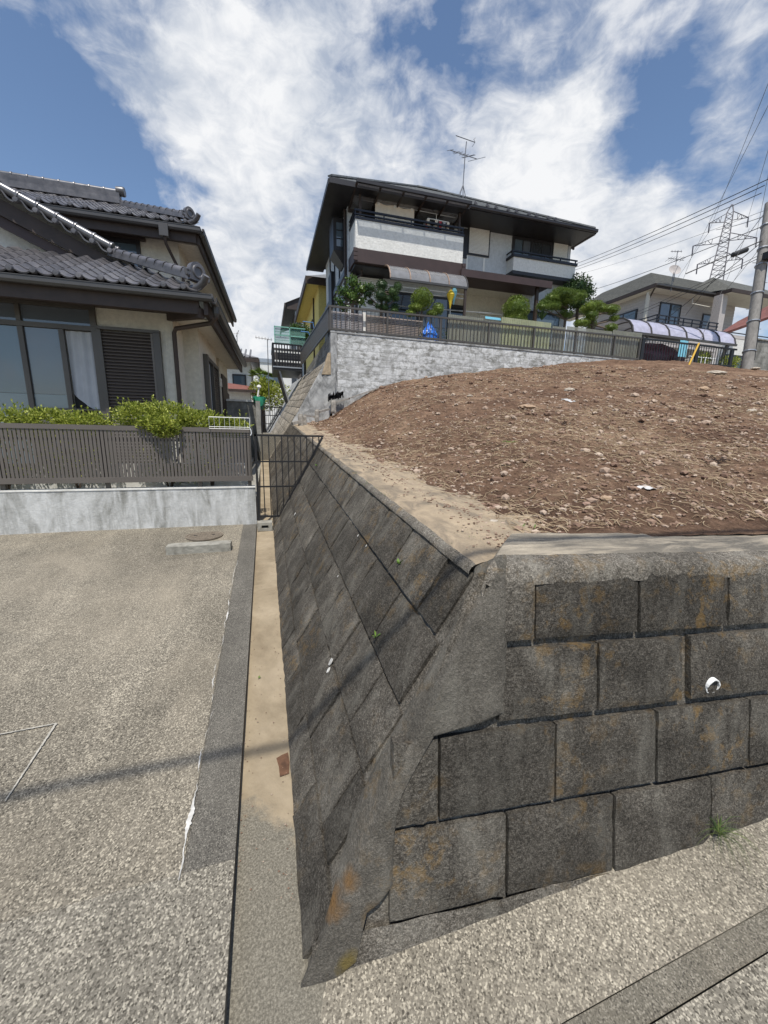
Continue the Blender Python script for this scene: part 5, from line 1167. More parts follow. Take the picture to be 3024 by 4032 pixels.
for k in range(7): y = 13.3 + k * .7; cp('side_rafter', MB().box(11.26, e1 - .03, y, y + .05, ez - .26, ez - .19), 'brown_trim')
for px, py in ((1877, 802), (1924, 813), (1958, 816), (2006, 827), (2038, 832), (2087, 844), (2117, 847), (2164, 857), (2193, 860)):
    p = at(px, py, 12.85); z = ez + sl * .45 + .03; cp('snow_guard', MB().add([(p.x - .07, 12.78, z - .03), (p.x + .07, 12.78, z - .03), (p.x + .02, 12.84, z + .09), (p.x - .02, 12.84, z + .09), (p.x, 12.98, z + .06)], [(0, 1, 2, 3), (1, 4, 2), (0, 3, 4), (2, 4, 3)]), 'black_frame', rf)
# balcony
bx0, bx1, by, bz0, bz1 = 2.82, 6.38, 12.60, 6.97, 7.76
bl = cp('balcony_parapet', MB().box(bx0, bx1, by, by + .12, bz0, bz1).box(bx0, bx0 + .12, by + .122, 13.398, bz0, bz1).box(bx1 - .12, bx1, by + .122, 13.398, bz0, bz1), 'stucco_white')
cp('balcony_beam', MB().box(bx0 - .05, bx1 + .05, by - .06, by + .10, 6.60, 6.966).box(bx0 - .05, bx0 + .10, by + .102, 13.395, 6.62, 6.966), 'brown_trim', bl)
for x in (bx0 - .02, bx1 + .02):
    for k in range(3): cp('beam_end', MB().box(x - .06, x + .06, by - .10, by - .062, 6.63 + k * .115, 6.73 + k * .115), 'brown_trim', bl)
cp('balcony_floor', MB().box(bx0, bx1, by + .102, 13.395, 6.55, 6.596), 'black_frame', bl)
rl = cp('balcony_rail', MB().box(bx0 - .02, bx1 + .02, by - .02, by + .13, bz1 + .002, bz1 + .07).box(bx0 - .02, bx0 + .13, by + .132, 13.39, bz1 + .002, bz1 + .07), 'navy_rail', bl)
for z, h in ((7.91, .035), (8.02, .05)): cp('rail_bar', MB().box(bx0 - .02, bx1 + .02, by + .03, by + .08, z - h / 2, z + h / 2).box(bx0 - .02, bx0 + .03, by + .082, 13.39, z - h / 2, z + h / 2), 'navy_rail', bl)
for x in (bx0 + .01, 3.72, 4.6, 5.5, bx1 - .02): cp('rail_post', MB().box(x - .015, x + .015, by + .04, by + .07, bz1 + .07, 8.0), 'navy_rail', bl)
# canopy above the balcony
cz = 8.50; cn = cp('balcony_canopy', MB().box(2.76, 6.38, 12.13, 12.20, cz - .04, cz + .04), 'black_frame')
cp('canopy_back_beam', MB().box(2.76, 6.38, 13.28, 13.36, 8.28, 8.34), 'dark_wood', cn)
for k in range(6):
    x = lerp(2.79, 6.33, k / 5); cp('canopy_rafter', MB().hexa([V(x - .025, 12.202, cz - .03), V(x + .025, 12.202, cz - .03), V(x + .025, 13.39, 8.33), V(x - .025, 13.39, 8.33), V(x - .025, 12.202, cz + .02), V(x + .025, 12.202, cz + .02), V(x + .025, 13.39, 8.38), V(x - .025, 13.39, 8.38)]), 'dark_wood', cn)
for k in range(5): cp('canopy_sheet', MB().add([V(lerp(2.79, 6.33, k / 5) + .03, 12.205, cz + .01), V(lerp(2.79, 6.33, (k + 1) / 5) - .03, 12.205, cz + .01), V(lerp(2.79, 6.33, (k + 1) / 5) - .03, 13.38, 8.37), V(lerp(2.79, 6.33, k / 5) + .03, 13.38, 8.37)], [(0, 1, 2, 3)]), 'smoked_poly', cn)
for x in (2.98, 6.24): cp('canopy_post', MB().box(x - .035, x + .035, 12.64, 12.69, 7.84, 8.49), 'dark_wood', cn)
# upper openings
cp('balcony_doors', MB().box(3.35, 5.95, 13.36, 13.398, 6.75, 8.40), 'glass_dark'); cp('door_frame', MB().box(3.3, 6.0, 13.34, 13.358, 8.3, 8.42).box(3.3, 3.36, 13.34, 13.358, 6.8, 8.298).box(4.6, 4.66, 13.34, 13.358, 6.8, 8.298).box(5.94, 6.0, 13.34, 13.358, 6.8, 8.298), 'black_frame')
def shutter(name, x0, x1, y, z0, z1, mat, n, frame):
    s = cp(name, MB().box(x0 - frame, x1 + frame, y, y + .038, z0 - frame, z1 + frame), 'black_frame'); mb = MB(); h = (z1 - z0) / n
    for k in range(n):
        z = z0 + k * h; mb.prism([V(x0, y - .003, z), V(x0, y - .022, z + h * .12), V(x0, y - .022, z + h * .70), V(x0, y - .003, z + h * .92)], (x1 - x0, 0, 0))
    o = mb.build('shutter_slats', mat, s); tag(o, kind='stuff'); return s
shutter('upper_shutter', 6.98, 7.74, 13.355, 7.68, 8.60 - .06, 'shutter_cream', 22, .05)
cp('shutter_reveal', MB().box(6.62, 6.925, 13.36, 13.398, 7.5, 8.40), 'black_frame')
shutter('right_shutter', 10.44, 11.06, 13.36, 7.62, 8.55 - .06, 'shutter_cream', 22, .03)
wn = cp('upper_window', MB().box(8.70, 10.40, 13.36, 13.398, 8.36, 8.46).box(8.70, 8.80, 13.36, 13.398, 7.60, 8.358).box(10.32, 10.40, 13.36, 13.398, 7.60, 8.358).box(9.46, 9.54, 13.35, 13.398, 7.60, 8.358).box(9.12, 9.16, 13.37, 13.398, 7.60, 8.358).box(9.95, 9.99, 13.37, 13.398, 7.6, 8.358), 'black_frame')
for x0, x1, m in ((8.802, 9.118, 'glass_blue'), (9.162, 9.458, 'glass_curtain'), (9.542, 9.948, 'glass_dark'), (9.992, 10.318, 'glass_dark')): cp('pane', MB().box(x0, x1, 13.38, 13.392, 7.60, 8.356), m, wn)
cp('window_hood', MB().box(8.66, 11.12, 13.30, 13.398, 8.462, 8.50), 'black_frame', wn)
cp('wall_vent', MB().box(10.15, 10.50, 13.37, 13.398, 8.52 - .04, 8.52 + .02), 'black_frame')
rb = cp('right_balcony', MB().box(8.55, 11.18, 13.00, 13.08, 7.19, 7.62).box(8.55, 8.63, 13.082, 13.398, 7.19, 7.62).box(11.10, 11.18, 13.082, 13.398, 7.19, 7.62), 'stucco_white')
cp('balcony_base', MB().box(8.53, 11.20, 12.98, 13.396, 7.08, 7.186), 'black_frame', rb)
cp('balcony_cap', MB().box(8.50, 11.23, 12.95, 13.12, 7.622, 7.70).box(8.50, 8.68, 13.122, 13.396, 7.622, 7.70), 'navy_rail', rb)
cp('rail_bar', MB().box(8.50, 11.28, 13.02, 13.06, 7.80, 7.84).box(8.50, 8.54, 13.062, 13.39, 7.80, 7.84), 'navy_rail', rb)
for k in range(5): x = lerp(8.53, 11.2, k / 4); cp('rail_post', MB().box(x - .02, x + .02, 13.03, 13.055, 7.70, 7.80), 'navy_rail', rb)
for x in (6.95, 7.62): cp('wall_batten', MB().box(x - .035, x + .035, 13.385, 13.399, 6.9, 7.60), 'shutter_cream')
cp('string_course', MB().box(6.42, 8.5, 13.33, 13.399, 6.80, 6.88), 'gutter')
# porch and ground floor
pr = cp('porch_roof', MB().box(6.30, 9.75, 12.50, 13.395, 6.60, 6.76), 'brown_trim'); cp('porch_fascia', MB().box(6.28, 9.80, 12.44, 12.498, 6.56, 6.78), 'brown_trim', pr)
cp('porch_post', MB().box(9.30, 9.40, 12.60, 12.70, 4.12, 6.598), 'dark_wood', pr)
cp('front_door', MB().box(6.75, 7.35, 14.25, 14.298, 4.3, 6.2), 'glass_dark'); cp('door_surround', MB().box(6.68, 7.42, 14.24, 14.299, 6.202, 6.28), 'black_frame')
cp('porch_lamp', MB().lathe((7.72, 14.24, 5.72), [(.0, -.03), (.10, -.03), (.13, .0), (.13, .05)], 18, 'y'), 'black_frame'); cp('lamp_glass', MB().lathe((7.72, 14.20, 5.72), [(.0, -.02), (.085, -.01), (.085, .0)], 18, 'y'), 'shutter_cream')
cp('side_door', MB().box(8.05, 8.9, 14.26, 14.298, 4.2, 6.05), 'stucco_cream'); cp('door_canopy', MB().box(8.0, 9.0, 14.18, 14.298, 6.06, 6.12), 'shutter_cream')
cp('low_window', MB().box(9.55, 11.0, 13.36, 13.398, 5.0, 6.0), 'glass_blue'); cp('low_window_frame', MB().box(9.5, 11.05, 13.35, 13.398, 6.002, 6.08).box(9.5, 11.05, 13.35, 13.398, 4.9, 4.998), 'black_frame')
shutter('ground_shutter', 3.06, 3.84, 13.355, 4.35, 6.50, 'shutter_cream', 42, .07)
cp('grille', MB().box(3.42, 3.80, 13.37, 13.398, 6.66, 6.74), 'black_frame')
gd = cp('garden_doors', MB().box(4.0, 6.35, 13.35, 13.398, 6.12, 6.20).box(4.0, 4.08, 13.35, 13.398, 4.2, 6.118).box(5.13, 5.22, 13.35, 13.398, 4.2, 6.118).box(6.27, 6.35, 13.35, 13.398, 4.2, 6.118), 'black_frame')
cp('pane', MB().box(4.082, 5.128, 13.37, 13.39, 4.2, 6.116), 'glass_dark', gd); cp('pane', MB().box(5.222, 6.268, 13.37, 13.39, 4.2, 6.116), 'glass_curtain', gd)
cp('corner_downpipe', MB().tube([(2.86, 13.33, 6.60), (2.86, 13.34, 6.3), (2.98, 13.33, 6.48)][0:2] + [(2.86, 13.34, 4.12)], .035, 8), 'dark_wood', None, True)
cp('balcony_drain', MB().tube([(3.10, 12.95, 6.55), (3.10, 12.98, 6.42), (2.92, 13.2, 6.36), (2.90, 13.33, 6.28), (2.90, 13.33, 4.12)], .03, 8), 'dark_wood', None, True)
# awning over the garden doors
ax0, ax1 = 3.74, 6.30; aw = cp('garden_awning', MB().box(ax0, ax1, 11.98, 12.04, 6.03, 6.09), 'gutter')
arc = [(lerp(0, 1, k / 9), math.cos(math.pi / 2 * (k / 9) ** 1.25)) for k in range(10)]
def arcpt(x, t): y = 1 - (1 - t / 9) ** 1.8; return V(x, 13.33 - 1.33 * y, 6.07 + .60 * (1 - y ** 3.2) ** .55)
for k in range(4):
    a, b = lerp(ax0, ax1, k / 4) + .02, lerp(ax0, ax1, (k + 1) / 4) - .02; cp('awning_sheet', MB().grid([[arcpt(a, t) for t in range(10)], [arcpt(b, t) for t in range(10)]]), 'smoked_poly', aw, True)
simple('copper_trim', (0.30, 0.21, 0.155), 0.5, 0.1)
for k in range(5):
    x = lerp(ax0, ax1, k / 4); mb = MB()
    for t in range(9): mb.bar(arcpt(x, t), arcpt(x, t + 1), .035, .03, (1, 0, 0))
    cp('awning_rib', mb, 'copper_trim' if k < 4 else 'gutter', aw)
cp('awning_post', MB().box(6.20, 6.27, 12.0, 12.06, 4.12, 6.028), 'dark_wood', aw)
for z, y in ((5.93, 12.2), (5.86, 12.35)): cp('drying_pole', MB().tube([(3.6, y, z), (6.35, y, z)], .018, 6), 'galv', aw)
cp('drying_pole', MB().tube([(3.9, 12.3, 5.42), (7.4, 12.3, 5.50)], .016, 6), 'galv', aw)
# lane side: bay window, dark battens, low windows, corner pipe
by_ = cp('bay_window', MB().box(2.36, 2.745, 13.78, 14.55, 7.35, 8.28), 'black_frame'); cp('bay_base', MB().hexa([V(2.36, 13.78, 7.345), V(2.745, 13.78, 7.345), V(2.745, 14.55, 7.345), V(2.36, 14.55, 7.345), V(2.70, 13.9, 6.98), V(2.745, 13.9, 6.98), V(2.745, 14.45, 6.98), V(2.70, 14.45, 6.98)]), 'black_frame', by_)
for k in range(3): cp('pane', MB().box(2.46, 2.66, 13.765, 13.778, 7.46 + k * .24, 7.66 + k * .24), 'glass_blue', by_)
cp('batten', MB().box(2.70, 2.748, 13.56, 13.64, 4.12, 8.42), 'brown_trim'); 
for y in (14.75, 15.7, 16.7): cp('batten', MB().box(2.71, 2.748, y, y + .09, 4.12, 8.42), 'black_frame')
cp('lane_window', MB().box(2.62, 2.748, 15.9, 16.6, 6.35, 7.5), 'black_frame'); cp('lane_window', MB().box(2.62, 2.748, 16.9, 17.8, 5.2, 6.5), 'black_frame')
cp('lane_string_course', MB().box(2.68, 2.748, 13.645, 18.0, 6.60, 6.78), 'gutter')
cp('lane_downpipe', MB().tube([(2.68, 13.5, 8.4), (2.68, 13.5, 4.12)], .035, 8), 'dark_wood', None, True)

# laundry on the balcony
sh0, sh1 = at(1477, 782, 12.9), at(1631, 805, 12.9)
t = thing('hanging_sheet', 'beige bed sheet hung over the balcony drying pole', 'laundry', (sh0.x, 12.9, 7.2)); rows = []
for j in range(13):
    v = j / 12; rows.append([V(lerp(sh0.x, sh1.x, i / 30), 12.90 - .02 - .035 * math.sin(i / 30 * 15 + .4) * (0.3 + v) * (1 if i % 9 else .5) + .02 * nz((i * .4, j * .3, 0), 1), lerp(8.40, 7.30, v) - .03 * math.sin(i / 30 * math.pi * 2) ** 2 * (1 - v)) for i in range(31)])
MB().grid(rows).build('cloth', 'linen', t, True)
for x in (sh0.x + .1, (sh0.x + sh1.x) / 2, sh1.x - .08): MB().box(x - .04, x + .04, 12.86, 12.94, 8.33, 8.49).build('peg', 'pvc', t)
tag(MB().tube([(2.98, 12.9, 8.40), (6.15, 12.9, 8.41)], .017, 8).build('balcony_drying_pole', 'galv'), 'metal drying pole across the balcony under the canopy', 'pole')
hc = at(1718, 862, 12.9); t = thing('peg_hanger', 'white peg hanger with small socks on the balcony pole', 'laundry', (hc.x, 12.9, 7.6))
hx, hz = hc.x, 8.20
MB().tube([(hx, 12.9, 8.40), (hx, 12.9, hz)], .012, 6).build('hook', 'pvc', t)
MB().tube([(hx - .36, 12.72, hz - .05), (hx + .36, 12.72, hz - .05), (hx + .36, 13.08, hz - .05), (hx - .36, 13.08, hz - .05), (hx - .36, 12.72, hz - .05)], .014, 6).build('frame', 'pvc', t)
for s in (-1, 1): MB().tube([(hx - .36 * s, 12.72, hz - .05), (hx, 12.9, hz + .06), (hx + .36 * s, 13.08, hz - .05)], .008, 5).build('cross_wire', 'pvc', t)
r = random.Random(3)
for k in range(11):
    x = lerp(hx - .34, hx + .34, k / 10); m = ('linen', 'red_cloth', 'room_dark', 'curtain', 'linen')[k % 5]; l = r.uniform(.18, .32)
    rows = [[V(x - .045 + .09 * i / 3, 12.72 + (k % 2) * .3 + .012 * math.sin(i * 2 + j), hz - .06 - l * j / 4) for i in range(4)] for j in range(5)]; MB().grid(rows).build('sock', m, t, True)

# ---------------------------------------------------------------- fence on the white wall
fz = lambda x: 4.80 + 0.011 * (x - 1.71)
def bar_fence(t, x0, x1, y, zb, zt, step, mat):
    bm_ = MB().box(-.008, .008, -.008, .008, 0, 1).mesh('bar', mat); x = x0 + step / 2
    while x < x1:
        place('bar', bm_, t, (x, y, zb(x) + .02), None, (1, 1, zt(x) - zb(x) - .03)); x += step
t = thing('terrace_fence', 'dark brown barred fence along the top of the white block wall', 'fence', (1.76, 10.98, 4.18))
zb = lambda x: 4.215
for nm, zf, h in (('top_rail', fz, .045), ('bottom_rail', lambda x: zb(x) + .03, .05)):
    MB().hexa([V(1.73, 10.985, zf(1.73) - h), V(12.5, 10.985, zf(12.5) - h), V(12.5, 11.03, zf(12.5) - h), V(1.73, 11.03, zf(1.73) - h), V(1.73, 10.985, zf(1.73)), V(12.5, 10.985, zf(12.5)), V(12.5, 11.03, zf(12.5)), V(1.73, 11.03, zf(1.73))]).build(nm, 'brown_alu', t)
bar_fence(t, 1.75, 12.45, 11.005, zb, fz, .118, 'brown_alu')
for x in (1.76, 3.35, 4.95, 6.55, 8.15, 9.75, 11.35, 12.47): MB().box(x - .025, x + .025, 10.99, 11.04, 4.17, fz(x) - .046).build('post', 'brown_alu', t)
lrail = lambda z0, z1: MB().hexa([V(1.71, 11.03, z0), V(1.755, 11.03, z0), V(1.52, 17.2, z0), V(1.475, 17.2, z0), V(1.71, 11.03, z1), V(1.755, 11.03, z1), V(1.52, 17.2, z1), V(1.475, 17.2, z1)])
lrail(4.755, 4.80).build('top_rail', 'brown_alu', t); lrail(4.195, 4.245).build('bottom_rail', 'brown_alu', t)
bm_ = MB().box(-.012, .012, -.03, .03, 4.246, 4.754).mesh('bar', 'brown_alu')
for k in range(70): y = 11.12 + k * .087; place('bar', bm_, t, (lerp(1.732, 1.497, (y - 11.03) / 6.17), y, 0))
t = thing('lot_fence', 'dark barred fence continuing right from the white wall to the utility pole', 'fence', (12.55, 10.98, 4.1))
zt2 = lambda x: 4.92 + 0.0 * x; zb2 = lambda x: 4.16 + .03 * (x - 12.5)
for nm, zf, h in (('top_rail', zt2, .055), ('bottom_rail', lambda x: zb2(x) + .03, .05)):
    MB().hexa([V(12.53, 10.985, zf(12.5) - h), V(17.2, 10.985, zf(17.2) - h), V(17.2, 11.03, zf(17.2) - h), V(12.53, 11.03, zf(12.5) - h), V(12.53, 10.985, zf(12.5)), V(17.2, 10.985, zf(17.2)), V(17.2, 11.03, zf(17.2)), V(12.53, 11.03, zf(12.5))]).build(nm, 'dark_metal', t)
bar_fence(t, 12.56, 17.1, 11.005, zb2, zt2, .125, 'dark_metal')
for x in (12.60, 15.2, 17.0): MB().box(x - .07, x + .07, 10.99, 11.06, 3.9, 4.86).build('post', 'dark_metal', t)
# louvred screens and corrugated sheets behind it
def louvre_screen(x0, x1, z0, z1, label, n, mat):
    t = thing('louvre_screen', label, 'screen', (x0, 11.10, z0), 'louvred screens behind the terrace fence')
    for x in (x0, x1): MB().box(x - .02, x + .02, 11.10, 11.14, z0, z1).build('frame', mat, t)
    m = MB().hexa([V(x0 + .02, 11.10, 0), V(x1 - .02, 11.10, 0), V(x1 - .02, 11.13, .018), V(x0 + .02, 11.13, .018), V(x0 + .02, 11.10, .022), V(x1 - .02, 11.10, .022), V(x1 - .02, 11.13, .040), V(x0 + .02, 11.13, .040)]).mesh('louvre', mat)
    for k in range(n): place('louvre', m, t, (0, 0, z0 + (z1 - z0) * k / n))
simple('grey_louvre', (0.30, 0.27, 0.27), 0.6); simple('tan_louvre', (0.26, 0.21, 0.18), 0.6); simple('white_board', (0.75, 0.73, 0.68), 0.7)
louvre_screen(1.82, 2.66, 4.22, 4.70, 'grey louvred screen at the corner of the terrace fence', 11, 'grey_louvre'); louvre_screen(2.78, 4.42, 4.22, 4.70, 'longer brown louvred screen beside the grey one', 11, 'tan_louvre')
tag(MB().box(2.68, 2.76, 11.145, 11.16, 4.22, 4.76).build('white_strip_board', 'white_board'), 'narrow white board between the two louvred screens', 'board')
def corrugated(x0, x1, z0, z1, y, mat, label):
    rows = [[], []]; n = int((x1 - x0) / .016)
    for i in range(n + 1):
        x = lerp(x0, x1, i / n); yy = y + .009 * math.sin(i * math.pi / 2)
        rows[0].append(V(x, yy, z0)); rows[1].append(V(x, yy + .002, z1))
    return tag(MB().grid(rows).build('corrugated_sheet', mat), label, 'corrugated sheet', 'corrugated plastic sheets behind the terrace fence')
def xr(px, py): return at(px, py, 11.08)
for (pa, pb, ptop, mat, lab) in ((1765, 1905, 1238, 'corrugated_poly', 'grey corrugated plastic sheet right of the blue tarp'), (1908, 1972, 1262, 'corrugated_poly', 'low dark corrugated sheet left of the greenish one'), (1975, 2172, 1250, 'corrugated_green', 'tall greenish corrugated sheet under the clipped dome bush'),
                                 (2176, 2228, 1284, 'corrugated_poly', 'short dark corrugated sheet right of the greenish one'), (2232, 2410, 1286, 'corrugated_poly', 'brown corrugated sheet below the pine'), (2414, 2528, 1300, 'corrugated_poly', 'brown corrugated sheet at the end of the terrace fence')):
    a, b = xr(pa, ptop), xr(pb, ptop + (pb - pa) * .10); corrugated(a.x, b.x, 4.2, (a.z + b.z) / 2, 11.075, mat, lab)
t = thing('glass_louvre_panel', 'pale glass slats standing behind the sheets left of the dome bush', 'panel', xr(1935, 1262)); a, b = at(1912, 1250, 11.3), at(1972, 1262, 11.3)
for k in range(4): MB().box(a.x, b.x, 11.3 + .01 * k, 11.305 + .01 * k, b.z + .02 * k, b.z + .018 + .02 * k).build('glass_slat', 'sky_cloth', t)

# ---------------------------------------------------------------- garden plants on the terrace
def plant(name, label, cat, base, pads, mat, leaf, dens, trunk, seed, stem_r=.035, group=None, up=.3, aspect=.5, surf=.86):
    t = thing(name, label, cat, base, group); r = random.Random(seed); base = Vector(base)
    for i, (c, rad) in enumerate(pads):
        mb = MB(); area = (rad[0] * rad[1] + rad[0] * rad[2] + rad[1] * rad[2]); blob_leaves(mb, c, rad, int(dens * 2.6 * area), leaf, r, surf, up, aspect)
        bm = bmesh.new(); bmesh.ops.create_icosphere(bm, subdivisions=3, radius=1); kc = .78 if surf >= .69 else .58
        mb.add([Vector(c) + Vector((v.co.x * rad[0], v.co.y * rad[1], v.co.z * rad[2])) * (kc + .10 * nz(v.co, 2, i) + .07 * nz(v.co, 6, i + 4)) for v in bm.verts], [tuple(v.index for v in f.verts) for f in bm.faces]); bm.free()
        mb.build('foliage_pad' if len(pads) > 1 else 'crown', mat, t)
    if trunk:
        tb = MB(); top = Vector(trunk[-1]); tb.tube([Vector(p) for p in trunk], [stem_r * (1 - .12 * i) for i in range(len(trunk))], 7); tb.build('trunk', 'bark', t, True)
        for c, rad in pads:
            c = Vector(c); k = min(range(len(trunk)), key=lambda q: (Vector(trunk[q]) - c).length + (.6 if Vector(trunk[q]).z > c.z else 0)); p = Vector(trunk[k])
            if (p - c).length > .08: MB().tube([p, p.lerp(c, .5) + V(0, 0, -.03), c - V(0, 0, rad[2] * .5)], [stem_r * .6, stem_r * .45, stem_r * .3], 5).build('branch', 'bark', t, True)
    return t
def pad(px, py, rpx, Y, fl=.85, wd=1.0):
    c = at(px, py, Y); s = rpx * ((c - EYE).dot(FWD) / 1514) * 1.06; return (c, (s * wd, s * .9, s * fl))
q4 = lambda x, y: (1300 + x * .3014, 1050 + y * .3014); q3 = lambda x, y: (1800 + x * .4219, 650 + y * .4219)
b = at(1390, 1240, 11.75); b.z = 4.12
plant('camellia', 'glossy leaved camellia at the left corner of the terrace', 'shrub', b, [pad(1388, 1112, 26, 11.75, 1.0), pad(1350, 1150, 24, 11.7), pad(1425, 1140, 26, 11.75), pad(1385, 1165, 34, 11.8, 1.0), pad(1335, 1185, 18, 11.7), pad(1420, 1185, 22, 11.8), pad(1350, 1210, 20, 11.75), pad(1447, 1128, 14, 11.7)], 'leaf_camellia', .085, 620, [b, b + V(.02, 0, .5), b + V(0, .02, 1.0)], 5, .04, None, .1, .55, .3)
cl = [(540, 280, 50, .8), (500, 360, 48, .75), (675, 245, 72, .8), (655, 375, 72, 1.05), (820, 335, 66, .95), (885, 265, 52, 1.0), (745, 425, 48, .7), (850, 415, 52, .6), (530, 465, 42, .7), (625, 515, 36, .8), (705, 535, 60, .75), (845, 525, 52, .75), (840, 575, 50, .5)]
b = at(1490, 1240, 11.7); b.z = 4.12
plant('cloud_pruned_tree', 'dark cloud pruned tree with many small pompoms in front of the cream shutter', 'tree', b, [pad(*q4(x, y), r * .3014, 11.7 + .1 * ((i * 7) % 3 - 1), f) for i, (x, y, r, f) in enumerate(cl)], 'leaf_dark', .034, 5200, [b, b + V(.03, 0, .5), b + V(.10, 0, .95), b + V(.05, 0, 1.35)], 6, .04, None, .2, .4)
b = at(1655, 1260, 11.65); b.z = 4.12
plant('topiary_dome_tree', 'clipped tree with one big dome and small side pads behind the fence', 'tree', b, [pad(*q4(1200, 425), 40, 11.65, .95), pad(*q4(1115, 535), 25, 11.5, .5), pad(*q4(1410, 555), 21, 11.6, 1.0), pad(*q4(1325, 612), 18, 11.55, .55), pad(*q4(1050, 612), 19, 11.5, .6)], 'leaf_box', .034, 5200, [b, b + V(0, 0, .45), b + V(.03, 0, .85)], 7, .04, None, .2, .45)
c = at(2033, 1218, 12.0); b = V(c.x, 12.0, 4.12)
plant('dome_bush', 'light green clipped dome bush above the greenish corrugated sheet', 'shrub', b, [(c, (.44, .42, .40)), (c - V(0, 0, .3), (.40, .38, .25))], 'leaf_box', .040, 3000, [b, b + V(0, 0, .6)], 8, .05, None, .3, .5)
b = at(2225, 1260, 12.3); b.z = 4.12
plant('round_tree', 'dark round evergreen tree behind the pine at the right end of the terrace', 'tree', at(2275, 1250, 12.9) * 1 + V(0, 0, -.8), [pad(2275, 1135, 52, 12.9, .95), pad(2310, 1150, 34, 12.9), pad(2240, 1150, 30, 12.9), pad(2275, 1190, 44, 12.9, .8)], 'leaf_dark', .075, 900, [at(2275, 1260, 12.9) + V(0, 0, -.6), at(2275, 1200, 12.9)], 9, .06, None, .2, .55, .4)
pl = [(1000, 1215, 40, .45), (905, 1250, 36, .45), (855, 1295, 36, .5), (800, 1325, 24, .5), (1120, 1230, 34, .55), (960, 1195, 30, .5), (1040, 1260, 34, .5), (1010, 1400, 26, .5), (980, 1330, 22, .5), (900, 1320, 26, .5)]
plant('pine_tree', 'cloud pruned pine with flat yellow green layers right of the dome bush', 'tree', b, [pad(*q3(x, y), r, 12.2 + .12 * (i % 3), f) for i, (x, y, r, f) in enumerate(pl)], 'leaf_pine', .085, 2600, [b, at(*q3(1010, 1440), 12.3), at(*q3(1020, 1330), 12.3), at(*q3(1010, 1240), 12.3)], 10, .05, None, .9, .16, .7)
b2 = at(2340, 1290, 11.9); b2.z = 4.12
yl = [(1250, 1320, 26, .8), (1440, 1350, 30, .55), (1345, 1340, 22, .8), (1250, 1400, 26, .8), (1165, 1475, 30, .5), (1250, 1485, 22, .7), (1435, 1520, 24, .6), (1465, 1430, 18, .6), (1200, 1350, 22, .8), (1310, 1300, 20, .6)]
plant('clipped_yew', 'cloud pruned yew with rounded dark pads at the fence end near the carport', 'tree', b2, [pad(*q3(x, y), r, 11.9 + .1 * (i % 3 - 1), f) for i, (x, y, r, f) in enumerate(yl)], 'leaf_box', .036, 3600, [b2, at(*q3(1265, 1490), 11.9), at(*q3(1275, 1400), 11.9)], 11, .06, None, .3, .4)
t = thing('spiky_plant', 'dark spiky leaved plant between the dome bush and the pine', 'plant', at(2133, 1258, 11.7)); mb = MB(); r = random.Random(4); c = at(2133, 1262, 11.7)
for k in range(26): a = r.uniform(0, 6.28); mb.leaf(c, Vector((math.cos(a) * .6, math.sin(a) * .6, r.uniform(.6, 1.6))).normalized(), Vector((0, 0, 1)), r.uniform(.25, .45), .06)
mb.build('leaves', 'leaf_dark', t)
mb = MB(); r = random.Random(14)
for k in range(260): p = at(r.uniform(1650, 1760), r.uniform(1292, 1345), 11.06 - .03 * r.random()); mb.leaf(p, Vector((r.gauss(0, 1), r.gauss(-.5, .5), r.gauss(.3, .6))).normalized(), Vector((0, 0, 1)), .05, .03)
tag(mb.build('trailing_weed', 'leaf_camellia'), 'green weeds trailing through the fence onto the white wall under the blue tarp', 'weed')
# blue tarp heap, folded parasol
rows = []; c = at(1690, 1302, 11.35)
for i in range(21):
    a = math.pi * i / 20; rows.append([V(c.x + .38 * math.cos(a) * k, 11.35 - .22 * math.sin(a) * k, 4.2 + .50 * (1 - k) ** .7 * (1 + .3 * nz((a * 2, k * 3, 0), 1)) + .06 * nz((a * 3, k * 4, 2), 1)) for k in (1, .85, .65, .45, .25, .08)])
tag(MB().grid(rows).build('blue_tarp', 'blue_tarp'), 'crumpled blue tarpaulin behind the fence bars', 'tarp')
t = thing('folded_parasol', 'yellow folded parasol hanging under the awning', 'parasol', at(1772, 1215, 12.15)); a, b = at(1772, 1142, 12.15), at(1772, 1215, 12.15)
MB().lathe(b, [(.012, 0), (.06, .22), (.13, .40), (.10, .46), (.02, .55)], 9).build('canopy', 'bright_yellow', t); MB().tube([b + V(0, 0, .5), b + V(0, 0, .68)], .01, 5).build('stick', 'copper_trim', t)
tag(MB().lathe(at(1786, 1200, 12.2), [(.01, 0), (.05, .2), (.10, .38), (.03, .5)], 8).build('folded_cloth', 'sky_cloth'), 'pale blue folded cloth hanging beside the yellow parasol', 'cloth')
# roof aerial
t = thing('roof_aerial', 'tall television aerial with two sets of rods on the slate roof', 'antenna', at(1825, 765, 15.2)); a, b = at(1823, 762, 15.2), at(1838, 553, 15.2); top = V(a.x, 15.2, b.z)
q8 = lambda x, y: at(1720 + x * .2941, 500 + y * .2941, 15.2)
MB().tube([q8(358, 905) + V(0, 0, -.4), q8(352, 770), q8(378, 385), q8(398, 195)], .017, 6).build('mast', 'antenna_grey', t)
for e in ((282, 885), (315, 900), (412, 915)): MB().tube([q8(352, 772), q8(*e) + V(0, .1 if e[0] > 300 else -.1, -.1)], .013, 5).build('leg', 'antenna_grey', t)
def rodset(p0, p1, rods, rr, seg):
    MB().tube([p0, p1], .014, 6).build('boom', 'antenna_grey', t)
    for f, l, dx in rods: c = p0.lerp(p1, f); d = Vector(dx); MB().tube([c - d * l, c + d * l], rr, 5).build('rod', 'antenna_grey', t)
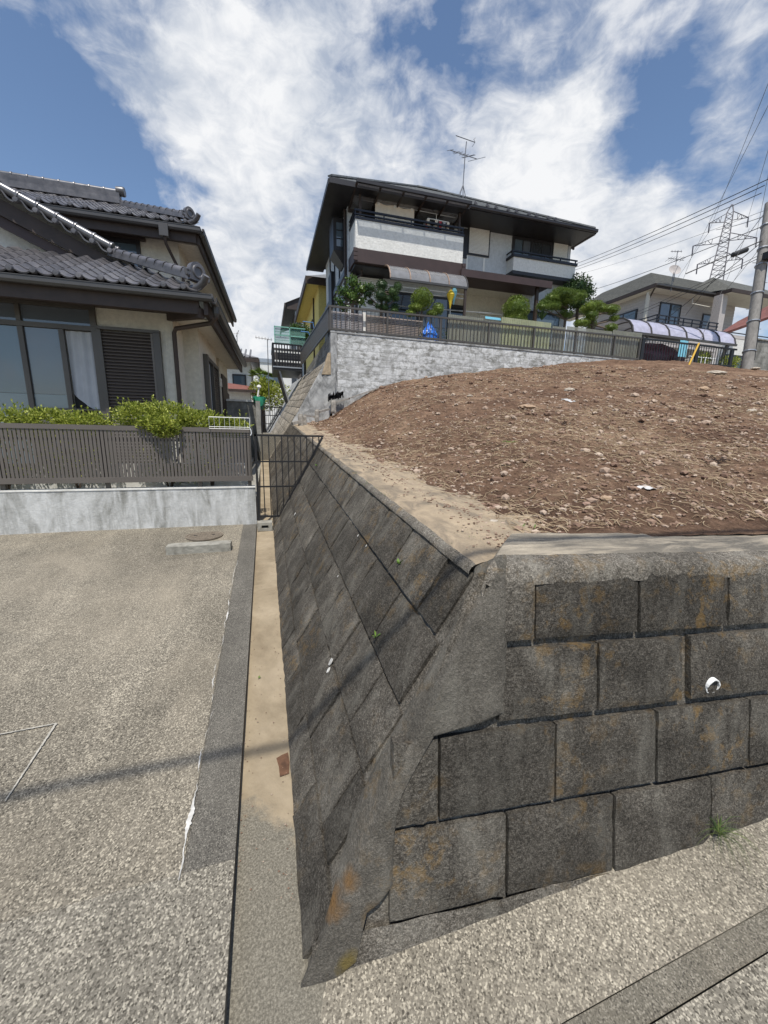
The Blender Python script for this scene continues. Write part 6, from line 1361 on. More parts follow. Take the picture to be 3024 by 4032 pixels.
rodset(q8(180, 310), q8(540, 430), [(0, .28, (.68, .5, .5)), (.22, .30, (.68, .5, .5)), (.30, .42, (.68, .5, .5)), (.45, .30, (.68, .5, .5)), (.55, .32, (.68, .5, .5)), (.66, .60, (.68, .5, .5)), (.70, .60, (.68, .5, .5)), (1.0, .85, (.68, .5, .5))], .009, 1)
rodset(q8(255, 115), q8(510, 205), [(k / 9, .06, (.3, .8, .5)) for k in range(8)], .006, 1)
MB().tube([q8(515, 145), q8(495, 165), q8(512, 205), q8(475, 262)], .010, 5).build('reflector', 'antenna_grey', t)

# ---------------------------------------------------------------- carport and car behind the lot fence
t = thing('carport', 'curved translucent lilac carport roof on dark ribs behind the fence', 'carport', (16.5, 13.3, 4.2))
ca = [(0, 0), (.03, .22), (.10, .42), (.22, .58), (.40, .68), (.62, .72), (.85, .70), (1.0, .64)]
cpt = lambda x, k: V(x, 12.45 + 2.3 * ca[k][0], 5.55 + 1.02 * ca[k][1])
xs_ = span(13.65, 19.3, 6)
for a, b in zip(xs_, xs_[1:]): MB().grid([[cpt(a + .03, k) for k in range(8)], [cpt(b - .03, k) for k in range(8)]]).build('roof_sheet', 'carport_poly', t, True)
for x in xs_:
    mb = MB()
    for k in range(7): mb.bar(cpt(x, k), cpt(x, k + 1), .06, .06, (1, 0, 0))
    mb.build('rib', 'brown_alu', t)
MB().box(13.6, 19.36, 12.40, 12.46, 5.46, 5.546).build('front_beam', 'brown_alu', t); MB().box(13.6, 19.36, 14.74, 14.80, 6.12, 6.22).build('back_beam', 'brown_alu', t)
for x in (14.2, 16.4, 18.8):
    MB().tube([(x, 12.6, 4.2), (x, 12.55, 5.0), (x + .02, 12.46, 5.46)], .05, 8).build('post', 'brown_alu', t); MB().tube([(x, 12.58, 4.7), (x + .25, 12.6, 5.2), (x + .6, 12.75, 5.6)], .035, 6).build('brace', 'brown_alu', t)
for x in (13.8, 19.2): MB().box(x - .05, x + .05, 14.7, 14.8, 4.2, 6.12).build('post', 'brown_alu', t)
t = thing('parked_car', 'dark red car parked under the carport, half hidden by the fence', 'car', (15.1, 13.4, 4.2))
prof = [(-1.7, .35), (-1.72, .75), (-1.55, .88), (-.95, .95), (-.45, 1.36), (.55, 1.42), (1.20, 1.30), (1.62, .98), (1.75, .90), (1.76, .35)]
cy0, cy1 = 12.75, 14.25; cxx = 15.2; zc = 3.95
mb = MB(); n = len(prof); L_ = [V(cxx + a, cy0 + (.14 if b > 1 else 0), zc + b) for a, b in prof]; R_ = [V(cxx + a, cy1 - (.14 if b > 1 else 0), zc + b) for a, b in prof]
mb.add(L_ + R_, [tuple(range(n)), tuple(reversed(range(n, 2 * n)))] + [(i, i + n, (i + 1) % n + n, (i + 1) % n) for i in range(n)]); mb.build('body', 'car_maroon', t)
for y in (cy0 + .118, cy1 - .122):
    MB().prism([V(cxx - .82, y, zc + .98), V(cxx - .42, y + (.02 if y < 13 else -.02) * 0, zc + 1.30), V(cxx + .08, y, zc + 1.34), V(cxx + .08, y, zc + .98)], (0, .004 if y < 13 else .004, 0)).build('side_window', 'glass_dark', t)
    MB().prism([V(cxx + .14, y, zc + .98), V(cxx + .14, y, zc + 1.34), V(cxx + .60, y, zc + 1.34), V(cxx + 1.2, y, zc + 1.02)], (0, .004, 0)).build('side_window', 'glass_dark', t)
MB().add([V(cxx - .97, cy0 + .1, zc + .985), V(cxx - .97, cy1 - .1, zc + .985), V(cxx - .485, cy1 - .18, zc + 1.355), V(cxx - .485, cy0 + .18, zc + 1.355)], [(0, 1, 2, 3)]).build('windscreen', 'glass_dark', t)
for x in (-1.15, 1.15):
    for y in (cy0 - .01, cy1 + .01 - .2):
        w_ = MB().lathe((cxx + x, y, zc + .30), [(.18, 0), (.29, .0), (.31, .03), (.31, .17), (.29, .2), (.18, .2)], 20, 'y').build('wheel', 'rubber', t, True); MB().lathe((cxx + x, y - .004, zc + .30), [(.0, .0), (.17, .0), (.18, .02)], 16, 'y').build('rim', 'galv', w_)
for y in (cy0 + .15, cy1 - .35): MB().box(cxx - 1.735, cxx - 1.70, y, y + .2, zc + .62, zc + .74).build('headlight', 'pvc', t)
p = at(2690, 1375, 12.0); rows = [[V(p.x + .22 * (i / 6 - .5) * 2, 12.0 + .02 * math.sin(i * 1.5), lerp(p.z + .32, p.z - .28, j / 5)) for i in range(7)] for j in range(6)]
tag(MB().grid(rows).build('hanging_towel', 'sky_cloth', smooth=True), 'pale turquoise towel hanging behind the lot fence', 'towel')
t = thing('garden_bench', 'white metal garden bench behind the lot fence', 'bench', (17.0, 12.0, 4.2))
for k in range(7): MB().tube([(16.2 + k * .22, 12.0, 4.2), (16.2 + k * .22, 12.0, 4.72), (16.3 + k * .22, 12.05, 4.80)], .014, 5).build('back_bar', 'pvc', t)
MB().tube([(16.15, 12.0, 4.76), (17.7, 12.0, 4.76)], .016, 5).build('rail', 'pvc', t); MB().box(16.15, 17.7, 12.0, 12.4, 4.50, 4.54).build('seat', 'pvc', t)
def bush(name, label, c, rad, mat, leaf, n, seed, cat='shrub', base=None):
    t = thing(name, label, cat, base or (c[0], c[1], c[2] - rad[2])); r = random.Random(seed); mb = MB(); blob_leaves(mb, c, rad, n, leaf, r, .35, .4, .5)
    for k in range(5): blob_leaves(mb, (c[0] + r.uniform(-.7, .7) * rad[0], c[1], c[2] + r.uniform(.0, .6) * rad[2]), tuple(q * .45 for q in rad), n // 6, leaf, r, .4, .4, .5)
    mb.build('foliage', mat, t); MB().tube([(c[0], c[1], c[2] - rad[2]), (c[0], c[1], c[2])], .03, 6).build('stem', 'bark', t); return t
bush('garden_shrub', 'yellow green shrub behind the lot fence beside the towel', (17.7, 12.6, 4.75), (.45, .3, .45), 'leaf_hedge', .07, 700, 4)
bush('garden_shrub', 'low yellow green shrub by the foot of the utility pole', (18.3, 11.9, 4.55), (.5, .3, .35), 'leaf_hedge', .07, 600, 5)

# ---------------------------------------------------------------- utility pole and its gear
pb = atw(2940, 1452, 14.0); pt = atw(3030, 800, 14.0); ax = (pt - pb)
t = thing('utility_pole', 'grey concrete utility pole leaning slightly at the right edge', 'utility pole', pb + V(0, 0, -.3))
MB().tube([pb - ax.normalized() * .5, pb, pb + ax * .5, pt], [.18, .175, .15, .13], 20).build('shaft', 'pole_concrete', t, True)
for f in (.10, .28, .45, .62, .72, .86):
    c = pb + ax * f; MB().tube([c, c + ax.normalized() * .035], .20 - .03 * f, 16).build('band', 'galv', t)
for f, s in ((.24, 1), (.36, -1), (.52, 1), (.64, -1)):
    c = pb + ax * f; MB().tube([c, c + RGT * .32 * s], .012, 5).build('step_bolt', 'galv', t)
for s in (.16, .19): MB().tube([pb + RGT * s * 1.0 - FWD * .05 + ax * .05, pb + RGT * s * .9 - FWD * .05 + ax * .98], .018, 6).build('riser_cable', 'cable_black', t)
c = pb + ax * .66; MB().box(c.x - .25, c.x + .1, c.y - .35, c.y - .15, c.z - .1, c.z + .12).build('bracket_box', 'cable_black', t)
t = thing('guy_wire', 'guy wire in a yellow plastic sleeve in front of the lot fence', 'guy wire', atw(2712, 1442, 12.5)); a, b = atw(2708, 1448, 12.4), atw(2752, 1352, 12.6); c = atw(2950, 900, 13.6)
MB().tube([a, b], .028, 8).build('sleeve', 'guy_yellow', t); MB().tube([b, c], .006, 5).build('cable', 'cable_black', t)
def wire(label, p, q, r, sag=.02, n=14, name='overhead_wire', group='overhead wires'):
    mb = MB(); mb.tube([p.lerp(q, i / n) - V(0, 0, 4 * sag * (q - p).length * (i / n) * (1 - i / n)) for i in range(n + 1)], r, 5); tag(mb.build(name, 'cable_black'), label, 'wire', group)
for lab, a, wa, b, wb, r in (('uppermost of the three thick wires running left from the pole head', (2250, 1045), 34, (3040, 698), 13.9, .016), ('middle of the three thick wires running left from the pole head', (2250, 1058), 34, (3010, 730), 13.9, .016), ('lowest of the three thick wires running left from the pole head', (2250, 1068), 34, (2998, 760), 13.9, .014),
                             ('faint thin wire below the three thick wires', (2250, 1087), 40, (3040, 818), 13.9, .007), ('long wire passing under the pylon arms above the roof with the dish', (2330, 1143), 32, (3040, 876), 13.9, .015),
                             ('wire dropping from the pole to the near gutter of the siding house', (2520, 1235), 22, (3010, 1005), 13.9, .012), ('wire from the pole to the balcony wall of the siding house', (2592, 1280), 18.5, (3022, 935), 13.9, .012), ('second wire along the roof edge of the siding house', (2430, 1262), 24, (3000, 1000), 13.9, .010),
                             ('wire rising steeply left of the pole past the dark cable joint', (2700, 1240), 20, (3040, 800), 13.9, .010), ('slack wire between the pole and the right roof corner', (2860, 1140), 19, (3005, 960), 13.9, .008), ('upper wire leaving the pole head to the right behind the pylon', (2820, 905), 22, (3040, 840), 13.9, .012)):
    wire(lab, atw(*a, wa), atw(*b, wb), r, .006)
t = thing('cable_joint', 'black cylindrical cable joint hanging on a wire left of the pole', 'cable joint', atw(2910, 995, 13.9)); a, b = atw(2885, 1004, 13.9), atw(2940, 983, 13.9)
MB().tube([a - (b - a) * .08, a, b, b + (b - a) * .08], [.03, .085, .085, .03], 10).build('sleeve', 'cable_black', t); wire('cable carrying the black joint from the pole', atw(2700, 1078, 14.4), atw(3040, 930, 13.9), .02, .0)

# ---------------------------------------------------------------- house with pale siding beyond the carport
RH = thing('siding_house', 'grey two storey house with pale siding and a mossy slate roof beyond the carport', 'house', (25, 20.3, 4.2))
def rp(name, mb, mat, parent=None, smooth=False): return mb.build(name, mat, parent or RH, smooth)
def siding(mb, x0, x1, y0, y1, z0, z1, face):
    n = int((z1 - z0) / .18); mb.box(x0, x1, y0, y1, z0, z1)
    for k in range(n):
        z = z0 + k * .18
        if face == 'y': mb.prism([V(x0, y0 - .004, z + .01), V(x0, y0 - .018, z + .02), V(x0, y0 - .004, z + .17)], (x1 - x0, 0, 0))
        else: mb.prism([V(x0 - .004, y0, z + .01), V(x0 - .018, y0, z + .02), V(x0 - .004, y0, z + .17)], (0, y1 - y0, 0))
    return mb
rp('front_wall', siding(MB(), 23.2, 30.8, 20.3, 20.5, 4.2, 10.45, 'y'), 'siding'); rp('side_wall', siding(MB(), 23.2, 23.4, 20.502, 25.2, 4.2, 10.45, 'x'), 'siding')
rx0, ry0, rz, rx1, ry1 = 22.6, 19.5, 10.62, 34.0, 27.0; s3 = .64; d3 = 3.4
ro = rp('roof', MB().add([(rx0, ry0, rz), (rx1, ry0, rz), (rx1, ry0 + d3, rz + s3 * d3), (rx0 + d3, ry0 + d3, rz + s3 * d3)], [(0, 1, 2, 3)]).add([(rx0, ry1, rz), (rx0, ry0, rz), (rx0 + d3, ry0 + d3, rz + s3 * d3), (rx0 + d3, ry1 - d3, rz + s3 * d3)], [(0, 1, 2, 3)]), 'slate_mossy')
mb = MB()
for k in range(14):
    a = k * d3 / 14; b = (k + 1.2) * d3 / 14
    mb.add([(rx0 + a, ry0 + a, rz + s3 * a + .04), (rx1, ry0 + a, rz + s3 * a + .04), (rx1, ry0 + b, rz + s3 * b + .015), (rx0 + b, ry0 + b, rz + s3 * b + .015), (rx0 + a, ry0 + a, rz + s3 * a), (rx1, ry0 + a, rz + s3 * a)], [(0, 1, 2, 3), (4, 5, 1, 0)])
    mb.add([(rx0 + a, ry0 + a, rz + s3 * a + .04), (rx0 + a, ry1, rz + s3 * a + .04), (rx0 + b, ry1, rz + s3 * b + .015), (rx0 + b, ry0 + b, rz + s3 * b + .015), (rx0 + a, ry0 + a, rz + s3 * a), (rx0 + a, ry1, rz + s3 * a)], [(3, 2, 1, 0), (0, 1, 5, 4)])
rp('slate_courses', mb, 'slate_mossy', ro)
# forward gablet on the right
gx0, gx1, gy = 27.5, 34.0, 18.5
rp('porch_hip_roof', MB().add([(gx0, gy, rz), (gx1, gy, rz), (gx1, gy + 2.4, rz + 1.5), (gx0 + 1.6, gy + 2.4, rz + 1.6)], [(0, 1, 2, 3)]).add([(gx0, gy + 3.6, rz + .5), (gx0, gy, rz), (gx0 + 1.6, gy + 2.4, rz + 1.6)], [(0, 1, 2)]), 'slate_mossy', ro)
for nm, mb in (('front_fascia', MB().box(rx0, gx0, ry0 - .06, ry0, rz - .22, rz - .01)), ('side_fascia', MB().box(rx0 - .06, rx0 - .001, ry0 - .06, ry1, rz - .22, rz - .01)), ('porch_fascia', MB().box(gx0, gx1, gy - .06, gy, rz - .22, rz - .01)), ('porch_side_fascia', MB().box(gx0 - .06, gx0, gy - .06, ry0 - .062, rz - .22, rz - .01))): rp(nm, mb, 'dark_wood')
rp('soffit', MB().box(rx0, gx0, ry0, 20.29, rz - .20, rz - .16).box(rx0, 23.19, 20.295, ry1, rz - .20, rz - .16).box(gx0, gx1, gy, 20.29, rz - .205, rz - .165), 'soffit')
rp('front_gutter', gutter(MB(), (rx0, ry0 - .12, rz - .14), (gx0, ry0 - .12, rz - .14), .11, .10), 'gutter')
bk = rp('balcony_wall', siding(MB(), 22.0, 27.0, 18.5, 18.7, 6.9, 8.05, 'y'), 'siding'); 
siding(MB(), 22.0, 22.2, 18.702, 20.29, 6.9, 8.05, 'x').build('balcony_side', 'siding', bk); MB().box(22.0, 27.0, 18.702, 20.29, 6.8, 6.898).build('balcony_floor', 'siding', bk)
for z in (8.18, 8.38, 8.58): rp('rail_bar', MB().box(21.95, 27.0, 18.55, 18.59, z - .03, z + .03).box(21.95, 21.99, 18.592, 20.2, z - .03, z + .03), 'navy_rail', bk)
for k in range(8): x = lerp(22.0, 26.9, k / 7); rp('rail_post', MB().box(x - .025, x + .025, 18.55, 18.60, 8.05, 8.6), 'navy_rail', bk)
rp('corner_column', MB().box(27.4, 27.9, 18.9, 19.4, 6.0, 10.41), 'siding'); rp('lower_porch_wall', siding(MB(), 27.91, 34, 18.95, 19.1, 4.2, 8.2, 'y'), 'siding'); rp('porch_rail', MB().box(27.95, 34, 18.97, 19.0, 8.3, 8.36), 'navy_rail')
def win(x0, x1, z0, z1, y, lab='window', n=2):
    w_ = rp(lab, MB().box(x0, x1, y - .05, y - .004, z1 - .08, z1).box(x0, x1, y - .05, y - .004, z0, z0 + .08).box(x0, x0 + .08, y - .05, y - .004, z0 + .08, z1 - .08).box(x1 - .08, x1, y - .05, y - .004, z0 + .08, z1 - .08).box((x0 + x1) / 2 - .04, (x0 + x1) / 2 + .04, y - .05, y - .004, z0 + .08, z1 - .08), 'black_frame')
    for k, m in enumerate(('glass_curtain', 'glass_blue')): MB().box(lerp(x0, x1, k / 2) + .085, lerp(x0, x1, (k + 1) / 2) - .085, y - .03, y - .02, z0 + .08, z1 - .08).build('pane', m, w_)
win(24.1, 25.9, 8.1, 10.0, 20.28); win(27.9, 29.6, 8.1, 9.7, 20.28)
sw_ = rp('side_window', MB().box(23.13, 23.19, 21.0, 23.0, 8.4, 9.7), 'black_frame')
for a, b, m in ((21.1, 21.95, 'glass_blue'), (22.05, 22.9, 'glass_curtain')): MB().box(23.115, 23.128, a, b, 8.5, 9.6).build('pane', m, sw_)
rp('downpipe', MB().tube([(22.7, 19.6, rz - .2), (23.05, 20.2, 10.0), (23.05, 20.2, 4.3)], .05, 8), 'dark_wood', None, True); rp('white_post', MB().box(22.75, 22.9, 20.0, 20.15, 8.6, 10.4), 'soffit'); rp('laundry_bracket', MB().tube([(25.9, 19.6, 10.2), (25.9, 19.6, 9.9), (27.6, 19.6, 9.85)], .03, 6), 'soffit')
t = thing('satellite_dish', 'white satellite dish standing on the roof of the siding house', 'satellite dish', atw(2650, 1100, 23)); c = atw(2653, 1068, 23)
mb = MB().lathe((0, 0, 0), [(.0, .0), (.15, .02), (.27, .07), (.34, .12), (.33, .125), (.26, .085), (.0, .02)], 22); q = V(-.35, -.85, .45).to_track_quat('Z', 'Y'); mb.v = [c + q @ v for v in mb.v]; mb.build('dish', 'siding', t, True)
MB().tube([c, c + V(-.3, -.3, -.3), c + q @ V(0, 0, .4)], .015, 5).build('feed_arm', 'antenna_grey', t); MB().tube([c, c + V(0, 0, -1.1)], .025, 6).build('mast', 'antenna_grey', t)
t = thing('roof_aerial', 'small television aerial above the satellite dish', 'antenna', atw(2658, 1095, 23.2)); a, b = atw(2652, 1110, 23.2), atw(2668, 988, 23.2)
MB().tube([a, b], .022, 6).build('mast', 'antenna_grey', t); c1 = atw(2666, 990, 23.2); MB().tube([c1 - RGT * .38, c1 + RGT * .30], .018, 5).build('boom', 'antenna_grey', t); c2 = atw(2663, 1020, 23.2); MB().tube([c2 - RGT * .5 + UPV * .06, c2 + RGT * .45 - UPV * .08], .018, 5).build('boom', 'antenna_grey', t)
for k in range(6): p = c2 + RGT * lerp(-.45, .4, k / 5); MB().tube([p - FWD * .3 - UPV * .05, p + FWD * .3 + UPV * .05], .010, 4).build('rod', 'antenna_grey', t)
for k in range(4): p = c1 + RGT * lerp(-.3, .25, k / 3); MB().tube([p - UPV * .07, p + UPV * .09], .010, 4).build('rod', 'antenna_grey', t)
# red roofed outbuilding and block wall right of the pole
t = thing('red_roofed_house', 'low house with a red tiled roof at the right edge', 'house', (26, 14.5, 4.2)); e = [atw(2820, 1320, 19), atw(3060, 1235, 17), atw(3060, 1185, 19), atw(2905, 1265, 21)]
MB().prism(e, (0, .02, -.12)).build('roof', 'red_roof', t)
MB().prism([atw(2815, 1325, 19), atw(2900, 1283, 20.5), atw(2905, 1265, 21), atw(2820, 1318, 19)], (0.1, -.05, -.06)).build('eave_tiles', 'kawara', t)
w0, w1 = atw(2850, 1330, 21), atw(3060, 1240, 20); MB().box(w0.x, w1.x + 1, w0.y, w0.y + .2, 4.2, w0.z).build('wall', 'stucco_white', t); wv = atw(2905, 1370, 20.7); MB().box(wv.x, wv.x + 1.3, w0.y - .06, w0.y - .02, 4.9, 6.2).build('window', 'black_frame', t); MB().box(wv.x + .1, wv.x + 1.2, w0.y - .08, w0.y - .065, 5.0, 6.1).build('pane', 'glass_dark', t)
t = thing('corner_block_wall', 'short grey block wall just right of the utility pole', 'block wall', atw(2985, 1450, 14.6)); a = atw(2955, 1440, 14.6); MB().box(a.x + .02, a.x + 1.6, a.y + .03, a.y + .15, a.z - .5, a.z + .93).build('core', 'dirty_block', t)
for r in range(6):
    for k in range(4): put_block(BD, t, V(a.x + .22 + k * .4 - (.2 if r % 2 else 0), a.y + .025, a.z + .82 - r * .196), V(1, 0, 0), V(0, 0, 1), V(0, -1, 0), .388, .186, .003)
MB().box(a.x - .05, a.x + 1.7, a.y - .01, a.y + .2, a.z + .935, a.z + .98).build('cap', 'dirty_block', t)
# ---------------------------------------------------------------- pylon with its conductors
W_ = 150.0; t = thing('transmission_pylon', 'tall steel lattice pylon standing behind the house with the dish', 'pylon', atw(2822, 1300, W_)); pc = lambda x, y, dz=0: atw(x, y, W_ + dz)
q6 = lambda x, y, dz=0: pc(2600 + x * .2556, 780 + y * .2556, dz)
mb = MB(); top = q6(1112, 100)
def leg(dz, xl): return [(xl[0], xl[1])]
Lg = [(740, 1330), (1030, 220), (1100, 100)]; Rg = [(970, 1260), (1128, 200), (1118, 100)]
for dz in (-2.6, 2.6):
    for G in (Lg, Rg): MB().tube([q6(G[0][0] - (G[1][0] - G[0][0]) * .35, G[0][1] + (G[0][1] - G[1][1]) * .35, dz * 1.3), q6(*G[0], dz), q6(*G[1], dz * .35), q6(*G[2], 0)], .20, 5).build('leg', 'steel_lattice', t)
nl = 15; mb = MB()
for k in range(nl):
    f0, f1 = k / nl, (k + 1) / nl
    for dz in (-1, 1):
        g = lambda G, f: q6(lerp(G[0][0], G[1][0], f), lerp(G[0][1], G[1][1], f), dz * lerp(2.6, .9, f))
        mb.tube([g(Lg, f0), g(Rg, f1)], .10, 4).tube([g(Rg, f0), g(Lg, f1)], .10, 4)
        if k % 3 == 0: mb.tube([g(Lg, f0), g(Rg, f0)], .10, 4)
o = mb.build('bracing', 'steel_lattice', t); tag(o, kind='stuff')
for (lx, ly), (rx, ry), yl, yr, up_ in (((758, 385), (1355, 298), 370, 340, 135), ((505, 738), (1485, 610), 700, 655, 120), ((572, 1020), (1268, 940), 1000, 965, 120)):
    f = lambda y: (1330 - y) / 1110
    for (tx, ty), yy, sgn in (((lx, ly), yl, 0), ((rx, ry), yr, 1)):
        G = (Lg, Rg)[sgn]; ff = f(yy); a = q6(lerp(G[0][0], G[1][0], ff), yy, 1); a2 = q6(lerp(G[0][0], G[1][0], ff), yy, -1); b = q6(tx, ty); ff2 = f(yy - up_); c = q6(lerp(G[0][0], G[1][0], ff2), yy - up_)
        m = MB().tube([a, b], .13, 4).tube([a2, b], .13, 4).tube([c, b], .13, 4)
        for k in (.3, .55, .78): m.tube([a.lerp(b, k), c.lerp(b, k)], .08, 4).tube([a.lerp(b, k), c.lerp(b, k + .18)], .08, 4)
        m.build('cross_arm', 'steel_lattice', t); MB().tube([b, q6(tx - 18, ty + 150)], .22, 5).build('insulator', 'steel_lattice', t)
for lab, a, b, wb in (('leftmost of the steep pylon conductors', q6(740, 535), (3060, 240), 60), ('second steep pylon conductor from the left', q6(487, 890), (3060, 345), 60), ('third steep pylon conductor from the left', q6(1310, 450), (3060, 470), 60), ('rightmost of the steep pylon conductors', q6(1440, 760), (3060, 515), 60)): wire(lab, a, atw(*b, wb), .045, .002, 10, 'pylon_conductor', 'pylon conductors')
for lab, a, b in (('pylon conductor dropping behind the roof on the left', q6(740, 535), (2560, 1250)), ('pylon conductor dropping behind the roof beside the dish', q6(487, 890), (2640, 1230)), ('pylon conductor dropping behind the forward hip', q6(1240, 1100), (2860, 1150))): wire(lab, a, atw(*b, 260), .06, .002, 10, 'pylon_conductor', 'pylon conductors')
# ---------------------------------------------------------------- up the lane: deck, trellis, yellow house, dark house, roofs, palm
t = thing('overhanging_deck', 'black railed deck overhanging the lane on slanting props', 'deck', (1.1, 18.0, 4.1)); x0, x1, y0, y1, z0, z1 = .42, 1.62, 18.0, 20.5, 4.10, 5.18
MB().box(x0, x1, y0, y1, z0, z0 + .10).build('floor', 'dark_metal', t); MB().box(x0 - .02, x1, y0 - .03, y0 + .02, z1 - .06, z1).build('top_rail', 'dark_metal', t); MB().box(x0 - .03, x0 + .02, y0 + .021, y1, z1 - .06, z1).build('side_rail', 'dark_metal', t)
bm_ = MB().box(-.022, .022, -.012, .012, z0 + .14, z1 - .06).mesh('bar', 'dark_metal')
for k in range(11): place('bar', bm_, t, (lerp(x0 + .03, x1 - .03, k / 10), y0, 0))
for k in range(14): place('bar', bm_, t, (x0, lerp(y0 + .1, y1, k / 13), 0), (0, 0, math.pi / 2))
for z in (z0 + .34, z0 + .72): MB().box(x0 + .02, x1, y0 + .05, y0 + .08, z, z + .07).build('white_board', 'pvc', t)
MB().box(x0 - .02, x1, y0 - .02, y0 + .03, z0 + .10, z0 + .15).build('bottom_rail', 'galv', t)
for k in range(5): y = y0 + .15 + k * .5; MB().bar((x0 + .25, y, z0), (1.05, y + .05, 2.75), .06, .06).build('prop', 'galv' if k == 0 else 'brown_alu', t)
MB().box(x0 + .06, x1, y0 + .5, y0 + .54, z0 + .1, z1 - .1).build('screen', 'dark_siding', t)
t = thing('green_trellis', 'pale green netted trellis frame standing on the deck', 'trellis', (1.0, 18.2, 5.2)); a0, a1, zt_ = .52, 1.80, 5.88
for x in (a0, 1.15): MB().box(x - .02, x + .02, 18.1, 18.14, 5.18, zt_).build('post', 'pale_green_paint', t)
for z in (zt_ - .02, 5.52): MB().box(a0, a1, 18.1, 18.13, z - .018, z + .018).build('rail', 'pale_green_paint', t)
MB().box(a0 + .02, a1, 18.145, 18.15, 5.18, zt_).build('net', 'net_mesh', t)
for k in range(6): MB().box(a0, a1, 18.16, 18.175, 5.22 + k * .11, 5.235 + k * .11).build('lath', 'pale_green_paint', t)
bush('climbing_vine', 'dense green vine growing over the trellis on the deck', (1.70, 18.6, 5.70), (.48, .4, .50), 'leaf_camellia', .09, 1600, 6, 'vine', (1.7, 18.6, 4.2)); 
t = thing('blue_pipe_frame', 'blue bent pipe frame beside the vine', 'pipe frame', (1.9, 18.0, 5.6))
for a in ((1192, 1266, 1232, 1270, 1238, 1300), (1185, 1305, 1215, 1308, 1222, 1330)): MB().tube([at(a[0], a[1], 17.9), at(a[2], a[3], 17.9), at(a[4], a[5], 17.9)], .018, 6).build('pipe', 'blue_paint', t)
YH = thing('yellow_house', 'yellow rendered house with dark eaves up the lane', 'house', (2.6, 20.5, 4.1))
MB().box(2.55, 9, 19.3, 25.5, 4.1, 8.05).build('wall', 'stucco_yellow', YH); MB().box(2.0, 9, 19.0, 25.8, 8.05, 8.12).build('soffit', 'stucco_yellow', YH)
MB().box(1.93, 1.998, 18.95, 25.85, 7.95, 8.25).build('fascia', 'dark_wood', YH); MB().box(1.93, 9, 18.88, 18.948, 7.95, 8.25).build('front_fascia', 'dark_wood', YH)
MB().add([(1.95, 18.9, 8.25), (9, 18.9, 8.25), (9, 22.4, 10), (5, 22.4, 10), (1.95, 25.9, 8.25), (9, 25.9, 8.25)], [(0, 1, 2, 3), (4, 0, 3), (5, 4, 3, 2)]).build('roof', 'slate', YH)
MB().box(2.48, 2.545, 20.9, 21.0, 4.1, 8.0).build('downpipe', 'dark_wood', YH); MB().box(2.50, 2.546, 21.6, 22.6, 5.9, 7.2).build('window', 'glass_dark', YH)
DHs = thing('dark_sided_house', 'dark brown sided house beyond the yellow one', 'house', (2.3, 27, 4.1))
rk = [at(1140, 1262, 26.5), at(1145, 1165, 26.5), at(1196, 1138, 26.5)]
xw = at(1165, 1200, 27).x; MB().box(xw, 9, 26.6, 33, 3, 9.3).build('wall', 'dark_siding', DHs)
MB().prism([V(xw - .6, 26.3, 8.9), V(xw - .6, 26.3, 9.25), V(xw + 3.2, 26.3, 11.0), V(7, 26.3, 11.0), V(7, 26.3, 8.9)], (0, .12, 0)).build('gable_board', 'dark_wood', DHs); MB().add([(xw - .7, 26.2, 9.2), (xw - .7, 34, 9.2), (xw + 3.2, 34, 11.05), (xw + 3.2, 26.2, 11.05)], [(0, 1, 2, 3)]).build('roof', 'slate', DHs)
MB().box(xw - .75, xw - .68, 26.2, 34, 8.95, 9.2).build('gutter', 'dark_wood', DHs); MB().tube([(xw - .05, 26.55, 9.0), (xw - .05, 26.55, 4)], .06, 8).build('downpipe', 'galv', DHs); MB().tube([(xw + .35, 26.5, 9.0), (xw + .35, 26.5, 4)], .09, 8).build('flue', 'galv', DHs)
def tiled_roof_house(label, px0, px1, pyr, pye, pyb, Y, wall, roof, seed):
    a, b = at(px0, pye, Y), at(px1, pye, Y); rg = at((px0 + px1) / 2 - 20, pyr, Y + 3); zb_ = at(px0, pyb, Y).z; t = thing('distant_house', label, 'house', ((a.x + b.x) / 2, Y, max(1.2, zb_ - 2)), 'houses at the end of the lane')
    MB().box(a.x - 3, b.x - .5, Y + .6, Y + 7, 1.0, a.z - .05).build('wall', wall, t)
    MB().add([(a.x - 4, Y, a.z), (b.x, Y, b.z), (b.x - 2.2, Y + 3.2, rg.z), (a.x - 4, Y + 3.2, rg.z), (b.x, Y + 8, b.z)], [(0, 1, 2, 3), (1, 4, 2)]).build('roof', roof, t); MB().box(a.x - 4, b.x + .02, Y - .05, Y + .05, a.z - .22, a.z - .01).build('fascia', 'dark_wood', t); MB().box(b.x - .06, b.x + .05, Y + .052, Y + 8, a.z - .22, a.z - .01).build('side_fascia', 'dark_wood', t)
    mb = MB()
    for k in range(14): x = b.x - .5 - k * .3; mb.tube([(x, Y, a.z + .06), (x, Y + 2.9, lerp(a.z, rg.z, .9) + .06)], .06, 5)
    o = mb.build('tile_ribs', roof, t); tag(o, kind='stuff'); w_ = MB().box(b.x - 1.6, b.x - .8, Y + .55, Y + .59, a.z - 2.0, a.z - .9).build('window', 'black_frame', t); MB().box(b.x - 1.52, b.x - .88, Y + .53, Y + .545, a.z - 1.9, a.z - 1.0).build('pane', 'glass_blue', w_)
tiled_roof_house('white walled house with grey tiled roof at the end of the lane', 955, 1018, 1375, 1408, 1540, 26, 'stucco_white', 'kawara', 1)
t = thing('lean_to', 'brown roofed lean-to at the foot of the white house up the lane', 'porch', at(970, 1580, 22)); a, b = at(940, 1530, 22), at(1008, 1545, 22)
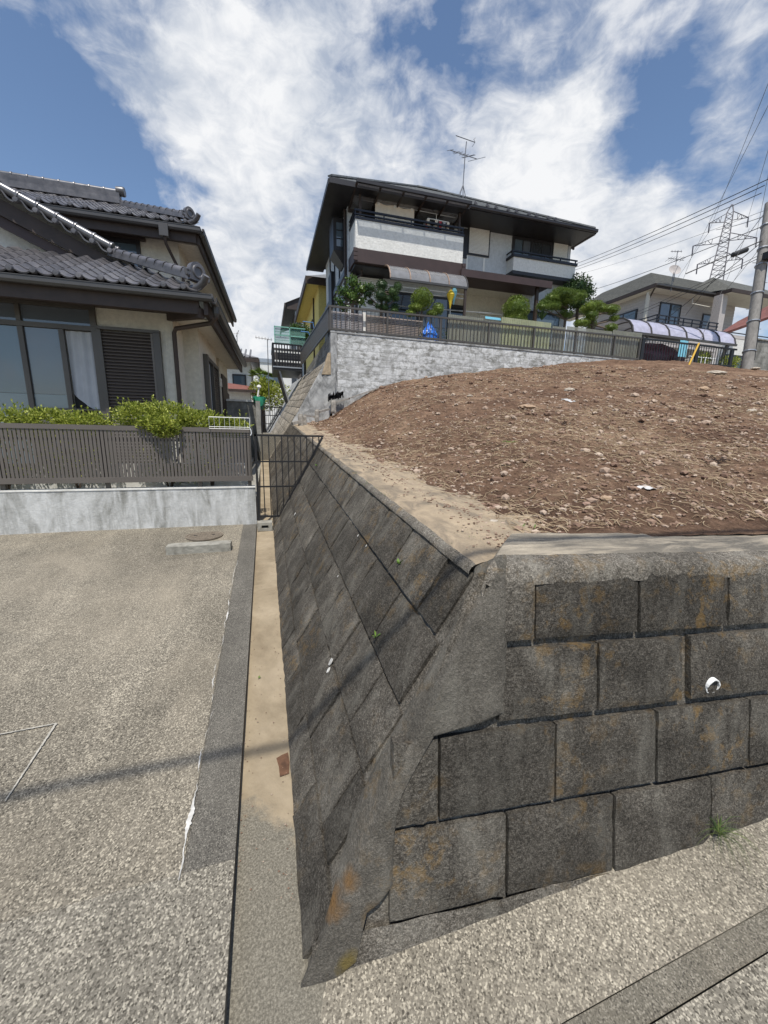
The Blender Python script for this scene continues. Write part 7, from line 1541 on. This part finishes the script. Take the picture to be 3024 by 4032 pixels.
MB().add([(a.x - 1, 22, a.z), (b.x, 22, b.z - .05), (b.x - .3, 24, b.z + .5), (a.x - 1, 24, a.z + .5)], [(0, 1, 2, 3)]).build('roof', 'red_roof', t); MB().box(a.x - 1, b.x - .3, 22.6, 24, 1.3, a.z - .02).build('wall', 'stucco_white', t); MB().box(a.x - 1, b.x, 21.95, 22.04, a.z - .16, a.z - .03).build('fascia', 'dark_wood', t)
t = thing('distant_white_building', 'plain white building closing the view at the end of the lane', 'house', at(1030, 1520, 45)); a, b = at(1000, 1425, 45), at(1100, 1430, 45); MB().box(a.x, b.x + 3, 45, 52, 1.3, a.z).build('wall', 'stucco_white', t); MB().box(a.x - .1, b.x + 3.1, 44.9, 52.1, a.z, a.z + .4).build('parapet', 'galv', t); MB().box(a.x + .4, b.x, 44.92, 44.98, a.z - 2.2, a.z - 1.2).build('window', 'glass_blue', t)
t = thing('palm_tree', 'small palm tree in front of the white building at the lane end', 'palm', at(1030, 1560, 24)); c = at(1030, 1492, 24); MB().tube([V(c.x, 24, 1.35), c], [.14, .11], 8).build('trunk', 'bark', t); r = random.Random(8); mb = MB()
for k in range(26):
    a = r.uniform(0, 6.28); e = r.uniform(-.5, 1.2); d = Vector((math.cos(a), math.sin(a), e)).normalized(); tip = c + d * .45
    MB().tube([c, tip], .01, 4)
    for f in range(14): b = (f / 13 - .5) * 2.2; dd_ = (d * math.cos(b) + d.cross(Vector((0, 0, 1))).normalized() * math.sin(b) + Vector((0, 0, -.25))).normalized(); mb.leaf(tip, dd_, Vector((0, 0, 1)), .42, .05)
    mb.leaf(c, d, Vector((0, 0, 1)), .5, .03)
mb.build('crown', 'leaf_pine', t)
bush('lane_bush', 'bright green bush against the lane wall below the deck', at(1065, 1555, 23), (1.1, .8, .85), 'leaf_hedge', .14, 1800, 9, 'bush', (at(1065, 1555, 23).x, 23, 1.4))
t = thing('roof_aerial', 'thin aerial mast rising left of the deck', 'antenna', at(1055, 1480, 21)); MB().tube([at(1054, 1430, 21) + V(0, 0, -2.5), at(1053, 1335, 21)], .02, 5).build('mast', 'antenna_grey', t); MB().tube([at(1005, 1328, 21), at(1072, 1338, 21)], .018, 5).build('boom', 'antenna_grey', t)
for k in range(6): p = at(1008 + k * 12, 1328 + k * 1.8, 21); MB().tube([p - V(0, .3, 0), p + V(0, .3, 0)], .012, 4).build('rod', 'antenna_grey', t)
t = thing('roof_aerial', 'faint aerial showing above the left eave', 'antenna', at(935, 1400, 24)); MB().tube([at(935, 1420, 24), at(933, 1310, 24)], .02, 5).build('mast', 'antenna_grey', t); MB().tube([at(915, 1314, 24), at(940, 1312, 24)], .016, 5).build('boom', 'antenna_grey', t); MB().tube([at(940, 1300, 24), at(930, 1325, 24)], .016, 5).build('rod', 'antenna_grey', t)
# heavy cable bundle overhead whose shadow crosses the driveway and climbs the wall
k_ = -SUN.y / SUN.z; zc_ = 6.6; yc = 1.60 - k_ * (zc_ - .09)
mb = MB()
for i in range(3):
    a = i * 2.1; mb.tube([V(x, yc + .011 * math.cos(a + x * 2.2), zc_ + .011 * math.sin(a + x * 2.2) + .0015 * (x ** 2) * .2) for x in span(-14, 16, 120)], .011, 6)
tag(mb.build('overhead_cable_bundle', 'cable_black'), 'heavy twisted cable bundle crossing over the street', 'cable')
